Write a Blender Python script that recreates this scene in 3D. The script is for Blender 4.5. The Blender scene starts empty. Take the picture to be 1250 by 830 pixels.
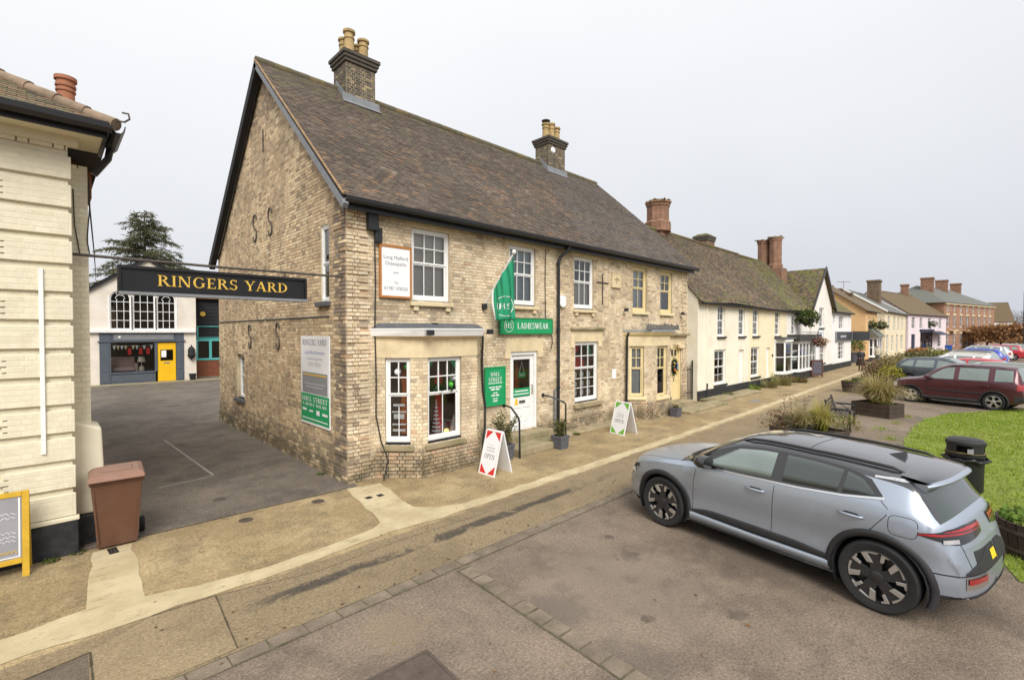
import bpy, bmesh, math, random
import numpy as np
from mathutils import Matrix, Vector
from mathutils.bvhtree import BVHTree

R = random.Random(11)
scene = bpy.context.scene
COL = scene.collection
rad = math.radians

# ------------------------------------------------------------------ camera
cam_d = bpy.data.cameras.new('camera')
cam = bpy.data.objects.new('camera', cam_d)
COL.objects.link(cam)
cam_d.sensor_width = 36.0
cam_d.lens = 582.0 / 1250.0 * 36.0
cam_d.clip_start = 0.05
cam_d.clip_end = 3000
cam.location = (0, 0, 3.0)
CAM_YAW, CAM_PITCH = 45.633, -1.034
cam.rotation_euler = (rad(90 + CAM_PITCH), 0, rad(CAM_YAW - 90))
scene.camera = cam

# ------------------------------------------------------------------ overcast sky, soft sun, exposure
SUN_EL, SUN_AZ = 44.0, 238.0      # azimuth counted from +X, counter-clockwise: where the light comes from
w = bpy.data.worlds.new('World')
scene.world = w
w.use_nodes = True
wt = w.node_tree
wt.nodes.clear()
wo = wt.nodes.new('ShaderNodeOutputWorld')
sky = wt.nodes.new('ShaderNodeTexSky')
sky.sky_type = 'NISHITA'
sky.sun_disc = False
sky.sun_elevation = rad(SUN_EL)
sky.sun_rotation = rad(90 - SUN_AZ)
sky.dust_density = 6
sky.air_density = 1.5
bg1 = wt.nodes.new('ShaderNodeBackground')
bg1.inputs['Strength'].default_value = 0.05
wt.links.new(sky.outputs[0], bg1.inputs[0])
tc = wt.nodes.new('ShaderNodeTexCoord')
sep = wt.nodes.new('ShaderNodeSeparateXYZ')
wt.links.new(tc.outputs['Generated'], sep.inputs[0])
nz = wt.nodes.new('ShaderNodeTexNoise')
nz.inputs['Scale'].default_value = 2.2
nz.inputs['Detail'].default_value = 3
wt.links.new(tc.outputs['Generated'], nz.inputs['Vector'])
ad = wt.nodes.new('ShaderNodeMath'); ad.operation = 'MULTIPLY_ADD'
ad.inputs[1].default_value = 0.22
wt.links.new(nz.outputs[0], ad.inputs[0])
lat = wt.nodes.new('ShaderNodeVectorMath'); lat.operation = 'DOT_PRODUCT'
lat.inputs[1].default_value = (-0.09, 0.09, 1.0)      # the overcast is a little brighter towards the yard side
wt.links.new(tc.outputs['Generated'], lat.inputs[0])
wt.links.new(lat.outputs['Value'], ad.inputs[2])
ramp = wt.nodes.new('ShaderNodeValToRGB')
ramp.color_ramp.elements[0].position = 0.03
ramp.color_ramp.elements[0].color = (0.58, 0.60, 0.655, 1)
ramp.color_ramp.elements[1].position = 0.95
ramp.color_ramp.elements[1].color = (1.0, 1.0, 1.0, 1)
e = ramp.color_ramp.elements.new(0.55); e.color = (0.82, 0.83, 0.85, 1)
wt.links.new(ad.outputs[0], ramp.inputs[0])
bg2 = wt.nodes.new('ShaderNodeBackground')
bg2.inputs['Strength'].default_value = 0.475
wt.links.new(ramp.outputs[0], bg2.inputs[0])
mx = wt.nodes.new('ShaderNodeMixShader')
mx.inputs[0].default_value = 0.94
wt.links.new(bg1.outputs[0], mx.inputs[1])
wt.links.new(bg2.outputs[0], mx.inputs[2])
wt.links.new(mx.outputs[0], wo.inputs[0])

sd = bpy.data.lights.new('sun', 'SUN')
sd.energy = 1.5
sd.angle = rad(32)
sd.color = (1.0, 0.965, 0.90)
so = bpy.data.objects.new('sun', sd)
COL.objects.link(so)
_d = Vector((math.cos(rad(SUN_EL)) * math.cos(rad(SUN_AZ)), math.cos(rad(SUN_EL)) * math.sin(rad(SUN_AZ)), math.sin(rad(SUN_EL))))
so.rotation_euler = _d.to_track_quat('Z', 'Y').to_euler()
so.location = (0, -20, 40)

vs = scene.view_settings
vs.view_transform = 'Standard'
vs.look = 'None'
vs.exposure = 1.30
vs.gamma = 1.0
vs.use_curve_mapping = False
scene.render.engine = 'CYCLES'
scene.cycles.use_denoising = True
scene.cycles.max_bounces = 6
scene.cycles.transparent_max_bounces = 12
scene.cycles.caustics_reflective = False
scene.cycles.caustics_refractive = False

# ------------------------------------------------------------------ materials
def srgb(r, g, b):
 f = lambda c: (c / 255 / 12.92) if c / 255 <= 0.04045 else ((c / 255 + 0.055) / 1.055) ** 2.4
 return (f(r), f(g), f(b))

class NT:
 def __init__(s, name):
  s.m = bpy.data.materials.new(name)
  s.m.use_nodes = True
  s.t = s.m.node_tree
  s.b = s.t.nodes['Principled BSDF']
 def n(s, typ, out=0, props=None, **kw):
  nd = s.t.nodes.new('ShaderNode' + typ)
  for k, v in (props or {}).items():
   setattr(nd, k, v)
  for k, v in kw.items():
   key = int(k[1:]) if k[0] == 'i' and k[1:].isdigit() else k.replace('_', ' ')
   s.set(nd.inputs[key], v)
  return nd.outputs[out]
 def set(s, sock, v):
  if isinstance(v, bpy.types.NodeSocket):
   s.t.links.new(v, sock)
  else:
   if isinstance(v, tuple) and len(v) == 3 and sock.type == 'RGBA':
    v = (*v, 1)
   sock.default_value = v
 def math(s, op, a, b=0.0, c=0.0):
  return s.n('Math', props={'operation': op}, i0=a, i1=b, i2=c)
 def mix(s, f, a, b, mode='MIX'):
  nd = s.t.nodes.new('ShaderNodeMix')
  nd.data_type = 'RGBA'
  nd.blend_type = mode
  s.set(nd.inputs[0], f); s.set(nd.inputs[6], a); s.set(nd.inputs[7], b)
  return nd.outputs[2]
 def pos(s):
  return s.n('NewGeometry', out=0)
 def noise(s, scale, detail=4.0, vec=None, rough=0.55, out=0, dist=0.0):
  return s.n('TexNoise', out=out, Vector=vec if vec is not None else s.pos(), Scale=scale, Detail=detail, Roughness=rough, Distortion=dist)
 def step(s, v, lo, hi):
  return s.n('MapRange', props={'interpolation_type': 'SMOOTHSTEP'}, i0=v, i1=lo, i2=hi)
 def scalecol(s, col, f):
  g = s.n('CombineColor', i0=f, i1=f, i2=f)
  return s.mix(1.0, col, g, 'MULTIPLY')
 def bump(s, h, strength=0.3, dist=0.01):
  s.set(s.b.inputs['Normal'], s.n('Bump', Strength=strength, Distance=dist, Height=h))

def M(name, col, rough=0.75, var=0.15, scale=5.0, fine=0.0, fscale=60.0, bump=0.0, bscale=50.0, metal=0.0, spec=0.35,
 dirt=None, damt=0.5, dscale=1.2, coat=0.0, attr=False, emit=0.0, coords='pos', algae=0.0, mottle=0.0):
 k = NT(name)
 if coords == 'pos':
  vec = k.pos()
 else:
  vec = k.n('TexCoord', out=3)
 c = k.n('Attribute', out=0, props={'attribute_name': 'Col'}) if attr else (*col, 1)
 if var:
  nn = k.noise(scale, 5, vec)
  f = k.n('MapRange', i0=nn, i1=0.25, i2=0.75, i3=1 - var, i4=1 + var)
  if fine:
   f2 = k.n('MapRange', i0=k.noise(fscale, 3, vec), i1=0.25, i2=0.75, i3=1 - fine, i4=1 + fine)
   f = k.math('MULTIPLY', f, f2)
  if mottle:
   f = k.math('MULTIPLY', f, k.n('MapRange', i0=k.noise(mottle, 5, vec, 0.65), i1=0.3, i2=0.7, i3=0.80, i4=1.20))
  if attr:
   c = k.scalecol(c, f)
  else:
   cc = k.n('RGB'); cc.node.outputs[0].default_value = c
   c = k.scalecol(cc, f)
 if algae:
  zz = k.n('SeparateXYZ', out=0, i0=vec).node.outputs[2]
  am = k.math('MULTIPLY', k.step(k.noise(2.6, 6, vec, 0.7), 0.34, 0.58), k.math('SUBTRACT', 1.0, k.step(zz, 0.12, 0.85)))
  c = k.mix(k.math('MULTIPLY', am, algae), c, (0.085, 0.078, 0.035, 1))
 if dirt is not None:
  dm = k.math('MULTIPLY', k.step(k.noise(dscale, 6, vec, 0.65), 0.42, 0.72), damt)
  c = k.mix(dm, c, (*dirt, 1))
 k.set(k.b.inputs['Base Color'], c)
 k.b.inputs['Roughness'].default_value = rough
 k.b.inputs['Metallic'].default_value = metal
 k.b.inputs['Specular IOR Level'].default_value = spec
 if coat:
  k.b.inputs['Coat Weight'].default_value = coat
  k.b.inputs['Coat Roughness'].default_value = 0.04
 if bump:
  k.bump(k.noise(bscale, 4, vec), bump, 0.01)
 if emit:
  k.set(k.b.inputs['Emission Color'], (*col, 1)); k.b.inputs['Emission Strength'].default_value = emit
 return k.m

def glass_mat(name, tint, refl=1.0, rough=0.02):
 k = NT(name)
 k.t.nodes.remove(k.b)
 fr = k.n('Fresnel', IOR=1.5)
 f = k.math('MULTIPLY_ADD', fr, 0.9 * refl, 0.03 * refl)
 tr = k.n('BsdfTransparent', Color=(*tint, 1))
 nrm = k.n('Bump', Strength=0.04, Distance=0.02, Height=k.noise(2.2, 2))
 gl = k.n('BsdfGlossy', Color=(1, 1, 1, 1), Roughness=rough, Normal=nrm)
 m = k.n('MixShader', i0=f, i1=tr, i2=gl)
 k.t.links.new(m, k.t.nodes['Material Output'].inputs[0])
 return k.m

MAT = {}
MAT['mortar'] = M('mortar', (0.50, 0.42, 0.29), 0.95, 0.25, 3, dirt=(0.22, 0.18, 0.12), damt=0.5, dscale=1.4, algae=0.75)
MAT['brick'] = M('buff brick', None, 0.9, 0.22, 18, fine=0.18, fscale=90, bump=0.35, bscale=70, attr=True, dirt=(0.20, 0.16, 0.10), damt=0.42, dscale=1.4, algae=0.75, mottle=0.9)
MAT['paintbrick'] = M('cream painted brick', None, 0.7, 0.07, 7, fine=0.05, fscale=60, bump=0.3, bscale=40, attr=True, dirt=(0.46, 0.40, 0.27), damt=0.3, dscale=4)
MAT['tile'] = M('clay roof tile', None, 0.92, 0.3, 22, fine=0.2, fscale=90, bump=0.3, bscale=50, attr=True, dirt=(0.085, 0.075, 0.055), damt=0.5, dscale=0.9, mottle=1.1)
MAT['stone'] = M('buff limestone', (0.68, 0.56, 0.36), 0.85, 0.13, 4, fine=0.08, bump=0.15, dirt=(0.40, 0.31, 0.18), damt=0.4, dscale=2.2)
MAT['stone_mossy'] = M('mossy step stone', (0.33, 0.27, 0.17), 0.95, 0.25, 6, fine=0.15, bump=0.3, dirt=(0.10, 0.11, 0.04), damt=0.75, dscale=3)
MAT['white'] = M('white gloss paint', (0.80, 0.80, 0.79), 0.45, 0.04, 5, dirt=(0.55, 0.53, 0.48), damt=0.25, dscale=3)
MAT['white_plain'] = M('white panel', (0.80, 0.80, 0.82), 0.5, 0.02, 3)
MAT['yellowpaint'] = M('pale yellow paint', (0.74, 0.61, 0.34), 0.5, 0.06, 5)
MAT['creampaint'] = M('cream paint', (0.74, 0.63, 0.38), 0.5, 0.06, 5)
MAT['black'] = M('black gloss paint', (0.016, 0.016, 0.019), 0.35, 0.2, 6, spec=0.5)
MAT['blackmatt'] = M('black matt', (0.02, 0.02, 0.022), 0.8, 0.25, 6)
MAT['blacktar'] = M('black tar plinth', (0.022, 0.023, 0.027), 0.6, 0.4, 5, bump=0.4, bscale=25, dirt=(0.07, 0.065, 0.06), damt=0.4, dscale=5)
MAT['lead'] = M('lead', (0.20, 0.21, 0.225), 0.6, 0.15, 5)
MAT['leaddark'] = M('weathered lead', (0.10, 0.105, 0.115), 0.6, 0.2, 5)
MAT['pot'] = M('buff chimney pot', (0.44, 0.31, 0.15), 0.9, 0.2, 8, dirt=(0.12, 0.12, 0.05), damt=0.6, dscale=5)
MAT['terracotta'] = M('terracotta', (0.36, 0.15, 0.085), 0.85, 0.15, 8)
MAT['darkbrick'] = M('sooty brick', None, 0.92, 0.2, 14, fine=0.15, bump=0.3, attr=True, dirt=(0.05, 0.045, 0.035), damt=0.5, dscale=2)
MAT['moss'] = M('moss cap', (0.13, 0.115, 0.035), 1.0, 0.35, 12, bump=0.7, bscale=30, dirt=(0.12, 0.10, 0.08), damt=0.8, dscale=6)
MAT['green'] = M('green sign', (0.012, 0.30, 0.105), 0.45, 0.04, 4)
MAT['greendark'] = M('dark green edge', (0.01, 0.19, 0.07), 0.5, 0.05, 4)
MAT['flag'] = M('green flag cloth', (0.025, 0.30, 0.155), 0.85, 0.08, 6)
MAT['signblack'] = M('black sign', (0.013, 0.013, 0.014), 0.4, 0.2, 3)
MAT['gold'] = M('gold letter paint', (0.66, 0.43, 0.075), 0.45, 0.06, 10)
MAT['print'] = M('grey print', (0.17, 0.17, 0.19), 0.6, 0, 1)
MAT['printlight'] = M('pale grey print', (0.45, 0.45, 0.48), 0.6, 0, 1)
MAT['printblue'] = M('blue print', (0.25, 0.31, 0.55), 0.6, 0, 1)
MAT['printgrey'] = M('grey panel', (0.25, 0.25, 0.26), 0.6, 0.05, 1)
MAT['oak'] = M('orange oak frame', (0.43, 0.17, 0.045), 0.6, 0.15, 8)
MAT['red'] = M('red print', (0.62, 0.035, 0.03), 0.5, 0.05, 4)
MAT['grass_print'] = M('lime green print', (0.15, 0.42, 0.045), 0.5, 0.05, 4)
MAT['iron'] = M('rusty iron', (0.085, 0.072, 0.062), 0.75, 0.25, 12)
MAT['plastic_black'] = M('black plastic', (0.022, 0.022, 0.024), 0.5, 0.15, 6)
MAT['cable'] = M('cable', (0.03, 0.028, 0.026), 0.7, 0.1, 5)
MAT['room'] = M('dim room', (0.06, 0.052, 0.045), 0.9, 0.4, 1.5)
MAT['curtain'] = M('net curtain', (0.52, 0.54, 0.56), 0.95, 0.12, 6)
MAT['blind'] = M('drawn blind', (0.58, 0.51, 0.42), 0.9, 0.08, 3)
MAT['bluecurtain'] = M('pale teal curtain', (0.30, 0.40, 0.42), 0.95, 0.15, 6)
MAT['glass'] = glass_mat('window glass', (0.88, 0.91, 0.91), 1.5)
MAT['glassdark'] = glass_mat('shop glass', (0.82, 0.84, 0.84), 0.8)

# ------------------------------------------------------------------ mesh builder
class Fr:
 """A wall frame: origin, horizontal axis u, up axis v, outward normal d."""
 def __init__(s, o, u, v=(0, 0, 1)):
  s.o = Vector(o); s.u = Vector(u).normalized(); s.v = Vector(v).normalized()
  s.n = s.u.cross(s.v).normalized()
 def p(s, u, v, d=0.0):
  return s.o + s.u * u + s.v * v + s.n * d

def root_shift(p):
 v = Vector((0, 0, 0))
 while p is not None:
  v += p.location
  p = p.parent
 return v

class MB:
 def __init__(s):
  s.V = []; s.F = []; s.I = []; s.C = []
 def add(s, vs, fs, mi=0, col=None):
  b = len(s.V)
  s.V.extend(tuple(v) for v in vs)
  for f in fs:
   s.F.append(tuple(i + b for i in f)); s.I.append(mi); s.C.append(col)
 HX = [(3, 2, 1, 0), (4, 5, 6, 7), (0, 1, 5, 4), (1, 2, 6, 5), (2, 3, 7, 6), (3, 0, 4, 7)]
 def hexa(s, p, mi=0, col=None):
  s.add(p, s.HX, mi, col)
 def box(s, lo, hi, mi=0, col=None):
  (x0, y0, z0), (x1, y1, z1) = lo, hi
  s.hexa([(x0, y0, z0), (x1, y0, z0), (x1, y1, z0), (x0, y1, z0), (x0, y0, z1), (x1, y0, z1), (x1, y1, z1), (x0, y1, z1)], mi, col)
 def fbox(s, fr, u0, u1, v0, v1, d0, d1, mi=0, col=None):
  s.hexa([fr.p(u0, v0, d0), fr.p(u1, v0, d0), fr.p(u1, v1, d0), fr.p(u0, v1, d0), fr.p(u0, v0, d1), fr.p(u1, v0, d1), fr.p(u1, v1, d1), fr.p(u0, v1, d1)], mi, col)
 def quad(s, a, b, c, d, mi=0, col=None):
  s.add([a, b, c, d], [(0, 1, 2, 3)], mi, col)
 def prism(s, pts, vec, mi=0, col=None):
  n = len(pts); v = Vector(vec)
  P = [Vector(p) for p in pts]
  s.add(P + [p + v for p in P], [tuple(range(n))[::-1], tuple(range(n, 2 * n))] + [(i, (i + 1) % n, n + (i + 1) % n, n + i) for i in range(n)], mi, col)
 def poly(s, pts, mi=0, col=None):
  s.add(pts, [tuple(range(len(pts)))], mi, col)
 def tube(s, pts, r, n=8, mi=0, col=None, closed=False):
  P = [Vector(p) for p in pts]
  rs = r if isinstance(r, (list, tuple)) else [r] * len(P)
  V = []; up = None
  for i, p in enumerate(P):
   t = (P[min(i + 1, len(P) - 1)] - P[max(i - 1, 0)]).normalized()
   if up is None:
    up = Vector((0, 0, 1)) if abs(t.z) < 0.9 else Vector((1, 0, 0))
   a = t.cross(up)
   if a.length < 1e-4:
    a = t.cross(Vector((0.3, 1, 0.2)))
   a.normalize(); b = a.cross(t).normalized(); up = b
   for k in range(n):
    an = 2 * math.pi * k / n
    V.append(p + a * (math.cos(an) * rs[i]) + b * (math.sin(an) * rs[i]))
  F = []
  for i in range(len(P) - 1):
   for k in range(n):
    F.append((i * n + k, i * n + (k + 1) % n, (i + 1) * n + (k + 1) % n, (i + 1) * n + k))
  F.append(tuple(range(n))[::-1]); F.append(tuple((len(P) - 1) * n + k for k in range(n)))
  s.add(V, F, mi, col)
 def lathe(s, prof, c=(0, 0, 0), n=16, mi=0, col=None, axis='z', sx=1.0, sy=1.0, cap=True):
  V = []; m = len(prof)
  for r, z in prof:
   for k in range(n):
    a = 2 * math.pi * k / n
    x, y = r * math.cos(a) * sx, r * math.sin(a) * sy
    q = (x, y, z) if axis == 'z' else ((x, z, y) if axis == 'y' else (z, x, y))
    V.append((q[0] + c[0], q[1] + c[1], q[2] + c[2]))
  F = [(i * n + k, i * n + (k + 1) % n, (i + 1) * n + (k + 1) % n, (i + 1) * n + k) for i in range(m - 1) for k in range(n)]
  if cap and prof[0][0] > 1e-5: F.append(tuple(range(n))[::-1])
  if cap and prof[-1][0] > 1e-5: F.append(tuple((m - 1) * n + k for k in range(n)))
  s.add(V, F, mi, col)
 def grid(s, rows, mi=0, col=None, close=False):
  n = len(rows[0]); V = [p for r in rows for p in r]
  F = [(i * n + j, i * n + j + 1, (i + 1) * n + j + 1, (i + 1) * n + j) for i in range(len(rows) - 1) for j in range(n - 1)]
  if close:
   F += [(i * n + n - 1, i * n, (i + 1) * n, (i + 1) * n + n - 1) for i in range(len(rows) - 1)]
  s.add(V, F, mi, col)
 def mesh(s, name, shift=None, recalc=True):
  me = bpy.data.meshes.new(name)
  V = s.V if shift is None else [(v[0] - shift[0], v[1] - shift[1], v[2] - shift[2]) for v in s.V]
  me.from_pydata(V, [], s.F)
  if any(s.I):
   me.polygons.foreach_set('material_index', s.I)
  if s.C and s.C[0] is not None:
   at = me.attributes.new('Col', 'FLOAT_COLOR', 'FACE')
   at.data.foreach_set('color', np.array([(c[0], c[1], c[2], 1.0) for c in s.C], dtype=np.float32).ravel())
  if recalc and len(s.F) < 15000:
   bm = bmesh.new(); bm.from_mesh(me)
   bmesh.ops.recalc_face_normals(bm, faces=bm.faces)
   bm.to_mesh(me); bm.free()
  return me
 def build(s, name, mat, parent=None, smooth=False, bevel=0.0, kind=None, local=False, label=None, recalc=True, loc=None):
  sh = None
  if not local and parent is not None:
   sh = root_shift(parent)
  if loc is not None:
   sh = Vector(loc) if sh is None else sh + Vector(loc)
  me = s.mesh(name, sh, recalc)
  for m in (mat if isinstance(mat, (list, tuple)) else [mat]):
   me.materials.append(MAT[m] if isinstance(m, str) else m)
  o = bpy.data.objects.new(name, me)
  COL.objects.link(o)
  if parent is not None: o.parent = parent
  if loc is not None: o.location = loc
  if smooth:
   me.polygons.foreach_set('use_smooth', [True] * len(me.polygons))
   if smooth != 'all':
    me.set_sharp_from_angle(angle=rad(38))
  if bevel:
   b = o.modifiers.new('bevel', 'BEVEL'); b.width = bevel; b.segments = 2; b.limit_method = 'ANGLE'
  if kind: o['kind'] = kind
  if label: o['label'] = label
  return o

def tag(o, label=None, cat=None, group=None, kind=None):
 if label: o['label'] = label
 if cat: o['category'] = cat
 if group: o['group'] = group
 if kind: o['kind'] = kind
 return o

def thing(name, label, cat, loc=(0, 0, 0), rz=0.0, group=None):
 o = bpy.data.objects.new(name, None)
 o.empty_display_size = 0.2
 COL.objects.link(o)
 o.location = loc
 o.rotation_euler = (0, 0, rz)
 return tag(o, label, cat, group)

# ------------------------------------------------------------------ bricks and tiles
def lay_bricks(W, H, ops=(), inside=None, ch=0.075, st=0.215, hd=0.1025, u0=0.0, v0=0.0):
 out = []
 r = 0
 v = v0
 while v + 0.03 < v0 + H:
  a, b = v + 0.005, min(v + ch - 0.005, v0 + H)
  u = u0 - (0.06 if r % 2 == 0 else 0.22)
  k = r % 2
  while u < u0 + W:
   ln = st if k % 2 == 0 else hd
   s0, s1 = max(u, u0), min(u + ln, u0 + W)
   full = s0 == u and s1 == u + ln
   segs = [(s0, s1, full)] if s1 - s0 > 0.02 else []
   vm = (a + b) / 2
   for (p0, p1, q0, q1) in ops:
    if q0 < vm < q1:
     ns = []
     for (x0, x1, fl) in segs:
      if x1 <= p0 or x0 >= p1: ns.append((x0, x1, fl)); continue
      if p0 - x0 > 0.02: ns.append((x0, p0, False))
      if x1 - p1 > 0.02: ns.append((p1, x1, False))
     segs = ns
   for (x0, x1, fl) in segs:
    if inside is None or (inside(x0, b) and inside(x1, b)):
     out.append((x0, x1, a, b, k % 2 if fl else 2))
   u += ln + 0.01
   k += 1
  v += ch
  r += 1
 return out

def brick_geo(mb, fr, x0, x1, a, b, d, col, off=None):
 i = 0.0035
 o = fr.p(*off) if off else None
 P = [fr.p(x0, a, -0.02), fr.p(x1, a, -0.02), fr.p(x1, b, -0.02), fr.p(x0, b, -0.02),
  fr.p(x0 + i, a + i, d), fr.p(x1 - i, a + i, d), fr.p(x1 - i, b - i, d), fr.p(x0 + i, b - i, d)]
 if o is not None: P = [p - o for p in P]
 mb.add(P, [(4, 5, 6, 7), (0, 1, 5, 4), (1, 2, 6, 5), (2, 3, 7, 6), (3, 0, 4, 7)], 0, col)

def brickwork(walls, budget, mat='brick', name='brick', massname='brickwork'):
 """walls: list of (parent part, frame, rects, colour function -> palette index, palette, proud function). The bricks nearest the
 camera become objects that share meshes, all others one mass per wall."""
 allb = []
 for wi, (par, fr, rects, cf, pal, pf) in enumerate(walls):
  for q in rects:
   c = fr.p((q[0] + q[1]) / 2, (q[2] + q[3]) / 2)
   allb.append(((c - Vector((0, 0, 3))).length if q[4] != 2 else 1e9, wi, q))
 order = sorted(range(len(allb)), key=lambda i: allb[i][0])
 single = set(order[:budget])
 mass = {}
 cache = {}
 for i, (dist, wi, q) in enumerate(allb):
  par, fr, rects, cf, pal, pf = walls[wi]
  um, vm = (q[0] + q[1]) / 2, (q[2] + q[3]) / 2
  ci = cf(um, vm)
  soft = mat == 'paintbrick'
  d = (0.0046 if soft else 0.004 + R.random() * 0.005) + (pf(um, vm) if pf else 0)
  if i in single and dist < 1e8:
   key = (wi, q[4], ci, pf is not None and pf(um, vm) > 0.004)
   if key not in cache:
    mb = MB()
    l2 = (q[1] - q[0]) / 2; h2 = (q[3] - q[2]) / 2
    g = Fr((0, 0, 0), fr.u, fr.v)
    brick_geo(mb, g, -l2, l2, -h2, h2, (0.0046 if soft else 0.006) + (pf(um, vm) if pf else 0), pal[ci])
    me = mb.mesh(name, None, False)
    me.materials.append(MAT[mat])
    cache[key] = me
   o = bpy.data.objects.new(name, cache[key])
   COL.objects.link(o)
   o.parent = par
   o.location = fr.p(um, vm, (R.random() - 0.5) * (0.0008 if soft else 0.004)) - root_shift(par)
  else:
   mb = mass.setdefault(wi, MB())
   brick_geo(mb, fr, q[0], q[1], q[2], q[3], d, pal[ci])
 for wi, mb in mass.items():
  mb.build(massname, mat, walls[wi][0], kind='stuff', recalc=False)

def wall_with_holes(mb, fr, W, H, ops, d=0.0, u0=0.0, v0=0.0):
 us = sorted({u0, u0 + W, *[x for o in ops for x in o[:2]]})
 vv = sorted({v0, v0 + H, *[x for o in ops for x in o[2:4]]})
 us = [u for u in us if u0 <= u <= u0 + W]; vv = [v for v in vv if v0 <= v <= v0 + H]
 for i in range(len(us) - 1):
  for j in range(len(vv) - 1):
   cu, cv = (us[i] + us[i + 1]) / 2, (vv[j] + vv[j + 1]) / 2
   if any(o[0] < cu < o[1] and o[2] < cv < o[3] for o in ops): continue
   mb.quad(fr.p(us[i], vv[j], d), fr.p(us[i + 1], vv[j], d), fr.p(us[i + 1], vv[j + 1], d), fr.p(us[i], vv[j + 1], d))

def reveals(mb, fr, ops, depth=0.14, d=0.0):
 for (a, b, c, e) in [o[:4] for o in ops]:
  mb.quad(fr.p(a, c, d), fr.p(a, e, d), fr.p(a, e, d - depth), fr.p(a, c, d - depth))
  mb.quad(fr.p(b, c, d), fr.p(b, e, d), fr.p(b, e, d - depth), fr.p(b, c, d - depth))
  mb.quad(fr.p(a, e, d), fr.p(b, e, d), fr.p(b, e, d - depth), fr.p(a, e, d - depth))
  mb.quad(fr.p(a, c, d), fr.p(b, c, d), fr.p(b, c, d - depth), fr.p(a, c, d - depth))

def vnoise(x, y, s=0):
 def h(i, j):
  n = (i * 374761393 + j * 668265263 + s * 2147483647) & 0xffffffff
  n = ((n ^ (n >> 13)) * 1274126177) & 0xffffffff
  return ((n ^ (n >> 16)) & 0xffff) / 65535.0
 i, j = math.floor(x), math.floor(y); fx, fy = x - i, y - j
 fx = fx * fx * (3 - 2 * fx); fy = fy * fy * (3 - 2 * fy)
 return (h(i, j) * (1 - fx) + h(i + 1, j) * fx) * (1 - fy) + (h(i, j + 1) * (1 - fx) + h(i + 1, j + 1) * fx) * fy

def roof_tiles(par, fr, W, S, colf, pal, budget=0, sag=None, tw=0.17, gauge=0.105, inside=None, mat='tile'):
 """Overlapping plain tiles on a slope: fr.u along the eave, fr.v up the slope, fr.n out of it."""
 items = []
 nr = int(S / gauge)
 for r in range(nr):
  v0 = r * gauge
  off = 0 if r % 2 else tw / 2
  n = int((W + off) / tw) + 1
  for k in range(n):
   a = max(0.0, k * tw - off) ; b = min(W, (k + 1) * tw - off)
   if b - a < 0.03: continue
   um = (a + b) / 2
   if inside and not inside(um, v0 + gauge / 2): continue
   items.append((a, b, v0, abs(b - a - tw) < 1e-6))
 ln = gauge * 1.45
 def geo(mb, f, a, b, v0, dz, tilt, sk, col):
  g = 0.003
  t = 0.013
  P = [f.p(a + g, v0 - sk, dz + 0.008), f.p(b - g, v0 + sk, dz + 0.008 + tilt), f.p(b - g, v0 + ln, dz + 0.002), f.p(a + g, v0 + ln, dz + 0.002),
   f.p(a + g, v0 - sk, dz + 0.008 + t + 0.008), f.p(b - g, v0 + sk, dz + 0.008 + t + 0.008 + tilt), f.p(b - g, v0 + ln, dz + 0.002 + t), f.p(a + g, v0 + ln, dz + 0.002 + t)]
  mb.add(P, [(4, 5, 6, 7), (0, 1, 5, 4), (1, 2, 6, 5), (3, 0, 4, 7)], 0, col)
 items.sort(key=lambda q: (fr.p(q[0], q[2]) - Vector((0, 0, 3))).length)
 mass = MB(); cache = {}; used = 0
 for (a, b, v0, full) in items:
  um = (a + b) / 2
  ci = colf(um, v0)
  dz = sag(um, v0) if sag else 0
  if full and used < budget:
   key = (ci, used % 3)
   if key not in cache:
    mb = MB(); g = Fr((0, 0, 0), fr.u, fr.v)
    geo(mb, g, -tw / 2, tw / 2, 0, 0, (used % 3 - 1) * 0.003, (used % 3 - 1) * 0.003, pal[ci])
    me = mb.mesh('roof_tile', None, False); me.materials.append(MAT[mat]); cache[key] = me
   o = bpy.data.objects.new('roof_tile', cache[key]); COL.objects.link(o)
   o.parent = par; o.location = fr.p(um, v0, dz + (R.random() - 0.5) * 0.003) - root_shift(par)
   used += 1
  else:
   geo(mass, fr, a, b, v0, dz + (R.random() - 0.5) * 0.004, (R.random() - 0.5) * 0.008, (R.random() - 0.5) * 0.008, pal[ci])
 mass.build('tile_field', mat, par, kind='stuff', recalc=False)

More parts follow.
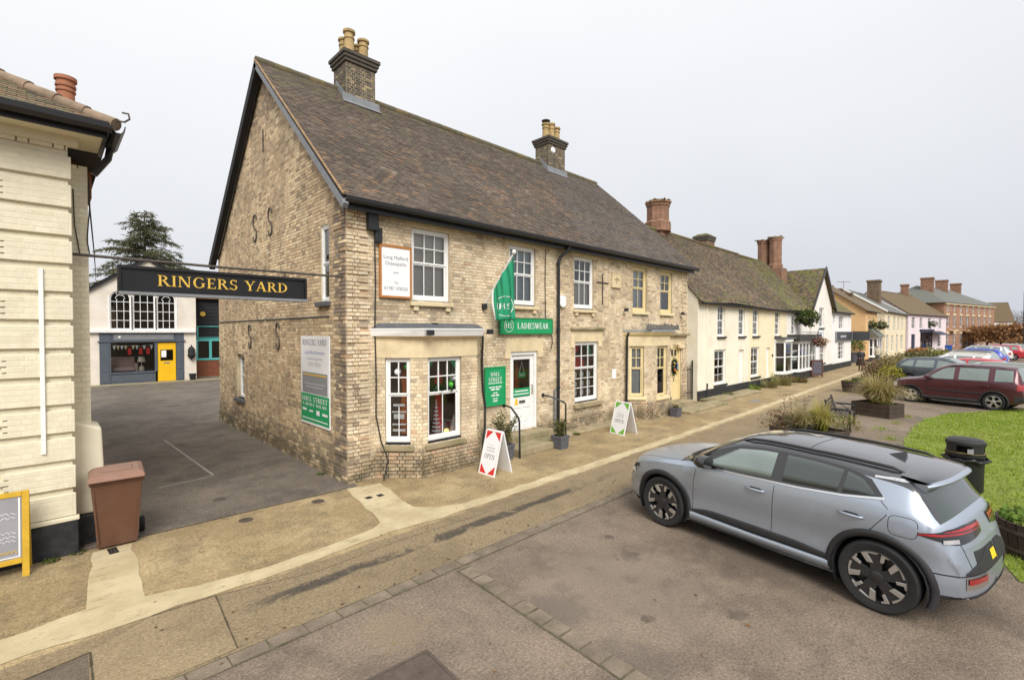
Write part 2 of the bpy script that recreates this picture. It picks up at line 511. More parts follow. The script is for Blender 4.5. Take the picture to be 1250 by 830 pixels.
# ------------------------------------------------------------------ windows
def sash(par, fr, u0, u1, v0, v1, rec=0.09, cols=3, ru=2, rl=1, mat='white', fw=0.065, bar=0.022, mid=0.5, glass='glass', inner='room',
  curtain=None, name='window', lcols=None, deep=0.6):
 """A box sash in an opening: frame mesh (part) with the sashes, each pane and what hangs behind as sub-parts."""
 d0, d1 = -rec - 0.06, -rec
 f = MB()
 f.fbox(fr, u0, u0 + fw, v0, v1, d0, d1); f.fbox(fr, u1 - fw, u1, v0, v1, d0, d1)
 f.fbox(fr, u0 + fw, u1 - fw, v1 - fw, v1, d0, d1); f.fbox(fr, u0 + fw, u1 - fw, v0, v0 + fw * 1.3, d0, d1)
 win = f.build(name, mat, par)
 vm = v0 + (v1 - v0) * mid
 for (c, r, a, b, dd, nm) in ((cols, ru, vm, v1 - fw, -0.012, 'upper_sash'), (lcols or cols, rl, v0 + fw * 1.3, vm, -0.032, 'lower_sash')):
  e0, e1 = u0 + fw, u1 - fw
  s_ = MB(); w_ = 0.035
  s_.fbox(fr, e0, e0 + w_, a, b, d0 + 0.005, d1 + dd); s_.fbox(fr, e1 - w_, e1, a, b, d0 + 0.005, d1 + dd)
  s_.fbox(fr, e0 + w_, e1 - w_, a, a + w_, d0 + 0.005, d1 + dd); s_.fbox(fr, e0 + w_, e1 - w_, b - w_, b, d0 + 0.005, d1 + dd)
  iu0, iu1, iv0, iv1 = e0 + w_, e1 - w_, a + w_, b - w_
  for k in range(1, c):
   x = iu0 + (iu1 - iu0) * k / c
   s_.fbox(fr, x - bar / 2, x + bar / 2, iv0, iv1, d0 + 0.007, d1 + dd - 0.003)
  for k in range(1, r):
   y = iv0 + (iv1 - iv0) * k / r
   s_.fbox(fr, iu0, iu1, y - bar / 2, y + bar / 2, d0 + 0.009, d1 + dd - 0.005)
  s_.build(nm, mat, win)
  for i in range(c):
   for j in range(r):
    g = MB()
    x0 = iu0 + (iu1 - iu0) * i / c; x1 = iu0 + (iu1 - iu0) * (i + 1) / c
    y0 = iv0 + (iv1 - iv0) * j / r; y1 = iv0 + (iv1 - iv0) * (j + 1) / r
    t = R.uniform(-0.004, 0.004)
    g.quad(fr.p(x0, y0, d0 + 0.02), fr.p(x1, y0, d0 + 0.02 + t), fr.p(x1, y1, d0 + 0.02 + t), fr.p(x0, y1, d0 + 0.02))
    g.build('pane', glass, win, recalc=False)
 if inner:
  g = MB()
  b0 = d0 - deep
  g.quad(fr.p(u0, v0, b0), fr.p(u1, v0, b0), fr.p(u1, v1, b0), fr.p(u0, v1, b0))
  for (p, q) in (((u0, v0), (u0, v1)), ((u1, v0), (u1, v1)), ((u0, v0), (u1, v0)), ((u0, v1), (u1, v1))):
   g.quad(fr.p(*p, d0), fr.p(*q, d0), fr.p(*q, b0), fr.p(*p, b0))
  g.build('room_recess', inner, win, recalc=False)
 if curtain:
  cm, cu0, cu1, cv0, cv1 = curtain
  g = MB()
  n = 28
  rows = []
  for v in (v0 + (v1 - v0) * cv0, v0 + (v1 - v0) * cv1):
   rows.append([fr.p(u0 + (u1 - u0) * (cu0 + (cu1 - cu0) * k / n), v, d0 - 0.07 + (0.018 * math.sin(k * 1.7) if 'blind' not in cm else 0)) for k in range(n + 1)])
  g.grid(rows)
  g.build('curtain' if 'blind' not in cm else 'blind', cm, win, smooth=True, recalc=False)
 return win

# ------------------------------------------------------------------ lettering
def ell(cx, cy, rx, ry, a0, a1, T, t, n=14):
 out = []
 for i in range(n):
  q = []
  for a in (a0 + (a1 - a0) * i / n, a0 + (a1 - a0) * (i + 1) / n):
   c, s_ = math.cos(rad(a)), math.sin(rad(a))
   q.append(((cx + rx * c, cy + ry * s_), (cx + (rx - T) * c, cy + (ry - t) * s_)))
  out.append([q[0][0], q[1][0], q[1][1], q[0][1]])
 return out
def rc(x0, y0, x1, y1): return [[(x0, y0), (x1, y0), (x1, y1), (x0, y1)]]
def dg(x0, y0, x1, y1, w_): return [[(x0, y0), (x0 + w_, y0), (x1 + w_, y1), (x1, y1)]]
SF = 0.05
def stem(x, T=0.15, y0=0.0, y1=1.0, lo=True, hi=True):
 o = rc(x, y0, x + T, y1)
 if lo: o += rc(x - 0.08, y0, x + T + 0.08, y0 + SF)
 if hi: o += rc(x - 0.08, y1 - SF, x + T + 0.08, y1)
 return o
T_ = 0.15
GL = {
 'I': (0.36, stem(0.1)),
 'H': (0.95, stem(0.1) + stem(0.68) + rc(0.25, 0.48, 0.68, 0.54)),
 'E': (0.72, stem(0.1) + rc(0.25, 0.94, 0.62, 1) + rc(0.25, 0.48, 0.5, 0.54) + rc(0.25, 0, 0.66, 0.06) + rc(0.57, 0.8, 0.62, 0.94) + rc(0.61, 0.06, 0.66, 0.22) + rc(0.46, 0.42, 0.5, 0.6)),
 'L': (0.7, stem(0.1) + rc(0.25, 0, 0.64, 0.06) + rc(0.59, 0.06, 0.64, 0.24)),
 'T': (0.78, stem(0.31, hi=False) + rc(0.04, 0.94, 0.73, 1) + rc(0.04, 0.78, 0.09, 0.94) + rc(0.68, 0.78, 0.73, 0.94)),
 'D': (0.9, stem(0.1) + ell(0.25, 0.5, 0.57, 0.5, -90, 90, 0.16, 0.06)),
 'P': (0.74, stem(0.1) + ell(0.25, 0.73, 0.4, 0.27, -90, 90, 0.15, 0.06)),
 'R': (0.86, stem(0.1) + ell(0.25, 0.74, 0.4, 0.26, -90, 90, 0.15, 0.06) + dg(0.66, 0, 0.33, 0.5, 0.17) + rc(0.62, 0, 0.9, SF)),
 'O': (0.95, ell(0.46, 0.5, 0.42, 0.52, 0, 360, 0.16, 0.06, 28)),
 'G': (0.95, ell(0.46, 0.5, 0.42, 0.52, 48, 335, 0.16, 0.06, 24) + rc(0.68, 0.1, 0.82, 0.45) + rc(0.6, 0.42, 0.9, 0.47) + rc(0.7, 0.76, 0.75, 0.95)),
 'S': (0.66, ell(0.32, 0.74, 0.26, 0.27, 30, 250, 0.12, 0.07, 16) + ell(0.33, 0.26, 0.28, 0.28, -150, 70, 0.12, 0.07, 16) + dg(0.36, 0.46, 0.2, 0.54, 0.1) + rc(0.52, 0.76, 0.56, 0.98) + rc(0.05, 0.02, 0.09, 0.24)),
 'N': (0.98, rc(0.12, 0, 0.19, 1) + rc(0.76, 0, 0.83, 1) + dg(0.68, 0, 0.1, 1, 0.17) + rc(0.03, 0, 0.28, SF) + rc(0.66, 0.95, 0.92, 1) + rc(0.02, 0.95, 0.2, 1)),
 'A': (0.9, dg(0.08, 0, 0.4, 1, 0.07) + dg(0.66, 0, 0.36, 1, 0.17) + rc(0.22, 0.3, 0.66, 0.36) + rc(0, 0, 0.24, SF) + rc(0.58, 0, 0.92, SF)),
 'Y': (0.86, rc(0.37, 0, 0.52, 0.46) + dg(0.36, 0.44, 0.06, 1, 0.17) + dg(0.45, 0.44, 0.72, 1, 0.07) + rc(0.28, 0, 0.6, SF) + rc(-0.02, 0.95, 0.3, 1) + rc(0.62, 0.95, 0.88, 1)),
 'W': (1.2, dg(0.3, 0, 0.04, 1, 0.16) + dg(0.34, 0, 0.58, 1, 0.06) + dg(0.76, 0, 0.5, 1, 0.16) + dg(0.82, 0, 1.08, 1, 0.06) + rc(-0.04, 0.95, 0.28, 1) + rc(0.98, 0.95, 1.22, 1)),
 ' ': (0.42, []),
}
def serif(mb, fr, text, u, v, h, d=0.002, w=None, center=False, space=0.06, thick=0.003):
 tot = sum(GL[c][0] + space for c in text) * h
 k = 1.0 if w is None else w / tot
 if center: u -= tot * k / 2
 n = 0
 for ch in text:
  adv, polys = GL[ch]
  for p in polys:
   n += 1
   dd = d + (n % 7) * 0.00025
   P = [(u + x * h * k, v + y * h) for x, y in p]
   A = [fr.p(a, b, dd) for a, b in P]; B = [fr.p(a, b, dd + thick) for a, b in P]
   mb.add(A + B, [(4, 5, 6, 7), (0, 1, 5, 4), (1, 2, 6, 5), (2, 3, 7, 6), (3, 0, 4, 7)])
  u += (adv + space) * h * k
 return u

def sans(name, fr, text, u, v, h, mat, par, d=0.003, align='CENTER', local=False):
 """Plain lettering from Blender's built-in font, turned into a mesh on the sign."""
 cu = bpy.data.curves.new(name, 'FONT')
 cu.body = text; cu.size = h * 1.38; cu.align_x = align; cu.resolution_u = 2
 to = bpy.data.objects.new(name, cu)
 COL.objects.link(to)
 dg_ = bpy.context.evaluated_depsgraph_get()
 me = bpy.data.meshes.new_from_object(to.evaluated_get(dg_))
 bpy.data.objects.remove(to); bpy.data.curves.remove(cu)
 sh = Vector((0, 0, 0)) if local else root_shift(par)
 for vtx in me.vertices:
  vtx.co = fr.p(u + vtx.co.x, v + vtx.co.y, d) - sh
 me.materials.clear(); me.materials.append(MAT[mat])
 o = bpy.data.objects.new(name, me); COL.objects.link(o); o.parent = par
 return o

# ------------------------------------------------------------------ foliage
def tuft(mb, c, n, h, spread, cols, width=0.012, droop=0.5, seg=3, rnd=R, r0=0.05, tips=None):
 for _ in range(n):
  a = rnd.uniform(0, 2 * math.pi); rr = r0 * math.sqrt(rnd.random())
  p = Vector((c[0] + math.cos(a + 1) * rr, c[1] + math.sin(a + 1) * rr, c[2]))
  hh = h * rnd.uniform(0.45, 1.12); sr = rnd.random() ** 0.8; sp = spread * (0.1 + 0.9 * sr) * rnd.uniform(0.7, 1.1); w_ = width * rnd.uniform(0.6, 1.2)
  side = Vector((-math.sin(a), math.cos(a), 0)) * w_
  col = rnd.choice(cols)
  V = []
  for k in range(seg + 1):
   t = k / seg
   q = p + Vector((math.cos(a) * sp * t ** 1.5, math.sin(a) * sp * t ** 1.5, hh * (t - droop * sr * t ** 2.6 * 0.95)))
   ww = 1 - 0.85 * t
   V += [q - side * ww, q + side * ww]
  tp = rnd.choice(tips) if tips else col
  b0 = len(mb.V); mb.V.extend(tuple(v) for v in V)
  for k in range(seg):
   f_ = k / max(1, seg - 1); mb.F.append((b0 + 2 * k, b0 + 2 * k + 1, b0 + 2 * k + 3, b0 + 2 * k + 2)); mb.I.append(0); mb.C.append(tuple(col[i] * (1 - f_) + tp[i] * f_ for i in range(3)))

def leaves(mb, pts, size, cols, rnd=R, aspect=1.7):
 for p in pts:
  n = Vector((rnd.gauss(0, 1), rnd.gauss(0, 1), rnd.gauss(0, 1) + 0.5)).normalized()
  a = n.orthogonal().normalized(); a.rotate(Matrix.Rotation(rnd.uniform(0, 6.28), 3, n)); b = n.cross(a)
  s_ = size * rnd.uniform(0.6, 1.3)
  p = Vector(p)
  mb.add([p - a * s_ * 0.5 * aspect, p - b * s_ * 0.5 + n * s_ * 0.1, p + a * s_ * 0.5 * aspect, p + b * s_ * 0.5 + n * s_ * 0.1], [(0, 1, 2, 3)], 0, rnd.choice(cols))

def leaf_mat(name, rough=0.7):
 k = NT(name)
 c = k.n('Attribute', out=0, props={'attribute_name': 'Col'})
 k.set(k.b.inputs['Base Color'], c)
 k.b.inputs['Roughness'].default_value = rough
 k.b.inputs['Specular IOR Level'].default_value = 0.25
 tr = k.n('BsdfTranslucent', Color=c)
 m = k.n('MixShader', i0=0.3, i1=k.b.outputs[0], i2=tr)
 k.t.links.new(m, k.t.nodes['Material Output'].inputs[0])
 return k.m
MAT['leaf'] = leaf_mat('leaf')
GRASSY = [(0.10, 0.15, 0.025), (0.13, 0.18, 0.03), (0.08, 0.12, 0.02), (0.17, 0.18, 0.05)]
STRAW = [(0.36, 0.27, 0.09), (0.42, 0.32, 0.12), (0.26, 0.24, 0.06), (0.22, 0.24, 0.05), (0.46, 0.36, 0.17), (0.32, 0.30, 0.08)]
# ================================================================== SETTING
def asphalt_mat(name, base, dark, light, speck=0.35, blotches=(), moss=0.0):
 k = NT(name)
 p = k.pos()
 big = k.step(k.noise(0.55, 5, p, 0.6), 0.38, 0.66)
 mid = k.step(k.noise(1.7, 7, p, 0.75), 0.38, 0.66)
 c = k.mix(big, (*dark, 1), (*base, 1))
 c = k.mix(k.math('MULTIPLY', mid, 0.55), c, (*light, 1))
 f = k.n('MapRange', i0=k.noise(120, 2, p, 0.8), i1=0.3, i2=0.7, i3=1 - speck, i4=1 + speck)
 c = k.scalecol(c, f)
 c = k.scalecol(c, k.n('MapRange', i0=k.noise(34, 3, p, 0.75), i1=0.3, i2=0.7, i3=1 - speck * 1.15, i4=1 + speck * 1.15))
 vo = k.n('TexVoronoi', out=0, Vector=p, Scale=55.0)
 c = k.mix(k.math('MULTIPLY', k.math('SUBTRACT', 1.0, k.step(vo, 0.05, 0.22)), k.step(k.noise(31, 1, p), 0.5, 0.62)), c, (*[min(1, x * 2.1) for x in light], 1))
 for (x, y, r, col, amt) in blotches:
  q = k.n('VectorMath', out=1, props={'operation': 'DISTANCE'}, i0=k.n('VectorMath', props={'operation': 'ADD'}, i0=p, i1=k.n('VectorMath', props={'operation': 'SCALE'}, i0=k.noise(1.6 / r, 6, p, out=1, rough=0.7), Scale=r * 2.4)), i1=(x + r * 1.2, y + r * 1.2, r * 1.2))
  c = k.mix(k.math('MULTIPLY', k.math('SUBTRACT', 1.0, k.step(q, r * 0.35, r * 1.05)), amt), c, (*col, 1))
 c = k.mix(k.math('MULTIPLY', k.step(k.noise(0.8, 7, p, 0.72), 0.52, 0.66), 0.5), c, (*[x * 0.72 for x in dark], 1))
 if moss:
  c = k.mix(k.math('MULTIPLY', k.step(k.noise(1.1, 6, p, 0.7), 0.55, 0.75), moss), c, (0.085, 0.08, 0.03, 1))
 k.set(k.b.inputs['Base Color'], c)
 k.b.inputs['Specular IOR Level'].default_value = 0.3
 rg = k.n('MapRange', i0=k.noise(1.4, 4, p), i1=0.3, i2=0.7, i3=0.62, i4=0.92)
 k.set(k.b.inputs['Roughness'], rg)
 k.bump(k.math('ADD', k.noise(95, 3, p), k.math('MULTIPLY', vo, 0.8)), 0.55, 0.012)
 return k.m

MAT['asphalt'] = asphalt_mat('worn brown asphalt', (0.205, 0.160, 0.120), (0.135, 0.106, 0.082), (0.262, 0.206, 0.155), blotches=[
 (5.53, 3.42, 0.20, (0.05, 0.042, 0.036), 0.8), (5.03, 3.08, 0.13, (0.05, 0.042, 0.036), 0.75), (5.85, 3.95, 0.09, (0.055, 0.045, 0.04), 0.6),
 (4.46, 2.54, 0.09, (0.035, 0.028, 0.022), 0.95), (4.30, 3.55, 0.16, (0.06, 0.05, 0.045), 0.6), (5.2, 1.9, 0.16, (0.07, 0.055, 0.045), 0.6),
 (4.9, 3.6, 0.07, (0.06, 0.05, 0.045), 0.7), (7.0, 2.1, 1.5, (0.075, 0.06, 0.048), 0.6), (4.7, 3.3, 1.4, (0.225, 0.18, 0.14), 0.55),  # includes broad darker patches below the parked car and around its tail
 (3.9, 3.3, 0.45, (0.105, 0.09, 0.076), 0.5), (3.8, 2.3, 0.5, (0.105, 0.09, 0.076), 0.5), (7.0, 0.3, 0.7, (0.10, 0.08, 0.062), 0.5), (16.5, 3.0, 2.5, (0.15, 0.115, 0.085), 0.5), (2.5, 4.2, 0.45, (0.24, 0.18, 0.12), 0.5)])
MAT['yard'] = asphalt_mat('grey yard asphalt', (0.152, 0.127, 0.104), (0.10, 0.085, 0.071), (0.20, 0.165, 0.13), 0.35, moss=0.25)
def pave_mat():
 k = NT('buff resin pavement')
 p = k.pos()
 s_ = k.n('SeparateXYZ', i0=p); X = s_; Y = s_.node.outputs[1]
 big = k.step(k.noise(0.75, 5, p, 0.65), 0.36, 0.68)
 c = k.mix(big, (0.275, 0.202, 0.108, 1), (0.40, 0.308, 0.172, 1))
 c = k.mix(k.math('MULTIPLY', k.step(k.noise(1.9, 7, p, 0.75), 0.44, 0.70), 0.75), c, (0.185, 0.145, 0.082, 1))
 # the outer strip beside the kerb is greyer
 outer = k.math('SUBTRACT', 1.0, k.step(k.math('ADD', Y, k.math('MULTIPLY', k.noise(3, 3, p), 0.16)), 6.22, 6.28))
 c = k.mix(k.math('MULTIPLY', outer, 0.75), c, (0.20, 0.153, 0.098, 1))
 c = k.mix(k.math('MULTIPLY', k.step(k.noise(0.9, 6, p, 0.7), 0.50, 0.66), 0.45), c, (0.15, 0.118, 0.07, 1))
 # black remains of a tarred trench
 wob = k.math('MULTIPLY_ADD', k.noise(1.5, 4, p), 0.26, -0.13)
 dy = k.math('ABSOLUTE', k.math('SUBTRACT', k.math('ADD', Y, wob), 5.64))
 band = k.math('SUBTRACT', 1.0, k.step(dy, 0.055, 0.125))
 brk = k.step(k.noise(1.15, 6, p, 0.75), 0.40, 0.50)
 xr = k.math('MULTIPLY', k.step(X, 1.3, 2.0), k.math('SUBTRACT', 1.0, k.step(X, 6.6, 9.4)))
 tar = k.math('MULTIPLY', k.math('MULTIPLY', band, brk), xr)
 c = k.mix(k.math('MULTIPLY', tar, 0.88), c, (0.055, 0.047, 0.040, 1))
 # thin cracks
 cr = k.n('TexVoronoi', out=0, props={'feature': 'DISTANCE_TO_EDGE'}, Vector=k.n('VectorMath', props={'operation': 'ADD'}, i0=p, i1=k.n('VectorMath', props={'operation': 'SCALE'}, i0=k.noise(2.0, 4, p, out=1), Scale=0.9)), Scale=0.42)
 c = k.mix(k.math('MULTIPLY', k.math('SUBTRACT', 1.0, k.step(cr, 0.001, 0.005)), 0.45), c, (0.09, 0.07, 0.04, 1))
 f = k.n('MapRange', i0=k.noise(130, 2, p, 0.8), i1=0.3, i2=0.7, i3=0.72, i4=1.28)
 c = k.scalecol(c, f)
 c = k.scalecol(c, k.n('MapRange', i0=k.noise(26, 4, p, 0.8), i1=0.3, i2=0.7, i3=0.62, i4=1.38))
 k.set(k.b.inputs['Base Color'], c)
 k.b.inputs['Roughness'].default_value = 0.85
 k.b.inputs['Specular IOR Level'].default_value = 0.3
 k.bump(k.noise(100, 3, p), 0.5, 0.012)
 return k.m
MAT['pave'] = pave_mat()
def channel_mat():
 k = NT('worn cream concrete channel')
 p = k.pos()
 c = k.mix(k.step(k.noise(1.6, 5, p), 0.3, 0.7), (0.40, 0.325, 0.19, 1), (0.53, 0.445, 0.285, 1))
 st = k.n('Mapping', Vector=p, Scale=(1.3, 3.2, 1))
 c = k.mix(k.math('MULTIPLY', k.step(k.noise(2.6, 7, st, 0.8), 0.54, 0.66), 0.6), c, (0.16, 0.12, 0.07, 1))
 f = k.n('MapRange', i0=k.noise(110, 2, p, 0.8), i1=0.3, i2=0.7, i3=0.8, i4=1.2)
 k.set(k.b.inputs['Base Color'], k.scalecol(c, f))
 k.b.inputs['Roughness'].default_value = 0.88
 k.bump(k.noise(90, 3, p), 0.35, 0.01)
 return k.m
MAT['channel'] = channel_mat()
MAT['sett'] = M('granite sett', (0.185, 0.148, 0.112), 0.88, 0.4, 2.5, fine=0.3, fscale=110, bump=0.5, bscale=60, dirt=(0.07, 0.065, 0.03), damt=0.4, dscale=4)
MAT['joint'] = M('mossy joint', (0.10, 0.088, 0.052), 1.0, 0.5, 9, bump=0.5)
MAT['castiron'] = M('brown cast iron', (0.09, 0.068, 0.056), 0.6, 0.3, 7, fine=0.2, bump=0.4, bscale=45, dirt=(0.10, 0.08, 0.06), damt=0.5, dscale=4)
MAT['patch_light'] = asphalt_mat('light patch', (0.275, 0.21, 0.125), (0.225, 0.172, 0.104), (0.315, 0.245, 0.152), 0.25)
MAT['patch_grey'] = asphalt_mat('grey patch', (0.135, 0.108, 0.08), (0.10, 0.082, 0.065), (0.17, 0.135, 0.10), 0.25)
MAT['lawn_soil'] = M('lawn soil', (0.16, 0.20, 0.035), 1.0, 0.4, 3)
MAT['chalk'] = M('faded white line', (0.30, 0.28, 0.25), 0.9, 0.35, 14)

def sheet(name, pts, z, mat, kind='structure', label=None):
 mb = MB(); mb.poly([(x, y, z) for x, y in pts])
 o = mb.build(name, mat, kind=kind)
 if label: o['label'] = label
 return o
sheet('ground', [(-400, -400), (900, -400), (900, 900), (-400, 900)], 0.0, 'asphalt', label='worn brown-grey asphalt of the parking bays and road')
sheet('pavement', [(-8, 4.95), (20, 4.95), (36, 5.1), (60, 5.6), (85, 5.2), (110, 3.6), (112, 5.6), (90, 9.2), (60, 9.4), (-8, 9.4)], 0.004, 'pave', label='buff coloured pavement running along the shop fronts')
sheet('yard_road', [(0.2, 8.72), (4.3, 8.66), (4.3, 20), (9.5, 20), (9.5, 36.2), (-4, 36.2), (-4, 20), (0.2, 20)], 0.008, 'yard', label='dark grey asphalt of the yard between the two buildings')

def jag(pts, step=0.22, amp=0.03, seed=3):
 r_ = random.Random(seed); out = []
 for i in range(len(pts)):
  a, b = Vector((*pts[i], 0)), Vector((*pts[(i + 1) % len(pts)], 0))
  n = max(1, int((b - a).length / step)); d = (b - a); nn = Vector((-d.y, d.x, 0)).normalized()
  for k in range(n):
   q = a + d * (k / n) + nn * r_.uniform(-amp, amp)
   out.append((q.x, q.y))
 return out
sheet('pavement_channel', jag([(-8, 6.18), (0.25, 6.24), (2, 6.2), (3.4, 6.3), (5, 6.22), (9, 6.2), (14, 6.25), (20, 6.35), (30, 6.6), (48, 7.0), (48, 7.25), (30, 6.9), (20, 6.62), (14, 6.5),
 (9, 6.47), (5.2, 6.5), (4.75, 6.66), (4.45, 6.95), (4.68, 8.5), (4.05, 8.66), (3.72, 6.72), (3.3, 6.56), (2, 6.48), (1.2, 6.56), (0.78, 6.72), (0.83, 8.5), (0.42, 8.55), (0.27, 6.86), (-0.4, 6.72), (-8, 6.5)]), 0.009, 'channel', label='worn cream concrete drainage channel with two side branches')
sheet('pavement_patch', [(0.76, 6.2), (1.34, 6.18), (1.26, 5.0), (0.72, 4.99), (0.25, 5.3), (0.26, 5.9)], 0.008, 'patch_light', label='lighter tan repaired patch of the pavement')
sheet('pavement_patch', [(-2, 5.5), (0.24, 5.88), (0.22, 5.0), (-2, 5.0)], 0.008, 'patch_grey', label='dark grey repaired patch at the pavement edge')

def strip(name, pts, w_, z, mat, label):
 m = MB()
 for a, b in zip(pts, pts[1:]):
  a, b = Vector((*a, z)), Vector((*b, z)); n = max(1, int((b - a).length / 0.12)); d = (b - a) / n; q = Vector((-d.y, d.x, 0)).normalized()
  for i in range(n):
   h0, h1 = w_ * R.uniform(0.3, 0.7), w_ * R.uniform(0.3, 0.7); m.quad(a + d * i - q * h0, a + d * (i + 1) - q * h1, a + d * (i + 1) + q * h1, a + d * i + q * h0)
 tag(m.build(name, mat, recalc=False), label, kind='structure')
MAT['crack'] = M('dirt filled joint', (0.07, 0.055, 0.035), 1.0, 0.4, 9)
strip('pavement_joint', [(0.76, 6.2), (1.34, 6.18), (1.26, 5.0)], 0.014, 0.0102, 'crack', 'dark joint round the lighter pavement patch')
strip('pavement_joint', [(0.25, 5.0), (0.26, 5.9), (-2, 5.5)], 0.016, 0.0102, 'crack', 'dark joint round the grey pavement patch')
strip('pavement_joint', [(1.34, 6.18), (2.4, 5.92), (3.6, 5.98), (5.2, 5.9)], 0.008, 0.0062, 'crack', 'thin irregular crack along the outer pavement strip')
strip('pavement_joint', [(0.3, 8.72), (1.6, 8.70), (2.9, 8.69), (4.2, 8.66)], 0.02, 0.0102, 'crack', 'dark joint between pavement and yard asphalt')
# parking bay line in the yard (a faded chalk-white L)
mbl = MB()
for (a, b) in (((2.3, 16.1), (2.46, 11.4)), ((2.43, 11.35), (1.5, 11.2))):
 a, b = Vector((*a, 0.0125)), Vector((*b, 0.0125)); d = (b - a).normalized(); n = Vector((-d.y, d.x, 0)) * 0.025
 mbl.quad(a - n, b - n, b + n, a + n)
tag(mbl.build('painted_line', 'chalk', recalc=False), 'faded white painted bay line on the yard asphalt', kind='structure')

# setts: a kerb row along the pavement and a row dividing the bays, each stone its own piece
mbj = MB()
mbj.quad((-8, 4.735, 0.0045), (24, 4.79, 0.0045), (24, 4.985, 0.0045), (-8, 4.95, 0.0045))
kerb = tag(mbj.build('kerb', 'joint', recalc=False), 'mossy joints under the flush row of setts along the pavement', kind='structure')
mbj = MB()
mbj.quad((3.40, 0.6, 0.0055), (3.60, 0.6, 0.0055), (3.86, 4.72, 0.0055), (3.64, 4.72, 0.0055))
divider = tag(mbj.build('kerb_strip', 'joint', recalc=False), 'row of setts dividing the parking bays', kind='structure')
SETTS = []
for i in range(6):
 mb = MB(); l2, w2 = 0.5, 0.5; j = [R.uniform(-0.03, 0.03) for _ in range(8)]
 top = [(-0.47 + j[0], -0.46 + j[1], 0.012), (0.47 + j[2], -0.46 + j[3], 0.014), (0.47 + j[4], 0.46 + j[5], 0.013), (-0.47 + j[6], 0.46 + j[7], 0.011)]
 bot = [(x * 1.05, y * 1.05, 0.0) for x, y, z in top]
 mb.add(bot + top, [(4, 5, 6, 7), (0, 1, 5, 4), (1, 2, 6, 5), (2, 3, 7, 6), (3, 0, 4, 7)])
 me = mb.mesh('sett', None, False); me.materials.append(MAT['sett']); SETTS.append(me)
def sett(x, y, l, w_, par, rz=0.0):
 o = bpy.data.objects.new('sett', R.choice(SETTS)); COL.objects.link(o); o.parent = par
 o.location = (x, y, 0.0); o.scale = (l, w_, 1.0); o.rotation_euler = (0, 0, rz + R.uniform(-0.02, 0.02))
x = -3.0
while x < 18:
 l = R.uniform(0.26, 0.36)
 if not (3.55 < x + l / 2 < 3.85) or True:
  sett(x + l / 2, 4.845 + 0.0019 * (x + 3) + R.uniform(-0.006, 0.006), l - 0.010, 0.175, kerb)
 x += l
y = 4.68
while y > 1.0:
 l = R.uniform(0.21, 0.27)
 xc = 3.50 + (y - 0.6) / 4.12 * 0.25 + 0.0
 sett(xc, y - l / 2, 0.195, l - 0.012, divider, -0.06)
 y -= l

# iron covers in the ground
def cover_round(x, y, r, label, z):
 mb = MB()
 mb.lathe([(0.0, z + 0.004), (r * 0.9, z + 0.004), (r * 0.9, z + 0.001), (r * 0.95, z + 0.001), (r * 0.95, z + 0.005), (r * 1.06, z + 0.005), (r * 1.08, z)], (x, y, 0), 24)
 for i in range(-2, 3):
  for j in range(-2, 3):
   if i * i + j * j <= 5: mb.box((x + i * r * 0.3 - 0.012, y + j * r * 0.3 - 0.012, z + 0.004), (x + i * r * 0.3 + 0.012, y + j * r * 0.3 + 0.012, z + 0.007))
 o = mb.build('manhole_cover', 'castiron', loc=(x, y, 0)); tag(o, label, 'manhole cover', 'small round iron covers at the yard entrance')
cover_round(2.24, 8.34, 0.10, 'small round iron cover in the pavement nearest the brown bin', 0.004)
cover_round(3.40, 8.37, 0.10, 'small round iron cover in the pavement near the brick corner', 0.004)
cover_round(2.18, 9.68, 0.10, 'small round iron cover in the dark yard asphalt', 0.008)
def cover_square(cx, cy, sx, sy, rz, label, name='manhole_cover', mat='castiron', z=0.004, group=None, cat='manhole cover'):
 t = thing(name, label, cat, (cx, cy, 0), rz, group)
 mb = MB(); b = 0.03
 mb.box((-sx, -sy, z - 0.003), (sx, -sy + b, z + 0.006)); mb.box((-sx, sy - b, z - 0.003), (sx, sy, z + 0.006))
 mb.box((-sx, -sy + b, z - 0.003), (-sx + b, sy - b, z + 0.006)); mb.box((sx - b, -sy + b, z - 0.003), (sx, sy - b, z + 0.006))
 mb.build('frame', mat, t, local=True)
 mb = MB(); mb.box((-sx + b + 0.004, -sy + b + 0.004, z - 0.003), (sx - b - 0.004, sy - b - 0.004, z + 0.004))
 n = 5
 for i in range(n):
  for j in range(n):
   u = -sx + 2 * sx * (i + 0.8) / (n + 0.6); v = -sy + 2 * sy * (j + 0.8) / (n + 0.6)
   if sx > 0.15: mb.box((u - 0.02, v - 0.008, z + 0.004), (u + 0.02, v + 0.008, z + 0.0065))
 mb.build('lid', mat, t, local=True)
 return t
cover_square(2.22, 3.40, 0.30, 0.36, rad(-3), 'large brown iron chamber cover set in the parking asphalt', z=0.0)
cover_square(4.12, 7.9, 0.055, 0.055, rad(6), 'small black square drain grate nearer the yard on the cream channel', 'drain_cover', 'black', 0.009, 'small square drain covers by the brick corner', 'drain cover')
cover_square(4.33, 7.87, 0.055, 0.055, rad(6), 'small black square drain grate nearer the bay window on the cream channel', 'drain_cover', 'black', 0.009, 'small square drain covers by the brick corner', 'drain cover')
cover_square(0.62, 8.42, 0.05, 0.11, rad(4), 'small black drain grate at the foot of the brown wheelie bin', 'drain_cover', 'black', 0.009, None, 'drain cover')
cover_square(21.9, 7.35, 0.28, 0.18, 0, 'grey iron cover in the pavement before the cream cottage', 'manhole_cover', 'lead', 0.004)

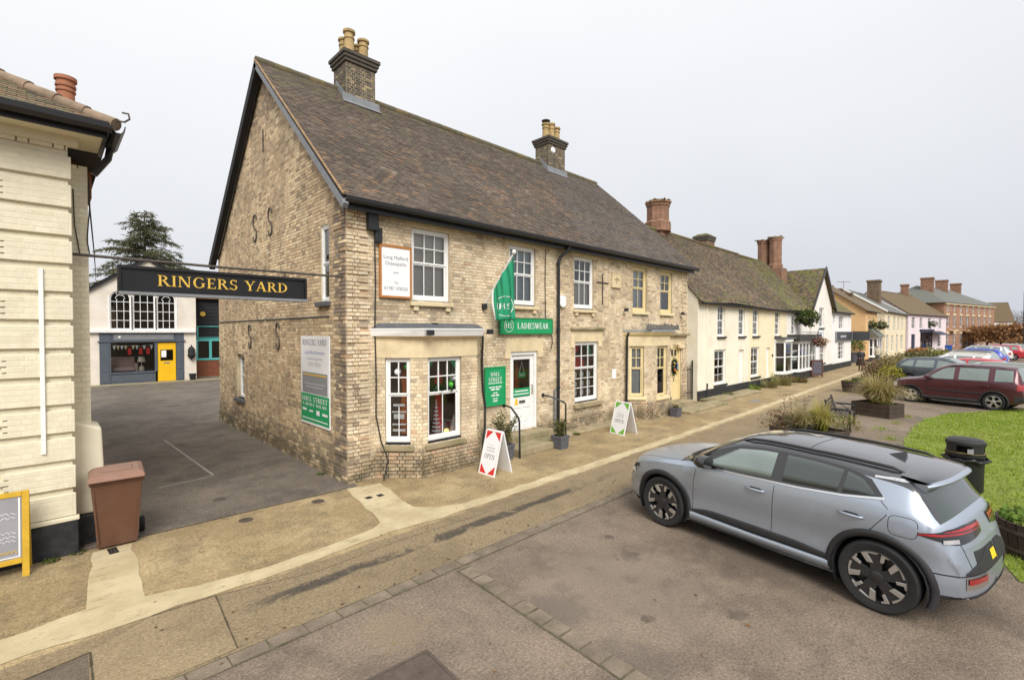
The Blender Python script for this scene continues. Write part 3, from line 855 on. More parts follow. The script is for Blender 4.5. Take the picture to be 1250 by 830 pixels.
# lawn of single blades
LAWN = [(8.3, -0.22), (9.2, -0.02), (10.4, 0.12), (11.4, 0.55), (12.4, 1.0), (14.2, 1.5), (16.1, 1.75), (19, 1.85), (21.4, 1.75), (23.5, 1.2), (26.8, -0.7), (29, -3), (28, -9), (14, -9), (8.3, -5)]
sheet('lawn', jag(LAWN, 0.4, 0.06, 5), 0.011, 'lawn_soil', label='green lawn verge beside the parking bays')
def in_poly(P, x, y):
 c = False; j = len(P) - 1
 for i in range(len(P)):
  if ((P[i][1] > y) != (P[j][1] > y)) and (x < (P[j][0] - P[i][0]) * (y - P[i][1]) / (P[j][1] - P[i][1]) + P[i][0]): c = not c
  j = i
 return c
rs = random.Random(4)
mbg = MB()
gc = [(0.17, 0.27, 0.025), (0.24, 0.34, 0.03), (0.21, 0.30, 0.03), (0.30, 0.35, 0.05), (0.36, 0.33, 0.10)]
cnt = 0
while cnt < 42000:
 xx = 8.3 + (rs.random() ** 1.4) * 20; yy = rs.uniform(-4.5, 2.0)
 if yy < -xx * 0.12 - 1.5 or not in_poly(LAWN, xx + rs.gauss(0, 0.06), yy + rs.gauss(0, 0.06)): continue
 hgt = rs.uniform(0.025, 0.065) * (0.7 + 0.8 * vnoise(xx * 1.2, yy * 1.2)); a = rs.uniform(0, 6.28); wd = 0.004 + xx * 0.00035
 dx, dy = math.cos(a) * wd, math.sin(a) * wd; lx, ly = rs.gauss(0, 0.02), rs.gauss(0, 0.02)
 t = 0.5 * vnoise(xx * 0.8, yy * 0.8, 3) + 0.5 * vnoise(xx * 3.1, yy * 3.1, 5)
 col = gc[min(4, int(t * 3 + rs.random() * 2.2))]
 mbg.add([(xx - dx, yy - dy, 0.008), (xx + dx, yy + dy, 0.008), (xx + lx, yy + ly, 0.008 + hgt)], [(0, 1, 2)], 0, col)
 cnt += 1
for (px, py, pr, pn) in ((16.9, 2.1, 0.25, 260), (18.4, 2.5, 0.3, 260), (19.9, 2.35, 0.22, 160), (15.2, 1.95, 0.3, 300), (13.2, 1.5, 0.3, 300), (11.6, 0.9, 0.25, 200), (21.6, 2.2, 0.2, 120)):
 for _ in range(pn):
  a = rs.uniform(0, 6.28); q = abs(rs.gauss(0, pr)); xx, yy = px + q * 1.6 * math.cos(a), py + q * math.sin(a) * 0.6; a = rs.uniform(0, 6.28)
  mbg.add([(xx - 0.009 * math.cos(a), yy - 0.009 * math.sin(a), 0.001), (xx + 0.009 * math.cos(a), yy + 0.009 * math.sin(a), 0.001), (xx + rs.gauss(0, 0.015), yy + rs.gauss(0, 0.015), rs.uniform(0.015, 0.05))], [(0, 1, 2)], 0, rs.choice(gc))
tag(mbg.build('grass', 'leaf', recalc=False, kind='stuff'), 'short bright green grass blades of the lawn', 'grass')
# ================================================================== MAIN BRICK BUILDING
FX0, FX1, FY0, FY1 = 4.2, 18.68, 8.92, 18.45
EAVE, RIDGE, RY = 5.62, 10.05, 13.68
shop = thing('brick_building', 'long buff brick building with two bay windows, tiled roof and two chimneys', 'building', (11.4, 13.6, 0))
FF = Fr((FX0, FY0, 0), (1, 0, 0))                      # front: u = x - FX0
FG = Fr((FX0, FY1, 0), (0, -1, 0))                     # gable: u = FY1 - y
WF, WG = FX1 - FX0, FY1 - FY0
def fu(x): return x - FX0
# openings on the front wall: (x0, x1, z0, z1)
OPW = {'A': (5.68, 6.70, 3.64, 5.25), 'B': (8.62, 9.62, 3.67, 5.25), 'C': (11.31, 12.30, 3.66, 5.25), 'E': (14.58, 15.52, 3.68, 5.25), 'F': (16.5, 17.42, 3.68, 5.25)}
DOOR = (8.66, 9.70, 0.34, 2.46); SHOPW = (11.36, 12.54, 0.80, 2.68); YDOOR = (17.38, 18.2, 0.28, 2.46)
BAY1 = (4.82, 7.62, 0.0, 2.86); BAY2 = (14.05, 16.62, 0.0, 2.86)
ops = [(fu(a), fu(b), c, d) for a, b, c, d in list(OPW.values()) + [DOOR, SHOPW, YDOOR, BAY1, BAY2]]
# front wall mortar bed
mb = MB()
wall_with_holes(mb, FF, WF, EAVE + 0.05, ops)
reveals(mb, FF, ops[:8], 0.16)
front = mb.build('wall', 'mortar', shop, recalc=False, label='buff brick front wall facing the pavement')
# gable wall mortar bed: rectangle plus triangle
gops = [(FY1 - 10.10, FY1 - 9.68, 3.62, 5.22), (FY1 - 16.42, FY1 - 15.62, 0.98, 2.30), (FY1 - 13.78, FY1 - 13.70, 7.75, 8.35)]
def roofz(y):
 return RIDGE - (RIDGE - EAVE) * abs(y - RY) / ((RY - FY0) if y < RY else (FY1 - RY))
mb = MB()
wall_with_holes(mb, FG, WG, EAVE, gops)
us = [0, WG]
a, b, c = FY1 - RY, gops[2][0], gops[2][1]
mb.poly([FG.p(0, EAVE), FG.p(WG, EAVE), FG.p(c, EAVE), FG.p(c, 7.75), FG.p(b, 7.75), FG.p(b, EAVE)][:0] or [FG.p(0, EAVE, 0), FG.p(WG, EAVE, 0), FG.p(WG - (WG - a) * 0.6, EAVE + 0.6 * (RIDGE - EAVE), 0), FG.p(a, RIDGE, 0)])
reveals(mb, FG, gops[:2], 0.16)
gable = mb.build('wall', 'mortar', shop, recalc=False, label='tall brown brick gable wall facing the yard')
# rear wall and far gable, plain
mb = MB()
mb.quad((FX0, FY1, 0), (FX1, FY1, 0), (FX1, FY1, EAVE), (FX0, FY1, EAVE))
mb.poly([(FX1, FY0, 0), (FX1, FY1, 0), (FX1, FY1, EAVE), (FX1, RY, RIDGE), (FX1, FY0, EAVE)])
mb.build('wall', M('plain buff brick', (0.30, 0.24, 0.15), 0.95, 0.3, 8), shop, recalc=False)

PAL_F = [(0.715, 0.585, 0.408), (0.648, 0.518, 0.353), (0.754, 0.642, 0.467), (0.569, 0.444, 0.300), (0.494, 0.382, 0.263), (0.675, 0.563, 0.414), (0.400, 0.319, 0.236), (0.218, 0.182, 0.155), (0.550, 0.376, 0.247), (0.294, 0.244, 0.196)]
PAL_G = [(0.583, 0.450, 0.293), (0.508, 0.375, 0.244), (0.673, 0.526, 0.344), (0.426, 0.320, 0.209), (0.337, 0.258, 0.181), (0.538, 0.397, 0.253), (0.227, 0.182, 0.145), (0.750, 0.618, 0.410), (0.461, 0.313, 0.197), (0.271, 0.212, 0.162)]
def quoin(u_edge, v):
 k = int(v / 0.45)
 if v < 0.5 or v > 5.4: return False
 return (v % 0.45) > 0.05 and u_edge < (0.50 if k % 2 else 0.36)
def cfront(u, v):
 t = vnoise(u * 0.9, v * 0.9, 1)
 r = R.random()
 if v < 0.42: return 9 if r < 0.06 else (6 if r < 0.25 else (4 if r < 0.65 else 3))
 if u < 0.2 and r < 0.08: return 6
 if t < 0.30: return 4 if r < 0.3 else (3 if r < 0.7 else (6 if r < 0.8 else 1))
 if r < 0.30: return 0
 if r < 0.54: return 1
 if r < 0.68: return 2
 if r < 0.80: return 5
 if r < 0.91: return 3
 if r < 0.955: return 4
 return 8 if r < 0.975 else 6
def cgable(u, v):
 t = vnoise(u * 0.7, v * 0.7, 2); r = R.random()
 e = WG - u
 if e < 0.42 and r < 0.6: return 6 if r < 0.3 else 9
 if v < 0.7 and r < 0.45: return 9 if r < 0.15 else 4
 if v > 8.6 and r < 0.5: return 9 if r < 0.2 else 4
 if t > 0.62 and r < 0.5: return 7 if r < 0.12 else 2
 if r < 0.24: return 0
 if r < 0.48: return 1
 if r < 0.62: return 5
 if r < 0.76: return 3
 if r < 0.87: return 2
 if r < 0.95: return 4
 return 7 if r < 0.975 else 8
def pfront(u, v):
 if v < 0.47: return 0.045
 return 0.032 if (quoin(u, v) or quoin(WF - u, v)) else 0.0
def pgable(u, v):
 if v < 0.4: return 0.02
 return 0.02 if quoin(WG - u, v) else 0.0
gin = lambda u, v: v < roofz(FY1 - u) - 0.12
GOPS = gops
rf = lay_bricks(WF, EAVE, ops)
rg = lay_bricks(WG, RIDGE, GOPS, gin)

# bay windows: three faces each, set out from the wall
def bay_faces(x0, x1, xa, xb, yf):
 pts = [(x0, FY0), (xa, yf), (xb, yf), (x1, FY0)]
 out = []
 for i in range(3):
  a, b = Vector((*pts[i], 0)), Vector((*pts[i + 1], 0))
  out.append((Fr(a, (b - a)), (b - a).length))
 return pts, out
def cbay(u, v):
 r = R.random()
 if v < 0.6: return 9 if r < 0.05 else (6 if r < 0.22 else (3 if r < 0.6 else (4 if r < 0.85 else 8)))
 return cfront(u + 3, v + 1)
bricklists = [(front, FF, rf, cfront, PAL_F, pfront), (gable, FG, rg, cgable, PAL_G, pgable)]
def make_bay(x0, x1, xa, xb, yf, wins, label, wm, sillm):
 pts, faces = bay_faces(x0, x1, xa, xb, yf)
 bay = None
 mb = MB(); op3 = []
 for (fr, L), wn in zip(faces, wins):
  op = [(L * wn[0], L * wn[1], wn[2], wn[3])] if wn else []
  op3.append(op)
  wall_with_holes(mb, fr, L, 2.86, op)
  reveals(mb, fr, op, 0.14)
 bay = mb.build('bay_wall', 'mortar', shop, recalc=False, label=label)
 for (fr, L), op in zip(faces, op3):
  bricklists.append((bay, fr, lay_bricks(L, 2.42, op), cbay, PAL_F, (lambda u, v: 0.05 if v < 0.5 else (0.025 if v < 0.62 else 0.0))))
  # stone head band above the windows
 mb = MB()
 off = [(p[0], p[1]) for p in pts]
 def ring(d, z):
  c = Vector(((x0 + x1) / 2, FY0))
  out = []
  n = [Vector((faces[i][0].n.x, faces[i][0].n.y)) for i in range(3)]
  out.append((pts[0][0] + n[0].x * d * 1.414 * 0.7 - 0.0, FY0))
  m1 = (n[0] + n[1]); m1 = m1 / m1.dot(n[0]); out.append((pts[1][0] + m1.x * d, pts[1][1] + m1.y * d))
  m2 = (n[1] + n[2]); m2 = m2 / m2.dot(n[1]); out.append((pts[2][0] + m2.x * d, pts[2][1] + m2.y * d))
  out.append((pts[3][0] + n[2].x * d, FY0))
  return [(p[0], p[1], z) for p in out]
 def band(z0, z1, d0, d1=None, mat='stone', name='bay_band'):
  m_ = MB()
  a, b = ring(d0, z0), ring(d1 if d1 is not None else d0, z1)
  m_.grid([a, b]); m_.add(b, [(0, 1, 2, 3)]); m_.add(a, [(3, 2, 1, 0)])
  return m_.build(name, mat, bay, recalc=True)
 return bay, faces, band, ring
W1 = [(0.24, 0.70, 0.66, 2.44), (0.085, 0.715, 0.66, 2.44), (0.3, 0.76, 0.66, 2.44)]
W1 = [(0.20, 0.74, 0.66, 2.46), (0.09, 0.70, 0.66, 2.46), (0.26, 0.80, 0.66, 2.46)]
bay1, f1, band1, ring1 = make_bay(4.82, 7.62, 5.50, 6.94, 8.24, W1, 'canted brick bay with shop windows', 'white', 'stone_mossy')
bay2, f2, band2, ring2 = make_bay(14.05, 16.62, 14.70, 15.97, 8.25, [(0.2, 0.72, 0.78, 2.50), (0.3, 0.86, 0.72, 2.50), (0.26, 0.8, 0.78, 2.50)], 'canted brick bay with pale yellow sash windows', 'yellowpaint', 'stone')
band1(2.46, 2.86, 0.012); band2(2.50, 2.86, 0.012)
band1(2.86, 2.90, 0.05, 0.10); band1(2.902, 3.03, 0.14, 0.19, 'white', 'bay_gutter'); band1(3.032, 3.06, 0.20, 0.20, 'white', 'bay_fascia')
band1(3.062, 3.17, 0.17, -0.1, 'leaddark', 'bay_roof')
band2(2.86, 2.98, 0.06, 0.16, 'yellowpaint', 'bay_cornice'); band2(2.98, 3.05, 0.17, 0.15, 'lead', 'bay_roof')
# stone quarter blocks beside bay windows and sills
for faces, bay, wins, wm, smat in ((f1, bay1, W1, 'white', 'stone_mossy'), (f2, bay2, [(0.2, 0.72, 0.78, 2.50), (0.3, 0.86, 0.72, 2.50), (0.26, 0.8, 0.78, 2.50)], 'yellowpaint', 'creampaint')):
 for i, ((fr, L), wn) in enumerate(zip(faces, wins)):
  u0, u1 = L * wn[0], L * wn[1]
  m_ = MB(); m_.fbox(fr, u0 - 0.08, u1 + 0.08, wn[2] - 0.10, wn[2] + 0.0, -0.10, 0.075)
  m_.build('sill', smat, bay, bevel=0.008)
  if faces is f1:
   m_ = MB(); m_.fbox(fr, u0, u1, wn[2] + 0.002, wn[2] + 0.06, -0.13, -0.02); m_.build('sill', 'blackmatt', bay)
  w_ = sash(shop, fr, u0, u1, wn[2] + (0.06 if faces is f1 else 0), wn[3], 0.06, cols=(3 if i == 1 else 2) if faces is f1 else 2, ru=2, rl=1, lcols=(2 if i == 1 else 1) if faces is f1 else 1,
   mat=wm, glass='glassdark' if faces is f1 else 'glass', inner=None if faces is f1 else 'room', mid=0.56, curtain=None if faces is f1 else ('curtain', 0.05, 0.95 if i != 1 else 0.5, 0.0, 1.0), fw=0.055, deep=0.35)
# dark room behind the first bay for the display
mb = MB()
r0 = [(5.0, 8.95), (5.56, 8.40), (6.88, 8.40), (7.44, 8.95), (7.44, 9.7), (5.0, 9.7)]
mb.poly([(x, y, 0.74) for x, y in r0]); mb.poly([(x, y, 2.44) for x, y in r0])
for i in (2, 3, 4, 5):
 a, b = r0[i], r0[(i + 1) % 6]
 if i == 2: continue
 mb.quad((*a, 0.74), (*b, 0.74), (*b, 2.44), (*a, 2.44))
MAT['shoproom'] = M('dim shop interior', (0.34, 0.25, 0.17), 0.9, 0.5, 2.5)
mb.build('shop_interior', 'shoproom', shop, recalc=False)

# proud brick plinth caps follow from the brick lists; now lay every brick
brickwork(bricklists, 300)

# ------- stone lintels, sills
def lintel(x0, x1, z0, z1, mat='stone', d=0.012):
 m_ = MB(); m_.fbox(FF, fu(x0), fu(x1), z0, z1, -0.03, d); m_.build('lintel', mat, shop, bevel=0.006)
for k, (x0, x1, z0, z1) in OPW.items():
 pad = 0.15 if k in 'ABC' else 0.10
 lintel(x0 - pad, x1 + pad, z1 - 0.0, z1 + (0.34 if k in 'ABC' else 0.20), d=0.02)
 m_ = MB(); m_.fbox(FF, fu(x0 - 0.06), fu(x1 + 0.06), z0 - 0.085, z0, -0.12, 0.10); m_.build('sill', 'stone' if k in 'ABC' else 'creampaint', shop, bevel=0.008)
 if k in 'ABC':
  m_ = MB()
  for x in (x0 + 0.08, x1 - 0.08): m_.fbox(FF, fu(x - 0.06), fu(x + 0.06), z0 - 0.19, z0 - 0.087, 0.0, 0.075)
  m_.build('corbel', 'stone', shop, bevel=0.006)
  m_ = MB(); m_.fbox(FF, fu(x0), fu(x1), z0 + 0.001, z0 + 0.04, -0.14, -0.03); m_.build('sill', 'blackmatt', shop)
lintel(DOOR[0] - 0.17, (DOOR[0] + DOOR[1]) / 2 + 0.02, DOOR[3] - 0.0, DOOR[3] + 0.34); lintel((DOOR[0] + DOOR[1]) / 2 + 0.03, DOOR[1] + 0.23, DOOR[3], DOOR[3] + 0.34)
m_ = MB()
for x in (DOOR[0] - 0.2, DOOR[1] + 0.02): m_.fbox(FF, fu(x), fu(x + 0.2), DOOR[3] - 0.17, DOOR[3] - 0.001, -0.02, 0.03)
for x in (SHOPW[0] - 0.2, SHOPW[1] + 0.02): m_.fbox(FF, fu(x), fu(x + 0.18), SHOPW[3] - 0.17, SHOPW[3] - 0.001, -0.02, 0.03)
m_.build('corbel', 'stone', shop, bevel=0.006)
lintel(SHOPW[0] - 0.15, SHOPW[1] + 0.25, SHOPW[3], SHOPW[3] + 0.36)
m_ = MB(); m_.fbox(FF, fu(SHOPW[0] - 0.2), fu(SHOPW[1] + 0.3), SHOPW[3] + 0.362, SHOPW[3] + 0.44, -0.02, 0.09); m_.build('cornice', 'stone_mossy', shop, bevel=0.01)
m_ = MB(); m_.fbox(FF, fu(SHOPW[0] - 0.08), fu(SHOPW[1] + 0.16), SHOPW[2] - 0.11, SHOPW[2], -0.12, 0.11); m_.build('sill', 'stone_mossy', shop, bevel=0.008)
m_ = MB(); m_.fbox(FF, fu(SHOPW[0]), fu(SHOPW[1]), SHOPW[2] + 0.001, SHOPW[2] + 0.06, -0.14, -0.03); m_.build('sill', 'blackmatt', shop)
lintel(YDOOR[0] - 0.14, YDOOR[1] + 0.3, YDOOR[3], YDOOR[3] + 0.36)
m_ = MB(); m_.fbox(FF, fu(16.95), fu(18.72), YDOOR[3] + 0.362, YDOOR[3] + 0.47, -0.02, 0.16); m_.build('cornice', 'stone_mossy', shop, bevel=0.02)
m_ = MB()
for x in (YDOOR[0] - 0.02, YDOOR[1] - 0.1): m_.fbox(FF, fu(x - 0.14), fu(x + 0.0) if x < 18 else fu(x + 0.24), YDOOR[3] - 0.14, YDOOR[3] - 0.002, -0.02, 0.10)
m_.build('corbel', 'stone', shop, bevel=0.02)
# sashes
for k, cur in (('A', ('blind', 0.02, 0.98, 0.0, 0.97)), ('B', ('bluecurtain', 0.02, 0.98, 0.0, 0.97)), ('C', ('blind', 0.02, 0.98, 0.0, 0.55))):
 x0, x1, z0, z1 = OPW[k]
 sash(shop, FF, fu(x0), fu(x1), z0 + 0.04, z1, 0.05, 3, 2, 1, 'white', mid=0.52, curtain=cur)
for k in 'EF':
 x0, x1, z0, z1 = OPW[k]
 sash(shop, FF, fu(x0), fu(x1), z0, z1, 0.05, 2, 2, 1, 'yellowpaint', mid=0.54, curtain=('curtain', 0.02, 0.98 if k == 'E' else 0.45, 0, 1), lcols=2 if k == 'E' else 1, fw=0.09)
sw = sash(shop, FF, fu(SHOPW[0]), fu(SHOPW[1]), SHOPW[2] + 0.06, SHOPW[3], 0.05, 3, 2, 3, 'white', mid=0.56, glass='glassdark', inner='shoproom', deep=0.6)
# gable windows: a narrow upper one and a small lower sash
sash(shop, FG, gops[0][0], gops[0][1], gops[0][2], gops[0][3], 0.02, 1, 1, 1, 'white', fw=0.05)
sash(shop, FG, gops[1][0], gops[1][1], gops[1][2], gops[1][3], 0.10, 2, 2, 2, 'white', fw=0.06)
m_ = MB(); m_.fbox(FG, gops[0][0] - 0.12, gops[0][1] + 0.06, gops[0][2] - 0.10, gops[0][2], -0.1, 0.10); m_.build('sill', 'leaddark', shop, bevel=0.01)
m_ = MB(); m_.fbox(FG, gops[1][0] - 0.06, gops[1][1] + 0.06, gops[1][2] - 0.11, gops[1][2], -0.12, 0.08)
m_.build('sill', 'leaddark', shop, bevel=0.01)
m_ = MB(); m_.fbox(FG, gops[2][0], gops[2][1], gops[2][2], gops[2][3], 0.002, 0.012); m_.build('vent_slit', 'blackmatt', shop)
# thin string course on the gable
m_ = MB(); m_.fbox(FG, 0.05, WG - 0.75, 3.30, 3.325, 0.0, 0.03); m_.build('string_course', 'leaddark', shop)

# ------- front doors
def white_door():
 x0, x1, z0, z1 = DOOR
 f = MB(); fw = 0.085
 f.fbox(FF, fu(x0), fu(x0 + fw), z0, z1, -0.16, -0.03); f.fbox(FF, fu(x1 - fw), fu(x1), z0, z1, -0.16, -0.03); f.fbox(FF, fu(x0 + fw), fu(x1 - fw), z1 - fw, z1, -0.16, -0.03)
 f.build('door_frame', 'white', shop)
 a, b = fu(x0 + fw + 0.005), fu(x1 - fw - 0.005); z1 -= fw + 0.005; z0 += 0.01
 d = MB(); s = 0.11; dz = -0.10
 gz0 = z0 + 0.88; gz1 = z1 - 0.12
 for q in ((a, a + s, z0, z1), (b - s, b, z0, z1), (a + s, b - s, gz1, z1), (a + s, b - s, gz0 - 0.28, gz0), (a + s, b - s, z0, z0 + 0.16), ((a + b) / 2 - 0.045, (a + b) / 2 + 0.045, z0 + 0.16, gz0 - 0.28)):
  d.fbox(FF, *q, dz - 0.03, dz + 0.012)
 d.fbox(FF, a + s, (a + b) / 2 - 0.045, z0 + 0.16, gz0 - 0.28, dz - 0.03, dz - 0.008); d.fbox(FF, (a + b) / 2 + 0.045, b - s, z0 + 0.16, gz0 - 0.28, dz - 0.03, dz - 0.008)
 for (p, q) in ((a + s + 0.05, (a + b) / 2 - 0.095), ((a + b) / 2 + 0.095, b - s - 0.05)): d.fbox(FF, p, q, z0 + 0.21, gz0 - 0.33, dz - 0.009, dz + 0.004)
 dr = d.build('door', 'white', shop, label='white half glazed shop door')
 g = MB(); g.quad(FF.p(a + s, gz0, dz), FF.p(b - s, gz0, dz), FF.p(b - s, gz1, dz), FF.p(a + s, gz1, dz)); g.build('pane', 'glassdark', dr, recalc=False)
 g = MB(); g.fbox(FF, a + s, b - s, gz0 + 0.02, gz0 + 0.24, dz + 0.004, dz + 0.009); g.build('green_notice', 'green', dr)
 g = MB(); g.fbox(FF, a + s + 0.06, b - s - 0.08, gz0 + 0.15, gz0 + 0.18, dz + 0.011, dz + 0.012); g.fbox(FF, a + s + 0.03, b - s - 0.05, gz0 + 0.07, gz0 + 0.095, dz + 0.011, dz + 0.012); g.build('lettering', 'white_plain', dr)
 g = MB(); g.fbox(FF, (a + b) / 2 - 0.10, (a + b) / 2 + 0.16, gz0 + 0.52, gz0 + 0.66, dz - 0.03, dz - 0.01); os_ = g.build('open_sign', 'green', dr)
 g = MB(); serif(g, FF, 'OPEN', (a + b) / 2 + 0.03, gz0 + 0.56, 0.06, dz - 0.009, center=True, thick=0.002); g.build('lettering', 'white_plain', dr)
 g = MB(); g.tube([FF.p((a + b) / 2 - 0.06, gz0 + 0.66, dz - 0.02), FF.p((a + b) / 2 + 0.03, gz0 + 0.95, dz - 0.02), FF.p((a + b) / 2 + 0.12, gz0 + 0.66, dz - 0.02)], 0.006, 5); g.build('sign_cord', 'white_plain', dr)
 g = MB(); g.fbox(FF, (a + b) / 2 - 0.10, (a + b) / 2 + 0.12, gz0 - 0.16, gz0 - 0.09, dz + 0.012, dz + 0.028); g.build('letter_plate', 'iron', dr)
 g = MB(); g.add([FF.p(a + 0.15, gz0 - 0.2, dz + 0.015), FF.p(a + 0.29, gz0 - 0.2, dz + 0.015), FF.p(a + 0.26, gz0 - 0.06, dz + 0.015), FF.p(a + 0.22, gz0 + 0.0, dz + 0.015), FF.p(a + 0.18, gz0 - 0.06, dz + 0.015)], [(0, 1, 2, 3, 4)]); g.build('yellow_sticker', M('yellow sticker', (0.75, 0.5, 0.03), 0.5, 0, 1), dr)
 g = MB(); g.lathe([(0, 0), (0.02, 0.0), (0.028, 0.03), (0.02, 0.05), (0, 0.055)], (0, 0, 0), 10)
 gg = MB(); gg.tube([FF.p(b - 0.055, gz0 + 0.30, dz + 0.012), FF.p(b - 0.055, gz0 + 0.30, dz + 0.05), FF.p(b - 0.055, gz0 + 0.06, dz + 0.05), FF.p(b - 0.055, gz0 + 0.06, dz + 0.012)], 0.011, 8); gg.build('handle', M('brass', (0.5, 0.34, 0.12), 0.35, 0.1, 5, metal=0.8), dr)
 g = MB(); g.quad(FF.p(a - 0.1, z0, -0.7), FF.p(b + 0.1, z0, -0.7), FF.p(b + 0.1, z1, -0.7), FF.p(a - 0.1, z1, -0.7))
 g.quad(FF.p(a - 0.05, z0, -0.17), FF.p(a - 0.05, z1, -0.17), FF.p(a - 0.1, z1, -0.7), FF.p(a - 0.1, z0, -0.7)); g.quad(FF.p(b + 0.05, z0, -0.17), FF.p(b + 0.05, z1, -0.17), FF.p(b + 0.1, z1, -0.7), FF.p(b + 0.1, z0, -0.7))
 g.build('room_recess', 'shoproom', dr, recalc=False)
 # clothes hanging inside
 for i, (cc, w_) in enumerate((((0.06, 0.10, 0.16), 0.2), ((0.22, 0.03, 0.05), 0.22), ((0.40, 0.12, 0.05), 0.16))):
  g = MB(); u = a + 0.2 + i * 0.22
  g.lathe([(0.03, gz0 + 0.95), (w_ * 0.45, gz0 + 0.85), (w_ * 0.5, gz0 + 0.5), (w_ * 0.6, gz0 + 0.1)], (FX0 + u, FY0 + 0.5, 0), 10, sy=0.4); g.build('hanging_garment', M('garment', cc, 0.9, 0.2, 5), dr, smooth=True)
white_door()
def yellow_door():
 x0, x1, z0, z1 = YDOOR
 f = MB(); fw = 0.08
 f.fbox(FF, fu(x0), fu(x0 + fw), z0, z1, -0.16, -0.04); f.fbox(FF, fu(x1 - fw), fu(x1), z0, z1, -0.16, -0.04); f.fbox(FF, fu(x0 + fw), fu(x1 - fw), z1 - fw, z1, -0.16, -0.04)
 f.build('door_frame', 'yellowpaint', shop)
 a, b = fu(x0 + fw), fu(x1 - fw); z1 -= fw
 d = MB(); dz = -0.11; s = 0.09
 for q in ((a, a + s, z0, z1), (b - s, b, z0, z1), (a + s, b - s, z1 - 0.1, z1), (a + s, b - s, z1 - 0.42, z1 - 0.36), (a + s, b - s, z0 + 0.75, z0 + 0.9), (a + s, b - s, z0, z0 + 0.18), ((a + b) / 2 - 0.03, (a + b) / 2 + 0.03, z0 + 0.18, z1 - 0.1)):
  d.fbox(FF, *q, dz - 0.03, dz + 0.012)
 d.fbox(FF, a + s, b - s, z0 + 0.18, z1 - 0.42, dz - 0.03, dz - 0.006)
 dr = d.build('door', 'yellowpaint', shop, label='pale yellow panelled front door')
 for u0_, u1_ in ((a + s, (a + b) / 2 - 0.03), ((a + b) / 2 + 0.03, b - s)):
  g = MB(); g.quad(FF.p(u0_, z1 - 0.36, dz), FF.p(u1_, z1 - 0.36, dz), FF.p(u1_, z1 - 0.1, dz), FF.p(u0_, z1 - 0.1, dz)); g.build('pane', 'glass', dr, recalc=False)
 g = MB(); g.fbox(FF, a, b, z1 - 0.4, z1, -0.4, -0.35); g.build('room_recess', 'room', dr)
 g = MB(); g.fbox(FF, a + 0.02, a + 0.09, z0 + 0.95, z0 + 1.05, dz + 0.012, dz + 0.03); g.build('lock', 'iron', dr)
yellow_door()
# door steps
m_ = MB(); m_.box((8.38, 8.55, 0.0), (9.95, 8.95, 0.335)); m_.build('step', 'stone_mossy', shop, bevel=0.02)
m_ = MB(); m_.box((8.02, 7.95, 0.0), (9.95, 8.547, 0.17)); m_.build('step', 'stone_mossy', shop, bevel=0.02)
m_ = MB(); m_.box((17.05, 8.5, 0.0), (18.5, 8.95, 0.27)); m_.build('step', 'stone_mossy', shop, bevel=0.02)
m_ = MB(); m_.box((16.6, 7.75, 0.0), (20.0, 8.497, 0.10)); m_.build('step', 'stone_mossy', shop, bevel=0.02)
# sloped mossy base along the wall foot
m_ = MB()
for (xa_, xb_) in ((10.05, 14.0), (7.7, 8.4)):
 m_.prism([(xa_, 8.90, 0.0), (xa_, 8.62, 0.0), (xa_, 8.66, 0.05), (xa_, 8.90, 0.09)], (xb_ - xa_, 0, 0))
m_.build('wall_foot', 'stone_mossy', shop)

# ------- roof
slopeV = Vector((0, RY - 8.62, RIDGE + 0.05 - 5.55))
FRF = Fr((4.0, 8.62, 5.55), (1, 0, 0), slopeV)
RW, RS = 18.98 - 4.0, slopeV.length
sagf = lambda u, v: 0.05 * (vnoise(u * 0.5, v * 0.6, 7) - 0.5) - 0.03 * math.sin(math.pi * min(1, max(0, u / RW)))
m_ = MB()
m_.grid([[FRF.p(RW * i / 30, RS * j / 12, sagf(RW * i / 30, RS * j / 12) - 0.012) for i in range(31)] for j in range(13)])
m_.quad((4.0, RY, RIDGE + 0.03), (18.98, RY, RIDGE + 0.03), (18.98, FY1 + 0.3, 5.45), (4.0, FY1 + 0.3, 5.45))
roof = m_.build('roof', M('roof underlay', (0.05, 0.042, 0.033), 1, 0.2, 4), shop, recalc=False, label='steep brown plain-tile roof with orange tiles and lichen')
PAL_T = [(0.109, 0.084, 0.066), (0.093, 0.071, 0.056), (0.127, 0.098, 0.075), (0.146, 0.110, 0.082), (0.187, 0.120, 0.075), (0.226, 0.129, 0.077), (0.081, 0.062, 0.052), (0.135, 0.119, 0.067), (0.199, 0.173, 0.133), (0.115, 0.098, 0.088), (0.096, 0.081, 0.073)]
def ctile(u, v):
 r = R.random(); t = vnoise(u * 0.7, v * 0.9, 9)
 if v > RS - 0.5 and r < 0.45: return 7
 if v > RS - 1.6 and u < 3.5 and r < 0.25: return 7
 if u > 7.5 + 3 * t and r < 0.55: return 9 if r < 0.3 else 10
 if t > 0.55 and v < 3.8 and r < 0.11: return 4 if r < 0.085 else 5
 if r < 0.014: return 8 if r < 0.006 else 5
 if r < 0.04: return 4
 if r < 0.3: return 0
 if r < 0.5: return 1
 if r < 0.72: return 2
 if r < 0.85: return 3
 return 6
roof_tiles(roof, FRF, RW, RS, ctile, PAL_T, 300, sagf)
for i in range(33):
 m_ = MB(); x0 = 4.0 + i * 0.454
 m_.lathe([(0.13, x0), (0.135, x0 + 0.447)], (0, RY, RIDGE + 0.0), 10, axis='x')
 m_.build('ridge_tile', M('ridge tile %d' % i, R.choice([(0.12, 0.10, 0.05), (0.14, 0.11, 0.055), (0.10, 0.085, 0.055), (0.16, 0.115, 0.06)]), 0.95, 0.3, 8) if i < 6 else bpy.data.materials['ridge tile %d' % (i % 6)], roof, smooth=True, recalc=False)
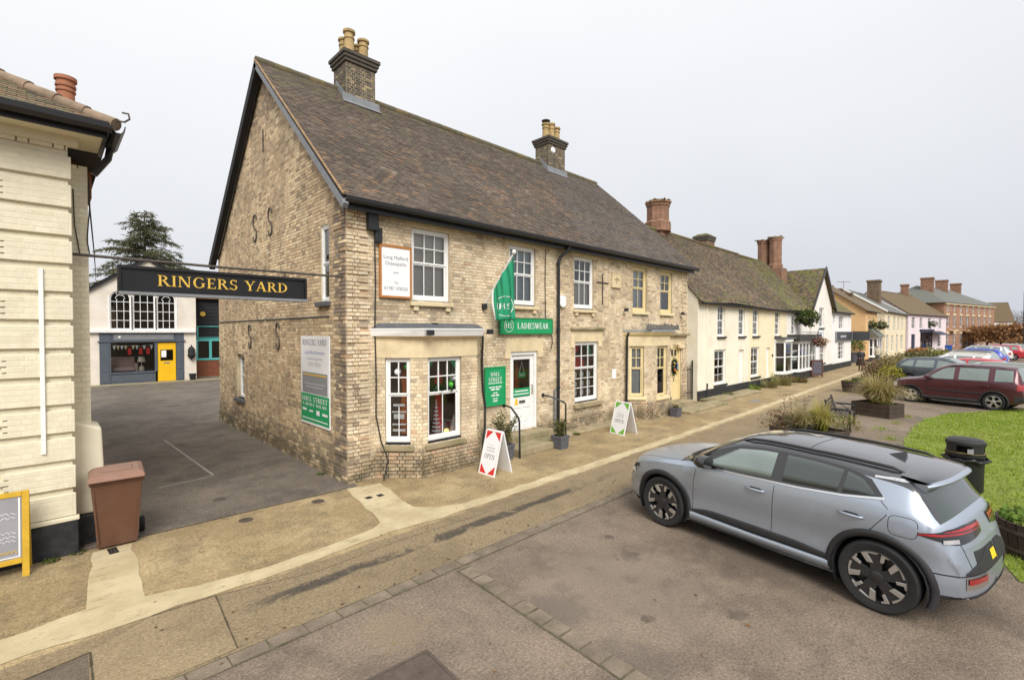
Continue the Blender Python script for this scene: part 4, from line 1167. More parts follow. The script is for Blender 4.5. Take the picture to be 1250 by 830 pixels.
# verge: mortar fillet and lead grey barge on the near gable, black barge on the rear half
for (ya, za, yb, zb, mt, nm) in ((8.50, 5.38, RY, RIDGE - 0.02, 'lead', 'bargeboard'), (FY1 + 0.32, 5.26, RY, RIDGE - 0.02, 'blackmatt', 'bargeboard')):
 m_ = MB()
 d = Vector((0, yb - ya, zb - za)).normalized(); n = Vector((0, -d.z, d.y)) * (1 if ya < yb else -1)
 A, B = Vector((3.97, ya, za)), Vector((3.97, yb, zb))
 w_ = 0.11 if mt == 'lead' else 0.24
 m_.prism([A, B, B - n * w_ if n.z > 0 else B + n * w_, A - n * w_ if n.z > 0 else A + n * w_], (0.10 if mt == 'lead' else 0.16, 0, 0))
 m_.build(nm, mt, shop)
m_ = MB()
d = Vector((0, RY - 8.6, RIDGE - 5.55)).normalized(); n = Vector((0, -d.z, d.y))
m_.tube([Vector((3.985, 8.56, 5.53)) + n * 0.03, Vector((3.985, RY, RIDGE + 0.02)) + n * 0.02], 0.024, 6)
m_.build('verge_fillet', M('sandy mortar fillet', (0.27, 0.18, 0.10), 0.95, 0.3, 6), roof)
# gutter, fascia
m_ = MB()
gp = [(0.0, 0.10), (-0.02, 0.03), (-0.06, -0.01), (-0.11, -0.01), (-0.15, 0.03), (-0.16, 0.10), (-0.15, 0.105), (-0.14, 0.035), (-0.105, 0.0), (-0.06, 0.0), (-0.025, 0.035), (-0.01, 0.10)]
m_.prism([(4.02, 8.66 + y, 5.44 + z) for y, z in gp], (14.93, 0, 0))
m_.build('gutter', 'black', shop, label='black half round gutter along the eave')
m_ = MB(); m_.box((4.06, 8.70, 5.34), (18.9, 8.78, 5.60)); m_.box((4.2, 8.78, 5.50), (18.7, 8.95, 5.54)); m_.build('fascia', 'black', shop)
m_ = MB()
m_.tube([(10.72, 8.62, 5.46), (10.72, 8.64, 5.33), (10.52, 8.80, 5.10), (10.50, 8.83, 4.95), (10.50, 8.83, 0.1)], 0.045, 10)
for z in (4.9, 3.0, 1.35): m_.lathe([(0.06, z), (0.06, z + 0.07)], (10.50, 8.83, 0), 10)
m_.build('downpipe', 'black', shop, smooth=True)
m_ = MB(); m_.tube([(14.02, 8.72, 2.95), (14.02, 8.78, 2.8), (14.02, 8.8, 0.2)], 0.04, 8); m_.build('downpipe', 'black', shop, smooth=True)
# shop fitting: a grey pipe by the handrail
m_ = MB(); m_.tube([(10.36, 8.84, 0.2), (10.36, 8.84, 1.35)], 0.03, 8); m_.build('downpipe', 'lead', shop, smooth=True)

# ------- chimneys of the brick building
PAL_C = [(0.10, 0.085, 0.068), (0.13, 0.105, 0.08), (0.16, 0.13, 0.09), (0.085, 0.072, 0.06), (0.33, 0.26, 0.15), (0.26, 0.2, 0.12)]
def chimney(par, cx, cy, zb, zt, sx, sy, pal, cw, pots, label, mat='darkbrick', cap=True, potmat='pot', capw=0.10):
 m_ = MB(); m_.box((cx - sx / 2, cy - sy / 2, zb), (cx + sx / 2, cy + sy / 2, zt))
 ch_ = m_.build('chimney', 'mortar', par, label=label)
 walls = []
 for (o, u, L) in (((cx - sx / 2, cy - sy / 2, zb), (1, 0, 0), sx), ((cx - sx / 2, cy + sy / 2, zb), (0, -1, 0), sy)):
  walls.append((ch_, Fr(o, u), lay_bricks(L, zt - zb), cw, pal, None))
 brickwork(walls, 0, mat, massname='chimney_bricks')
 if cap:
  for i in range(3):
   m_ = MB(); e = capw * (i + 1) / 3 + 0.02; m_.box((cx - sx / 2 - e, cy - sy / 2 - e, zt - 0.02 + i * 0.10), (cx + sx / 2 + e, cy + sy / 2 + e, zt + 0.078 + i * 0.10)); m_.build('cap_course', M('cap brick', (0.085, 0.075, 0.062), 0.95, 0.3, 8), ch_, bevel=0.008)
  m_ = MB(); zc = zt + 0.28
  m_.hexa([(cx - sx / 2 - 0.04, cy - sy / 2 - 0.04, zc), (cx + sx / 2 + 0.04, cy - sy / 2 - 0.04, zc), (cx + sx / 2 + 0.04, cy + sy / 2 + 0.04, zc), (cx - sx / 2 - 0.04, cy + sy / 2 + 0.04, zc),
    (cx - sx / 3, cy - sy / 3, zc + 0.14), (cx + sx / 3, cy - sy / 3, zc + 0.14), (cx + sx / 3, cy + sy / 3, zc + 0.14), (cx - sx / 3, cy + sy / 3, zc + 0.14)]); m_.build('flaunching', 'moss', ch_)
 for (px, py, h, r) in pots:
  m_ = MB(); z = zt + 0.36
  m_.lathe([(r * 1.1, z - 0.1), (r, z + 0.05), (r * 0.93, z + h * 0.6), (r * 0.93, z + h * 0.62), (r * 1.08, z + h * 0.64), (r * 1.08, z + h * 0.68), (r * 0.95, z + h * 0.70), (r * 0.95, z + h * 0.86), (r * 1.2, z + h * 0.9), (r * 1.2, z + h), (r * 0.9, z + h), (r * 0.85, z + h - 0.2)], (cx + px, cy + py, 0), 16)
  m_.build('chimney_pot', potmat, ch_, smooth=True)
 return ch_
cwc = lambda u, v: (R.choice([0, 1, 2, 3, 0, 1, 3, 2]) if R.random() < 0.86 else R.choice([4, 5]))
c1 = chimney(shop, 6.66, 13.5, 9.3, 10.72, 0.90, 0.80, PAL_C, cwc, [(-0.22, -0.12, 0.66, 0.145), (0.22, -0.12, 0.56, 0.145), (-0.22, 0.22, 0.56, 0.14), (0.22, 0.22, 0.54, 0.14)], 'large sooty brick chimney with buff pots near the gable')
c2 = chimney(shop, 15.6, 13.6, 9.3, 10.85, 1.05, 0.75, PAL_C, cwc, [(-0.34, -0.05, 0.56, 0.15), (0.0, -0.05, 0.66, 0.15), (0.34, -0.05, 0.58, 0.15)], 'sooty brick chimney with three pots in the middle of the roof')
m_ = MB(); m_.lathe([(0.17, 11.87), (0.19, 11.90), (0.0, 11.95)], (15.26, 13.55, 0), 12); m_.tube([(15.26, 13.55, 11.6), (15.26, 13.55, 11.88)], 0.05, 6); m_.build('cowl', 'iron', c2)
m_ = MB(); m_.lathe([(0.0, 0.0), (0.1, 0.01), (0.14, 0.05)], (0, 0, 0), 14, axis='y'); m_.V = [(v[0] + 15.35, v[1] + 13.17, v[2] + 10.6) for v in m_.V]; m_.build('vent_plate', 'white_plain', c2)
for c_, cx, cy, sx in ((c1, 6.66, 13.575, 0.9), (c2, 15.6, 13.7, 1.05)):
 m_ = MB(); y0 = cy - 0.475 - 0.03; zr = 5.55 + (y0 - 8.62) / (RY - 8.62) * (RIDGE + 0.05 - 5.55)
 m_.prism([(cx - sx / 2 - 0.12, y0 - 0.12, zr - 0.07), (cx - sx / 2 - 0.12, y0 - 0.02, zr + 0.02), (cx - sx / 2 - 0.12, y0, zr + 0.22), (cx - sx / 2 - 0.12, y0 + 0.04, zr + 0.22), (cx - sx / 2 - 0.12, y0 + 0.04, zr - 0.07)], (sx + 0.24, 0, 0))
 m_.prism([(cx - sx / 2 - 0.02, y0, zr - 0.05), (cx - sx / 2 - 0.02, y0, zr + 0.2), (cx - sx / 2 - 0.02, RY, RIDGE + 0.28), (cx - sx / 2 - 0.02, RY, RIDGE)], (-0.02, 0, 0))
 m_.build('flashing', 'lead', c_)
# ================================================================== FIXTURES ON THE BRICK BUILDING
def mesh_thing(mb, name, mat, label, cat, loc, group=None, smooth=False, bevel=0.0):
 o = mb.build(name, mat, loc=loc, smooth=smooth, bevel=bevel)
 return tag(o, label, cat, group)

# hanging yard sign on its bar
rs_ = thing('hanging_sign', 'long black sign with gold letters hanging from a bar across the yard entrance', 'sign', (2.1, 9.02, 3.59))
FS = Fr((0.78, 9.0, 3.59), (1, 0, 0))
m_ = MB(); m_.fbox(FS, 0, 2.67, 0.0, 0.36, -0.07, 0.0); m_.build('board', 'signblack', rs_)
m_ = MB()
m_.fbox(FS, -0.02, 2.69, 0.34, 0.385, -0.09, 0.03); m_.fbox(FS, -0.02, 0.02, 0.0, 0.339, -0.09, 0.03); m_.fbox(FS, 2.65, 2.69, 0.0, 0.339, -0.09, 0.03)
m_.build('frame', 'signblack', rs_, bevel=0.004)
m_ = MB(); m_.fbox(FS, -0.01, 2.70, -0.05, -0.002, -0.09, 0.04); m_.build('bottom_rail', 'lead', rs_, bevel=0.006)
m_ = MB(); serif(m_, FS, 'RINGERS YARD', 0.45, 0.105, 0.165, 0.002, w=1.92, thick=0.004); m_.build('lettering', 'gold', rs_, recalc=False)
m_ = MB()
for u in (0.72, 2.32): m_.tube([FS.p(u, 0.38, -0.035), FS.p(u, 0.49, -0.035)], 0.012, 6)
m_.build('hanger', 'iron', rs_)
m_ = MB(); m_.tube([(0.20, 9.035, 4.075), (2.2, 9.035, 4.06), (4.22, 9.035, 4.07)], 0.021, 8); m_.build('bar', 'iron', rs_, smooth=True)

def signboard(name, label, fr, u0, u1, v0, v1, edge, fmat, bmat, cat='sign', thick=0.04, d0=0.012):
 c = fr.p((u0 + u1) / 2, v0, d0)
 t = thing(name, label, cat, c)
 m_ = MB(); m_.fbox(fr, u0, u1, v0, v1, d0, d0 + thick * 0.7); m_.build('panel', bmat, t)
 if edge:
  m_ = MB()
  m_.fbox(fr, u0 - edge, u1 + edge, v1, v1 + edge, d0 - 0.004, d0 + thick); m_.fbox(fr, u0 - edge, u1 + edge, v0 - edge, v0, d0 - 0.004, d0 + thick)
  m_.fbox(fr, u0 - edge, u0, v0, v1, d0 - 0.004, d0 + thick); m_.fbox(fr, u1, u1 + edge, v0, v1, d0 - 0.004, d0 + thick)
  m_.build('frame', fmat, t, bevel=0.004)
 return t, d0 + thick * 0.7
def lines(par, fr, rows, mat, d):
 m_ = MB()
 for (a, b, v, h) in rows:
  n = max(1, int((b - a) / (h * 3.2))); w_ = (b - a) / n
  for i in range(n): m_.fbox(fr, a + i * w_ + w_ * 0.06, a + (i + 1) * w_ - w_ * 0.1, v, v + h, d + 0.0005, d + 0.0015)
 m_.build('small_print', mat, par)

t, d = signboard('wall_sign', 'white sign in orange wood frame by the upper left sash window', FF, fu(4.93), fu(5.60), 3.74, 4.74, 0.045, 'oak', 'white_plain', d0=0.035)
sans('lettering', FF, 'Long Melford', fu(5.265), 4.50, 0.078, 'print', t, d + 0.002)
sans('lettering', FF, 'Osteopaths', fu(5.265), 4.375, 0.078, 'print', t, d + 0.002)
lines(t, FF, [(fu(5.19), fu(5.34), 4.21, 0.03)], 'printlight', d)
sans('lettering', FF, 'Tel', fu(5.265), 3.99, 0.055, 'print', t, d + 0.002)
sans('lettering', FF, '01787 378320', fu(5.265), 3.86, 0.07, 'print', t, d + 0.002)

t, d = signboard('shop_sign', 'bright green fascia sign above the white shop door', FF, fu(8.22), fu(10.22), 2.94, 3.34, 0.015, 'greendark', 'green', d0=0.06, thick=0.05)
m_ = MB(); serif(m_, FF, 'LADIESWEAR', fu(8.83), 3.07, 0.155, d + 0.001, w=1.24); serif(m_, FF, 'HS', fu(8.52), 3.085, 0.125, d + 0.001, w=0.24, center=True); m_.build('lettering', 'white_plain', t, recalc=False)
def ring_on(par, fr, u, v, r, mat, d, wd=0.012, local=False):
 m_ = MB(); n = 36
 A = [fr.p(u + r * math.cos(2 * math.pi * i / n), v + r * math.sin(2 * math.pi * i / n), d) for i in range(n)]
 B = [fr.p(u + (r - wd) * math.cos(2 * math.pi * i / n), v + (r - wd) * math.sin(2 * math.pi * i / n), d) for i in range(n)]
 m_.add(A + B, [(i, (i + 1) % n, n + (i + 1) % n, n + i) for i in range(n)])
 m_.build('roundel', mat, par, recalc=False, local=local)
ring_on(t, FF, fu(8.52), 3.145, 0.165, 'white_plain', d + 0.003)

t, d = signboard('shop_sign', 'tall green opening-hours sign left of the white shop door', FF, fu(7.76), fu(8.40), 1.16, 2.08, 0.03, 'green', 'green', d0=0.03, thick=0.045)
m_ = MB(); serif(m_, FF, 'HALL', fu(8.08), 1.88, 0.095, d + 0.001, w=0.32, center=True); serif(m_, FF, 'STREET', fu(8.08), 1.745, 0.095, d + 0.001, w=0.46, center=True); m_.build('lettering', 'white_plain', t, recalc=False)
lines(t, FF, [(fu(7.84), fu(8.32), 1.69, 0.022), (fu(7.86), fu(8.30), 1.585, 0.028), (fu(7.92), fu(8.24), 1.525, 0.035), (fu(8.0), fu(8.16), 1.44, 0.025), (fu(7.94), fu(8.22), 1.375, 0.035), (fu(7.99), fu(8.17), 1.30, 0.022), (fu(7.99), fu(8.17), 1.235, 0.03)], 'white_plain', d)

# board on the gable wall
def gu(y): return FY1 - y
t, d = signboard('notice_board', 'tall white, grey and green signboard on the gable wall', FG, gu(11.16), gu(9.64), 0.95, 2.90, 0.0, 'white_plain', 'white_plain', d0=0.012, thick=0.03)
u0, u1 = gu(11.16), gu(9.64); uc = (u0 + u1) / 2
m_ = MB(); m_.fbox(FG, u0 + 0.09, u1 - 0.09, 1.64, 2.10, d + 0.001, d + 0.004); m_.build('grey_panel', 'printgrey', t)
m_ = MB(); m_.fbox(FG, u0 + 0.13, u1 - 0.13, 2.03, 2.065, d + 0.005, d + 0.006); m_.build('gold_line', 'gold', t)
m_ = MB(); m_.fbox(FG, u0 + 0.015, u1 - 0.015, 1.0, 1.62, d + 0.001, d + 0.004); m_.build('green_panel', 'green', t)
m_ = MB(); serif(m_, FG, 'RINGERS YARD', uc, 2.70, 0.125, d + 0.001, w=1.30, center=True, thick=0.001); m_.build('lettering', 'print', t, recalc=False)
sans('lettering', FG, 'Long Melford Osteopaths', uc, 2.505, 0.075, 'printblue', t, d + 0.002)
sans('lettering', FG, 'Treatment by appointment', uc, 2.38, 0.055, 'printlight', t, d + 0.002)
sans('lettering', FG, '01787 378320', uc, 2.24, 0.085, 'printlight', t, d + 0.002)
m_ = MB(); serif(m_, FG, 'HALL STREET', uc, 1.46, 0.105, d + 0.005, w=1.36, center=True, thick=0.001); serif(m_, FG, 'LADIES WEAR', uc, 1.36, 0.06, d + 0.005, w=1.3, center=True, thick=0.001); m_.build('lettering', 'white_plain', t, recalc=False)
lines(t, FG, [(u0 + 0.2, u1 - 0.2, 1.84, 0.025), (u0 + 0.3, u1 - 0.3, 1.77, 0.025)], 'printlight', d + 0.005)
lines(t, FG, [(u0 + 0.08, u0 + 0.35, 1.24, 0.05), (u0 + 0.45, u0 + 0.7, 1.23, 0.04), (u0 + 0.85, u0 + 1.05, 1.19, 0.1), (u0 + 1.15, u1 - 0.06, 1.21, 0.05), (u0 + 0.08, u1 - 0.08, 1.06, 0.025)], 'white_plain', d + 0.005)

# flag on a slanted pole
fl = thing('flag', 'green flag with white roundel on a slanted white pole above the door', 'flag', (7.72, 8.9, 3.64))
base, tip = Vector((7.72, 8.9, 3.62)), Vector((7.88, 8.0, 4.83))
m_ = MB(); m_.tube([base, tip], 0.02, 8); m_.build('pole', 'white', fl, smooth=True)
m_ = MB(); m_.lathe([(0, -0.055), (0.04, -0.04), (0.055, 0), (0.04, 0.04), (0, 0.055)], tip + Vector((0, -0.01, 0.03)), 12); m_.build('finial', 'white', fl, smooth=True)
m_ = MB(); m_.box((7.67, 8.80, 3.54), (7.77, 8.92, 3.68)); m_.build('bracket', 'black', fl, bevel=0.01)
A, B = base + (tip - base) * 0.36 + Vector((0, 0, -0.03)), tip + Vector((0, 0, -0.06))
def flagpt(s, t_):
 top = A.lerp(B, s)
 z = top.z * (1 - t_) + 3.26 * t_
 off = 0.045 * math.sin(s * 10 + t_ * 1.8) * (0.25 + t_) + 0.02 * math.sin(s * 23 - t_ * 2)
 return Vector((top.x + off + 0.10 * s * t_, top.y + 0.02 * math.sin(t_ * 5 + s * 4), z))
m_ = MB(); m_.grid([[flagpt(i / 24, j / 18) for i in range(25)] for j in range(19)]); fc = m_.build('cloth', 'flag', fl, smooth='all', recalc=False)
so_ = fc.modifiers.new('thickness', 'SOLIDIFY'); so_.thickness = 0.003
m_ = MB(); m_.grid([[flagpt(-0.05 + 0.05 * i, j / 18) + Vector((-0.004, 0, 0)) for i in range(2)] for j in range(19)]); m_.build('hem', 'white', fl, recalc=False)
def on_flag(a, z, dd):
 s = min(0.98, max(0.02, a)); top = A.lerp(B, s).z; t_ = (top - z) / (top - 3.26)
 return flagpt(s, t_) + Vector((-0.97, -0.17, 0)) * dd
m_ = MB(); n = 40; cz = 3.60
for i in range(n):
 q = []
 for r in (0.40, 0.375):
  for k in (i, i + 1):
   an = 2 * math.pi * k / n; q.append(on_flag(0.52 + r * 1.1 * math.cos(an), cz + 0.60 * r * math.sin(an), 0.006))
 m_.add([q[0], q[1], q[3], q[2]], [(0, 1, 2, 3)])
class FlagFr:
 def p(s, u, v, d=0.0): return on_flag(u, v, 0.006 + d)
serif(m_, FlagFr(), 'HS', 0.52, 3.535, 0.13, 0.0, w=0.48, center=True, thick=0.001)
m_.build('emblem', 'white', fl, recalc=False)

# boxes, lights, alarm, irons
m_ = MB(); m_.fbox(FF, fu(4.61), fu(4.83), 5.03, 5.45, 0.02, 0.15); m_.fbox(FF, fu(4.69), fu(4.75), 5.22, 5.25, 0.151, 0.153)
mesh_thing(m_, 'junction_box', 'plastic_black', 'tall black electric box high on the front wall under the gutter', 'electric box', (4.72, 8.8, 5.03), bevel=0.012)
m_ = MB(); m_.fbox(FF, fu(4.78), fu(4.93), 4.80, 5.10, 0.02, 0.11)
mesh_thing(m_, 'junction_box', 'plastic_black', 'smaller black electric box just below the tall one', 'electric box', (4.85, 8.85, 4.80), bevel=0.01)
m_ = MB(); m_.prism([FF.p(fu(10.56), 3.76, 0.01), FF.p(fu(10.70), 3.68, 0.01), FF.p(fu(10.84), 3.76, 0.01), FF.p(fu(10.84), 3.98, 0.01), FF.p(fu(10.76), 4.03, 0.01), FF.p(fu(10.62), 4.03, 0.01), FF.p(fu(10.56), 3.98, 0.01)], (0, -0.09, 0))
mesh_thing(m_, 'alarm_box', 'white_plain', 'white alarm box beside the black downpipe', 'alarm', (10.7, 8.88, 3.7), bevel=0.012)
def spot(x, y, z, wx, wy, label):
 t = thing('floodlight', label, 'light', (x, y, z))
 m_ = MB(); m_.tube([(x, y + 0.0, z), (x + wx * 0.6, y + wy * 0.6, z + 0.05)], 0.014, 6); m_.build('arm', 'black', t)
 m_ = MB(); c = Vector((x + wx, y + wy, z + 0.04)); m_.box((c.x - 0.07, c.y - 0.05, c.z - 0.05), (c.x + 0.07, c.y + 0.05, c.z + 0.06)); m_.build('lamp_head', 'black', t, bevel=0.015)
spot(5.85, 8.42, 3.08, 0.0, -0.1, 'small black floodlight on top of the bay roof')
spot(5.52, 8.0, 2.93, 0.0, -0.02, 'small black floodlight on the white bay gutter')
spot(7.42, 8.45, 2.95, 0.05, -0.08, 'small black floodlight at the right end of the bay gutter')
spot(13.97, 8.88, 3.68, 0.0, -0.1, 'small black floodlight below the iron cross')
spot(18.05, 8.88, 3.66, 0.0, -0.1, 'small black floodlight above the yellow door')
m_ = MB(); m_.fbox(FF, fu(12.735), fu(12.785), 3.86, 4.84, 0.012, 0.03); m_.fbox(FF, fu(12.46), fu(12.734), 4.53, 4.57, 0.012, 0.03); m_.fbox(FF, fu(12.786), fu(13.08), 4.53, 4.57, 0.012, 0.03)
mesh_thing(m_, 'tie_iron', 'iron', 'rusty iron cross on the upper front wall', 'wall tie', (12.76, 8.9, 3.86), bevel=0.005)
t, d = signboard('stone_plaque', 'small square carved stone plaque beside the iron cross', FF, fu(13.3), fu(13.76), 4.47, 4.90, 0.03, 'stone', 'stone', 'plaque')
m_ = MB(); m_.tube([FF.p(fu(13.4), 4.70, d + 0.01), FF.p(fu(13.53), 4.74, d + 0.01), FF.p(fu(13.68), 4.70, d + 0.01)], 0.012, 5); m_.tube([FF.p(fu(13.53), 4.58, d + 0.01), FF.p(fu(13.53), 4.78, d + 0.01)], 0.012, 5); m_.build('relief', 'stone_mossy', t)
m_ = MB(); m_.fbox(FF, fu(13.32), fu(13.56), 1.44, 1.76, 0.011, 0.016)
mesh_thing(m_, 'paper_notice', 'white_plain', 'small white paper notice on the brick wall by the shop window', 'notice', (13.44, 8.9, 1.44))
def s_iron(y, z, h, label):
 path = [(gu(y) + 0.18 * h * math.cos(rad(a)), z + 0.75 * h + 0.24 * h * math.sin(rad(a))) for a in range(10, 271, 20)] + [(gu(y) + 0.18 * h * math.cos(rad(a)), z + 0.27 * h + 0.24 * h * math.sin(rad(a))) for a in range(90, -171, -20)]
 m_ = MB(); m_.tube([FG.p(u, v, 0.03) for u, v in path], 0.018, 6)
 mesh_thing(m_, 'tie_iron', 'iron', label, 'wall tie', (4.17, y, z), 'S-shaped tie irons on the gable wall', smooth=True)
s_iron(14.45, 5.45, 0.78, 'upper S-shaped tie iron further from the street on the gable')
s_iron(13.2, 5.45, 0.74, 'upper S-shaped tie iron nearer the street on the gable')
s_iron(15.0, 2.53, 0.66, 'lower S-shaped tie iron above the small gable window')
s_iron(12.7, 2.54, 0.68, 'lower S-shaped tie iron nearest the white and green signboard')
# cables
m_ = MB(); m_.tube([(4.78, 8.86, 4.82), (4.80, 8.87, 4.0), (4.78, 8.87, 3.0), (4.80, 8.86, 2.0), (4.79, 8.86, 1.3), (4.86, 8.78, 0.75), (4.96, 8.68, 0.4), (4.84, 8.6, 0.12), (4.80, 8.58, 0.02)], 0.014, 6)
mesh_thing(m_, 'wall_cable', 'cable', 'black cable running down the front wall beside the quoins', 'cable', (4.8, 8.8, 0), smooth=True)
m_ = MB(); m_.tube([(7.60, 8.78, 2.88), (7.62, 8.84, 2.3), (7.66, 8.86, 1.6), (7.74, 8.86, 1.2), (7.72, 8.84, 0.7), (7.6, 8.78, 0.3), (7.55, 8.7, 0.02)], 0.026, 6)
mesh_thing(m_, 'wall_cable', 'cable', 'thick black cable down the wall between bay and green sign', 'cable', (7.6, 8.8, 0), smooth=True)
m_ = MB(); m_.tube([(9.98, 8.86, 5.3), (9.98, 8.88, 4.4), (9.99, 8.87, 3.36)], 0.012, 5); m_.tube([(10.24, 8.87, 2.95), (10.28, 8.86, 2.7), (10.22, 8.87, 2.5)], 0.012, 5)
mesh_thing(m_, 'wall_cable', 'cable', 'thin cable running down the wall to the green fascia sign', 'cable', (9.98, 8.88, 3.4), smooth=True)
# handrails
def rail(pts, label, r=0.024):
 m_ = MB(); m_.tube(pts, r, 8); m_.lathe([(0.05, -0.02), (0.05, 0.03), (0.0, 0.031)], pts[0], 10, axis='y')
 mesh_thing(m_, 'handrail', 'black', label, 'handrail', pts[-1], smooth=True)
rail([(8.42, 8.90, 1.10), (8.38, 8.6, 1.08), (8.0, 7.95, 0.94), (7.97, 7.9, 0.88), (7.97, 7.88, 0.0)], 'black iron handrail left of the white shop door')
rail([(9.92, 8.90, 1.22), (9.98, 8.72, 1.20), (10.30, 8.45, 1.03), (10.33, 8.42, 0.97), (10.33, 8.42, 0.0)], 'black iron handrail right of the white shop door')
# decorative iron name on the second bay
m_ = MB()
for i in range(22):
 x0 = 14.2 + i * 0.105; h = 0.14 + 0.10 * vnoise(i * 0.8, 3.1)
 m_.tube([(x0, 8.16, 3.06), (x0 + 0.02, 8.16, 3.06 + h), (x0 + 0.07, 8.16, 3.08 + h * 0.7), (x0 + 0.05, 8.16, 3.1), (x0 + 0.105, 8.16, 3.07)], 0.012, 5)
m_.tube([(14.15, 8.16, 3.065), (16.55, 8.16, 3.065)], 0.014, 5)
mesh_thing(m_, 'iron_scrollwork', 'leaddark', 'row of grey iron scrollwork standing on the second bay roof', 'ironwork', (15.3, 8.2, 3.05))
# wreath on the yellow door
wr = thing('wreath', 'green wreath with blue and gold ornaments on the pale yellow door', 'wreath', (17.78, 8.97, 1.35))
m_ = MB()
pts = []
for i in range(420):
 a = R.uniform(0, 6.28); rr = R.gauss(0.17, 0.035); pts.append((17.78 + rr * math.cos(a), 8.97 + R.gauss(0, 0.02), 1.60 + 1.35 * rr * math.sin(a)))
leaves(m_, pts, 0.05, [(0.03, 0.06, 0.03), (0.05, 0.08, 0.035), (0.02, 0.045, 0.03)]); m_.build('foliage', 'leaf', wr, recalc=False)
for (dx, dz, cc) in ((0.12, 0.1, (0.08, 0.2, 0.5)), (0.14, -0.05, (0.10, 0.25, 0.55)), (0.05, -0.2, (0.6, 0.4, 0.05)), (-0.12, 0.15, (0.5, 0.32, 0.05)), (-0.1, -0.12, (0.55, 0.1, 0.04))):
 m_ = MB(); m_.lathe([(0, -0.05), (0.035, -0.035), (0.05, 0), (0.035, 0.035), (0, 0.05)], (17.78 + dx, 8.92, 1.6 + dz), 10); m_.build('ornament', M('ornament', cc, 0.3, 0.05, 3), wr, smooth=True)

# ------- displays in the shop windows (things inside)
def ball(x, y, z, r, cc, label, nm='bauble'):
 m_ = MB(); m_.lathe([(r * math.sin(rad(a)), -r * math.cos(rad(a))) for a in range(0, 181, 20)], (x, y, z), 14)
 m_.lathe([(r * 0.2, r * 0.95), (r * 0.2, r * 1.2), (0, r * 1.2)], (x, y, z), 8); m_.tube([(x, y, z + r * 1.2), (x, y, 2.46)], 0.003, 4)
 mesh_thing(m_, nm, M('bauble paint', cc, 0.3, 0.03, 3), label, 'ornament', (x, y, z), 'hanging baubles in the bay window', smooth=True)
ball(5.22, 8.73, 2.16, 0.075, (0.75, 0.76, 0.78), 'white bauble hanging in the narrow left pane of the bay')
ball(5.36, 8.62, 2.26, 0.055, (0.05, 0.45, 0.08), 'green bauble hanging in the narrow left window of the bay')
ball(6.40, 8.42, 1.98, 0.085, (0.75, 0.76, 0.78), 'white bauble hanging in the right of the front bay window')
ball(6.31, 8.40, 1.84, 0.08, (0.10, 0.55, 0.06), 'lime green bauble hanging below the white one in the bay')
ball(5.72, 8.42, 1.80, 0.06, (0.10, 0.55, 0.06), 'lime green bauble at the left edge of the front bay window')
for (x0, x1, lab) in ((5.63, 5.90, 'green paper pennant in the upper left corner of the front bay window'), (6.22, 6.48, 'green paper pennant in the upper right corner of the front bay window')):
 m_ = MB(); a, b = (x0, 2.42), (x1, 2.42); tipx = x0 if 'left corner' in lab else x1
 m_.prism([(x0, 8.345, 2.42), (x1, 8.345, 2.42), (tipx, 8.345, 2.10)], (0, 0.006, 0))
 mesh_thing(m_, 'pennant', 'green', lab, 'pennant', (x0, 8.35, 2.1), 'green pennants in the bay window')
m_ = MB(); m_.lathe([(0.02, 2.1), (0.08, 2.06), (0.11, 1.9), (0.09, 1.6), (0.10, 1.3), (0.13, 0.78)], (6.28, 8.78, 0), 14, sy=0.6)
mesh_thing(m_, 'dress', M('red dress', (0.65, 0.04, 0.05), 0.85, 0.15, 9), 'long red dress on display in the front bay window', 'dress', (6.28, 8.78, 0.75), smooth=True)
m_ = MB(); m_.lathe([(0.03, 1.9), (0.12, 1.82), (0.15, 1.6), (0.11, 1.35), (0.17, 0.95), (0.18, 0.78)], (5.92, 8.85, 0), 14, sy=0.6)
mesh_thing(m_, 'dress', M('navy coat', (0.03, 0.035, 0.05), 0.85, 0.2, 9), 'dark navy coat on display in the front bay window', 'coat', (5.92, 8.85, 0.75), smooth=True)
m_ = MB(); m_.lathe([(0.02, 2.3), (0.1, 2.22), (0.13, 1.95), (0.1, 1.7), (0.15, 1.35), (0.14, 0.78)], (5.62, 9.05, 0), 14, sy=0.6)
mesh_thing(m_, 'dress', M('orange dress', (0.7, 0.2, 0.05), 0.85, 0.2, 9), 'orange dress hanging deeper inside the bay window', 'dress', (5.62, 9.05, 0.75), smooth=True)
for (x, y, h, lab) in ((6.02, 8.50, 0.75, 'tall white lattice Christmas tree ornament in the front bay window'), (6.47, 8.46, 0.38, 'small white tree ornament at the right of the front bay window')):
 m_ = MB()
 for k in range(9):
  z = 0.76 + h * k / 9; r = 0.11 * (1 - k / 9.5)
  m_.lathe([(r, z), (r + 0.012, z + 0.012), (r, z + 0.024)], (x, y, 0), 8)
 m_.tube([(x, y, 0.745), (x, y, 0.78 + h)], 0.01, 6)
 mesh_thing(m_, 'tree_ornament', 'white_plain', lab, 'ornament', (x, y, 0.745))
m_ = MB()
pts = [(5.6 + R.random() * 0.9, 8.38 + R.gauss(0, 0.03), 1.77 + R.gauss(0, 0.04)) for _ in range(500)]
leaves(m_, pts, 0.05, [(0.03, 0.07, 0.03), (0.05, 0.1, 0.035)])
tag(m_.build('garland', 'leaf', recalc=False), 'dark green garland across the front bay window', 'garland')
m_ = MB(); m_.lathe([(0.04, 0.746), (0.055, 0.80), (0.05, 0.85), (0.02, 0.87)], (6.26, 8.46, 0), 10)
mesh_thing(m_, 'lantern', M('glowing lantern', (1.0, 0.55, 0.16), 0.5, 0, 1, emit=0.9), 'small glowing lantern at the foot of the front bay window', 'lantern', (6.26, 8.46, 0.745))
m_ = MB()
FB1 = f1[0][0]; LB1 = f1[0][1]
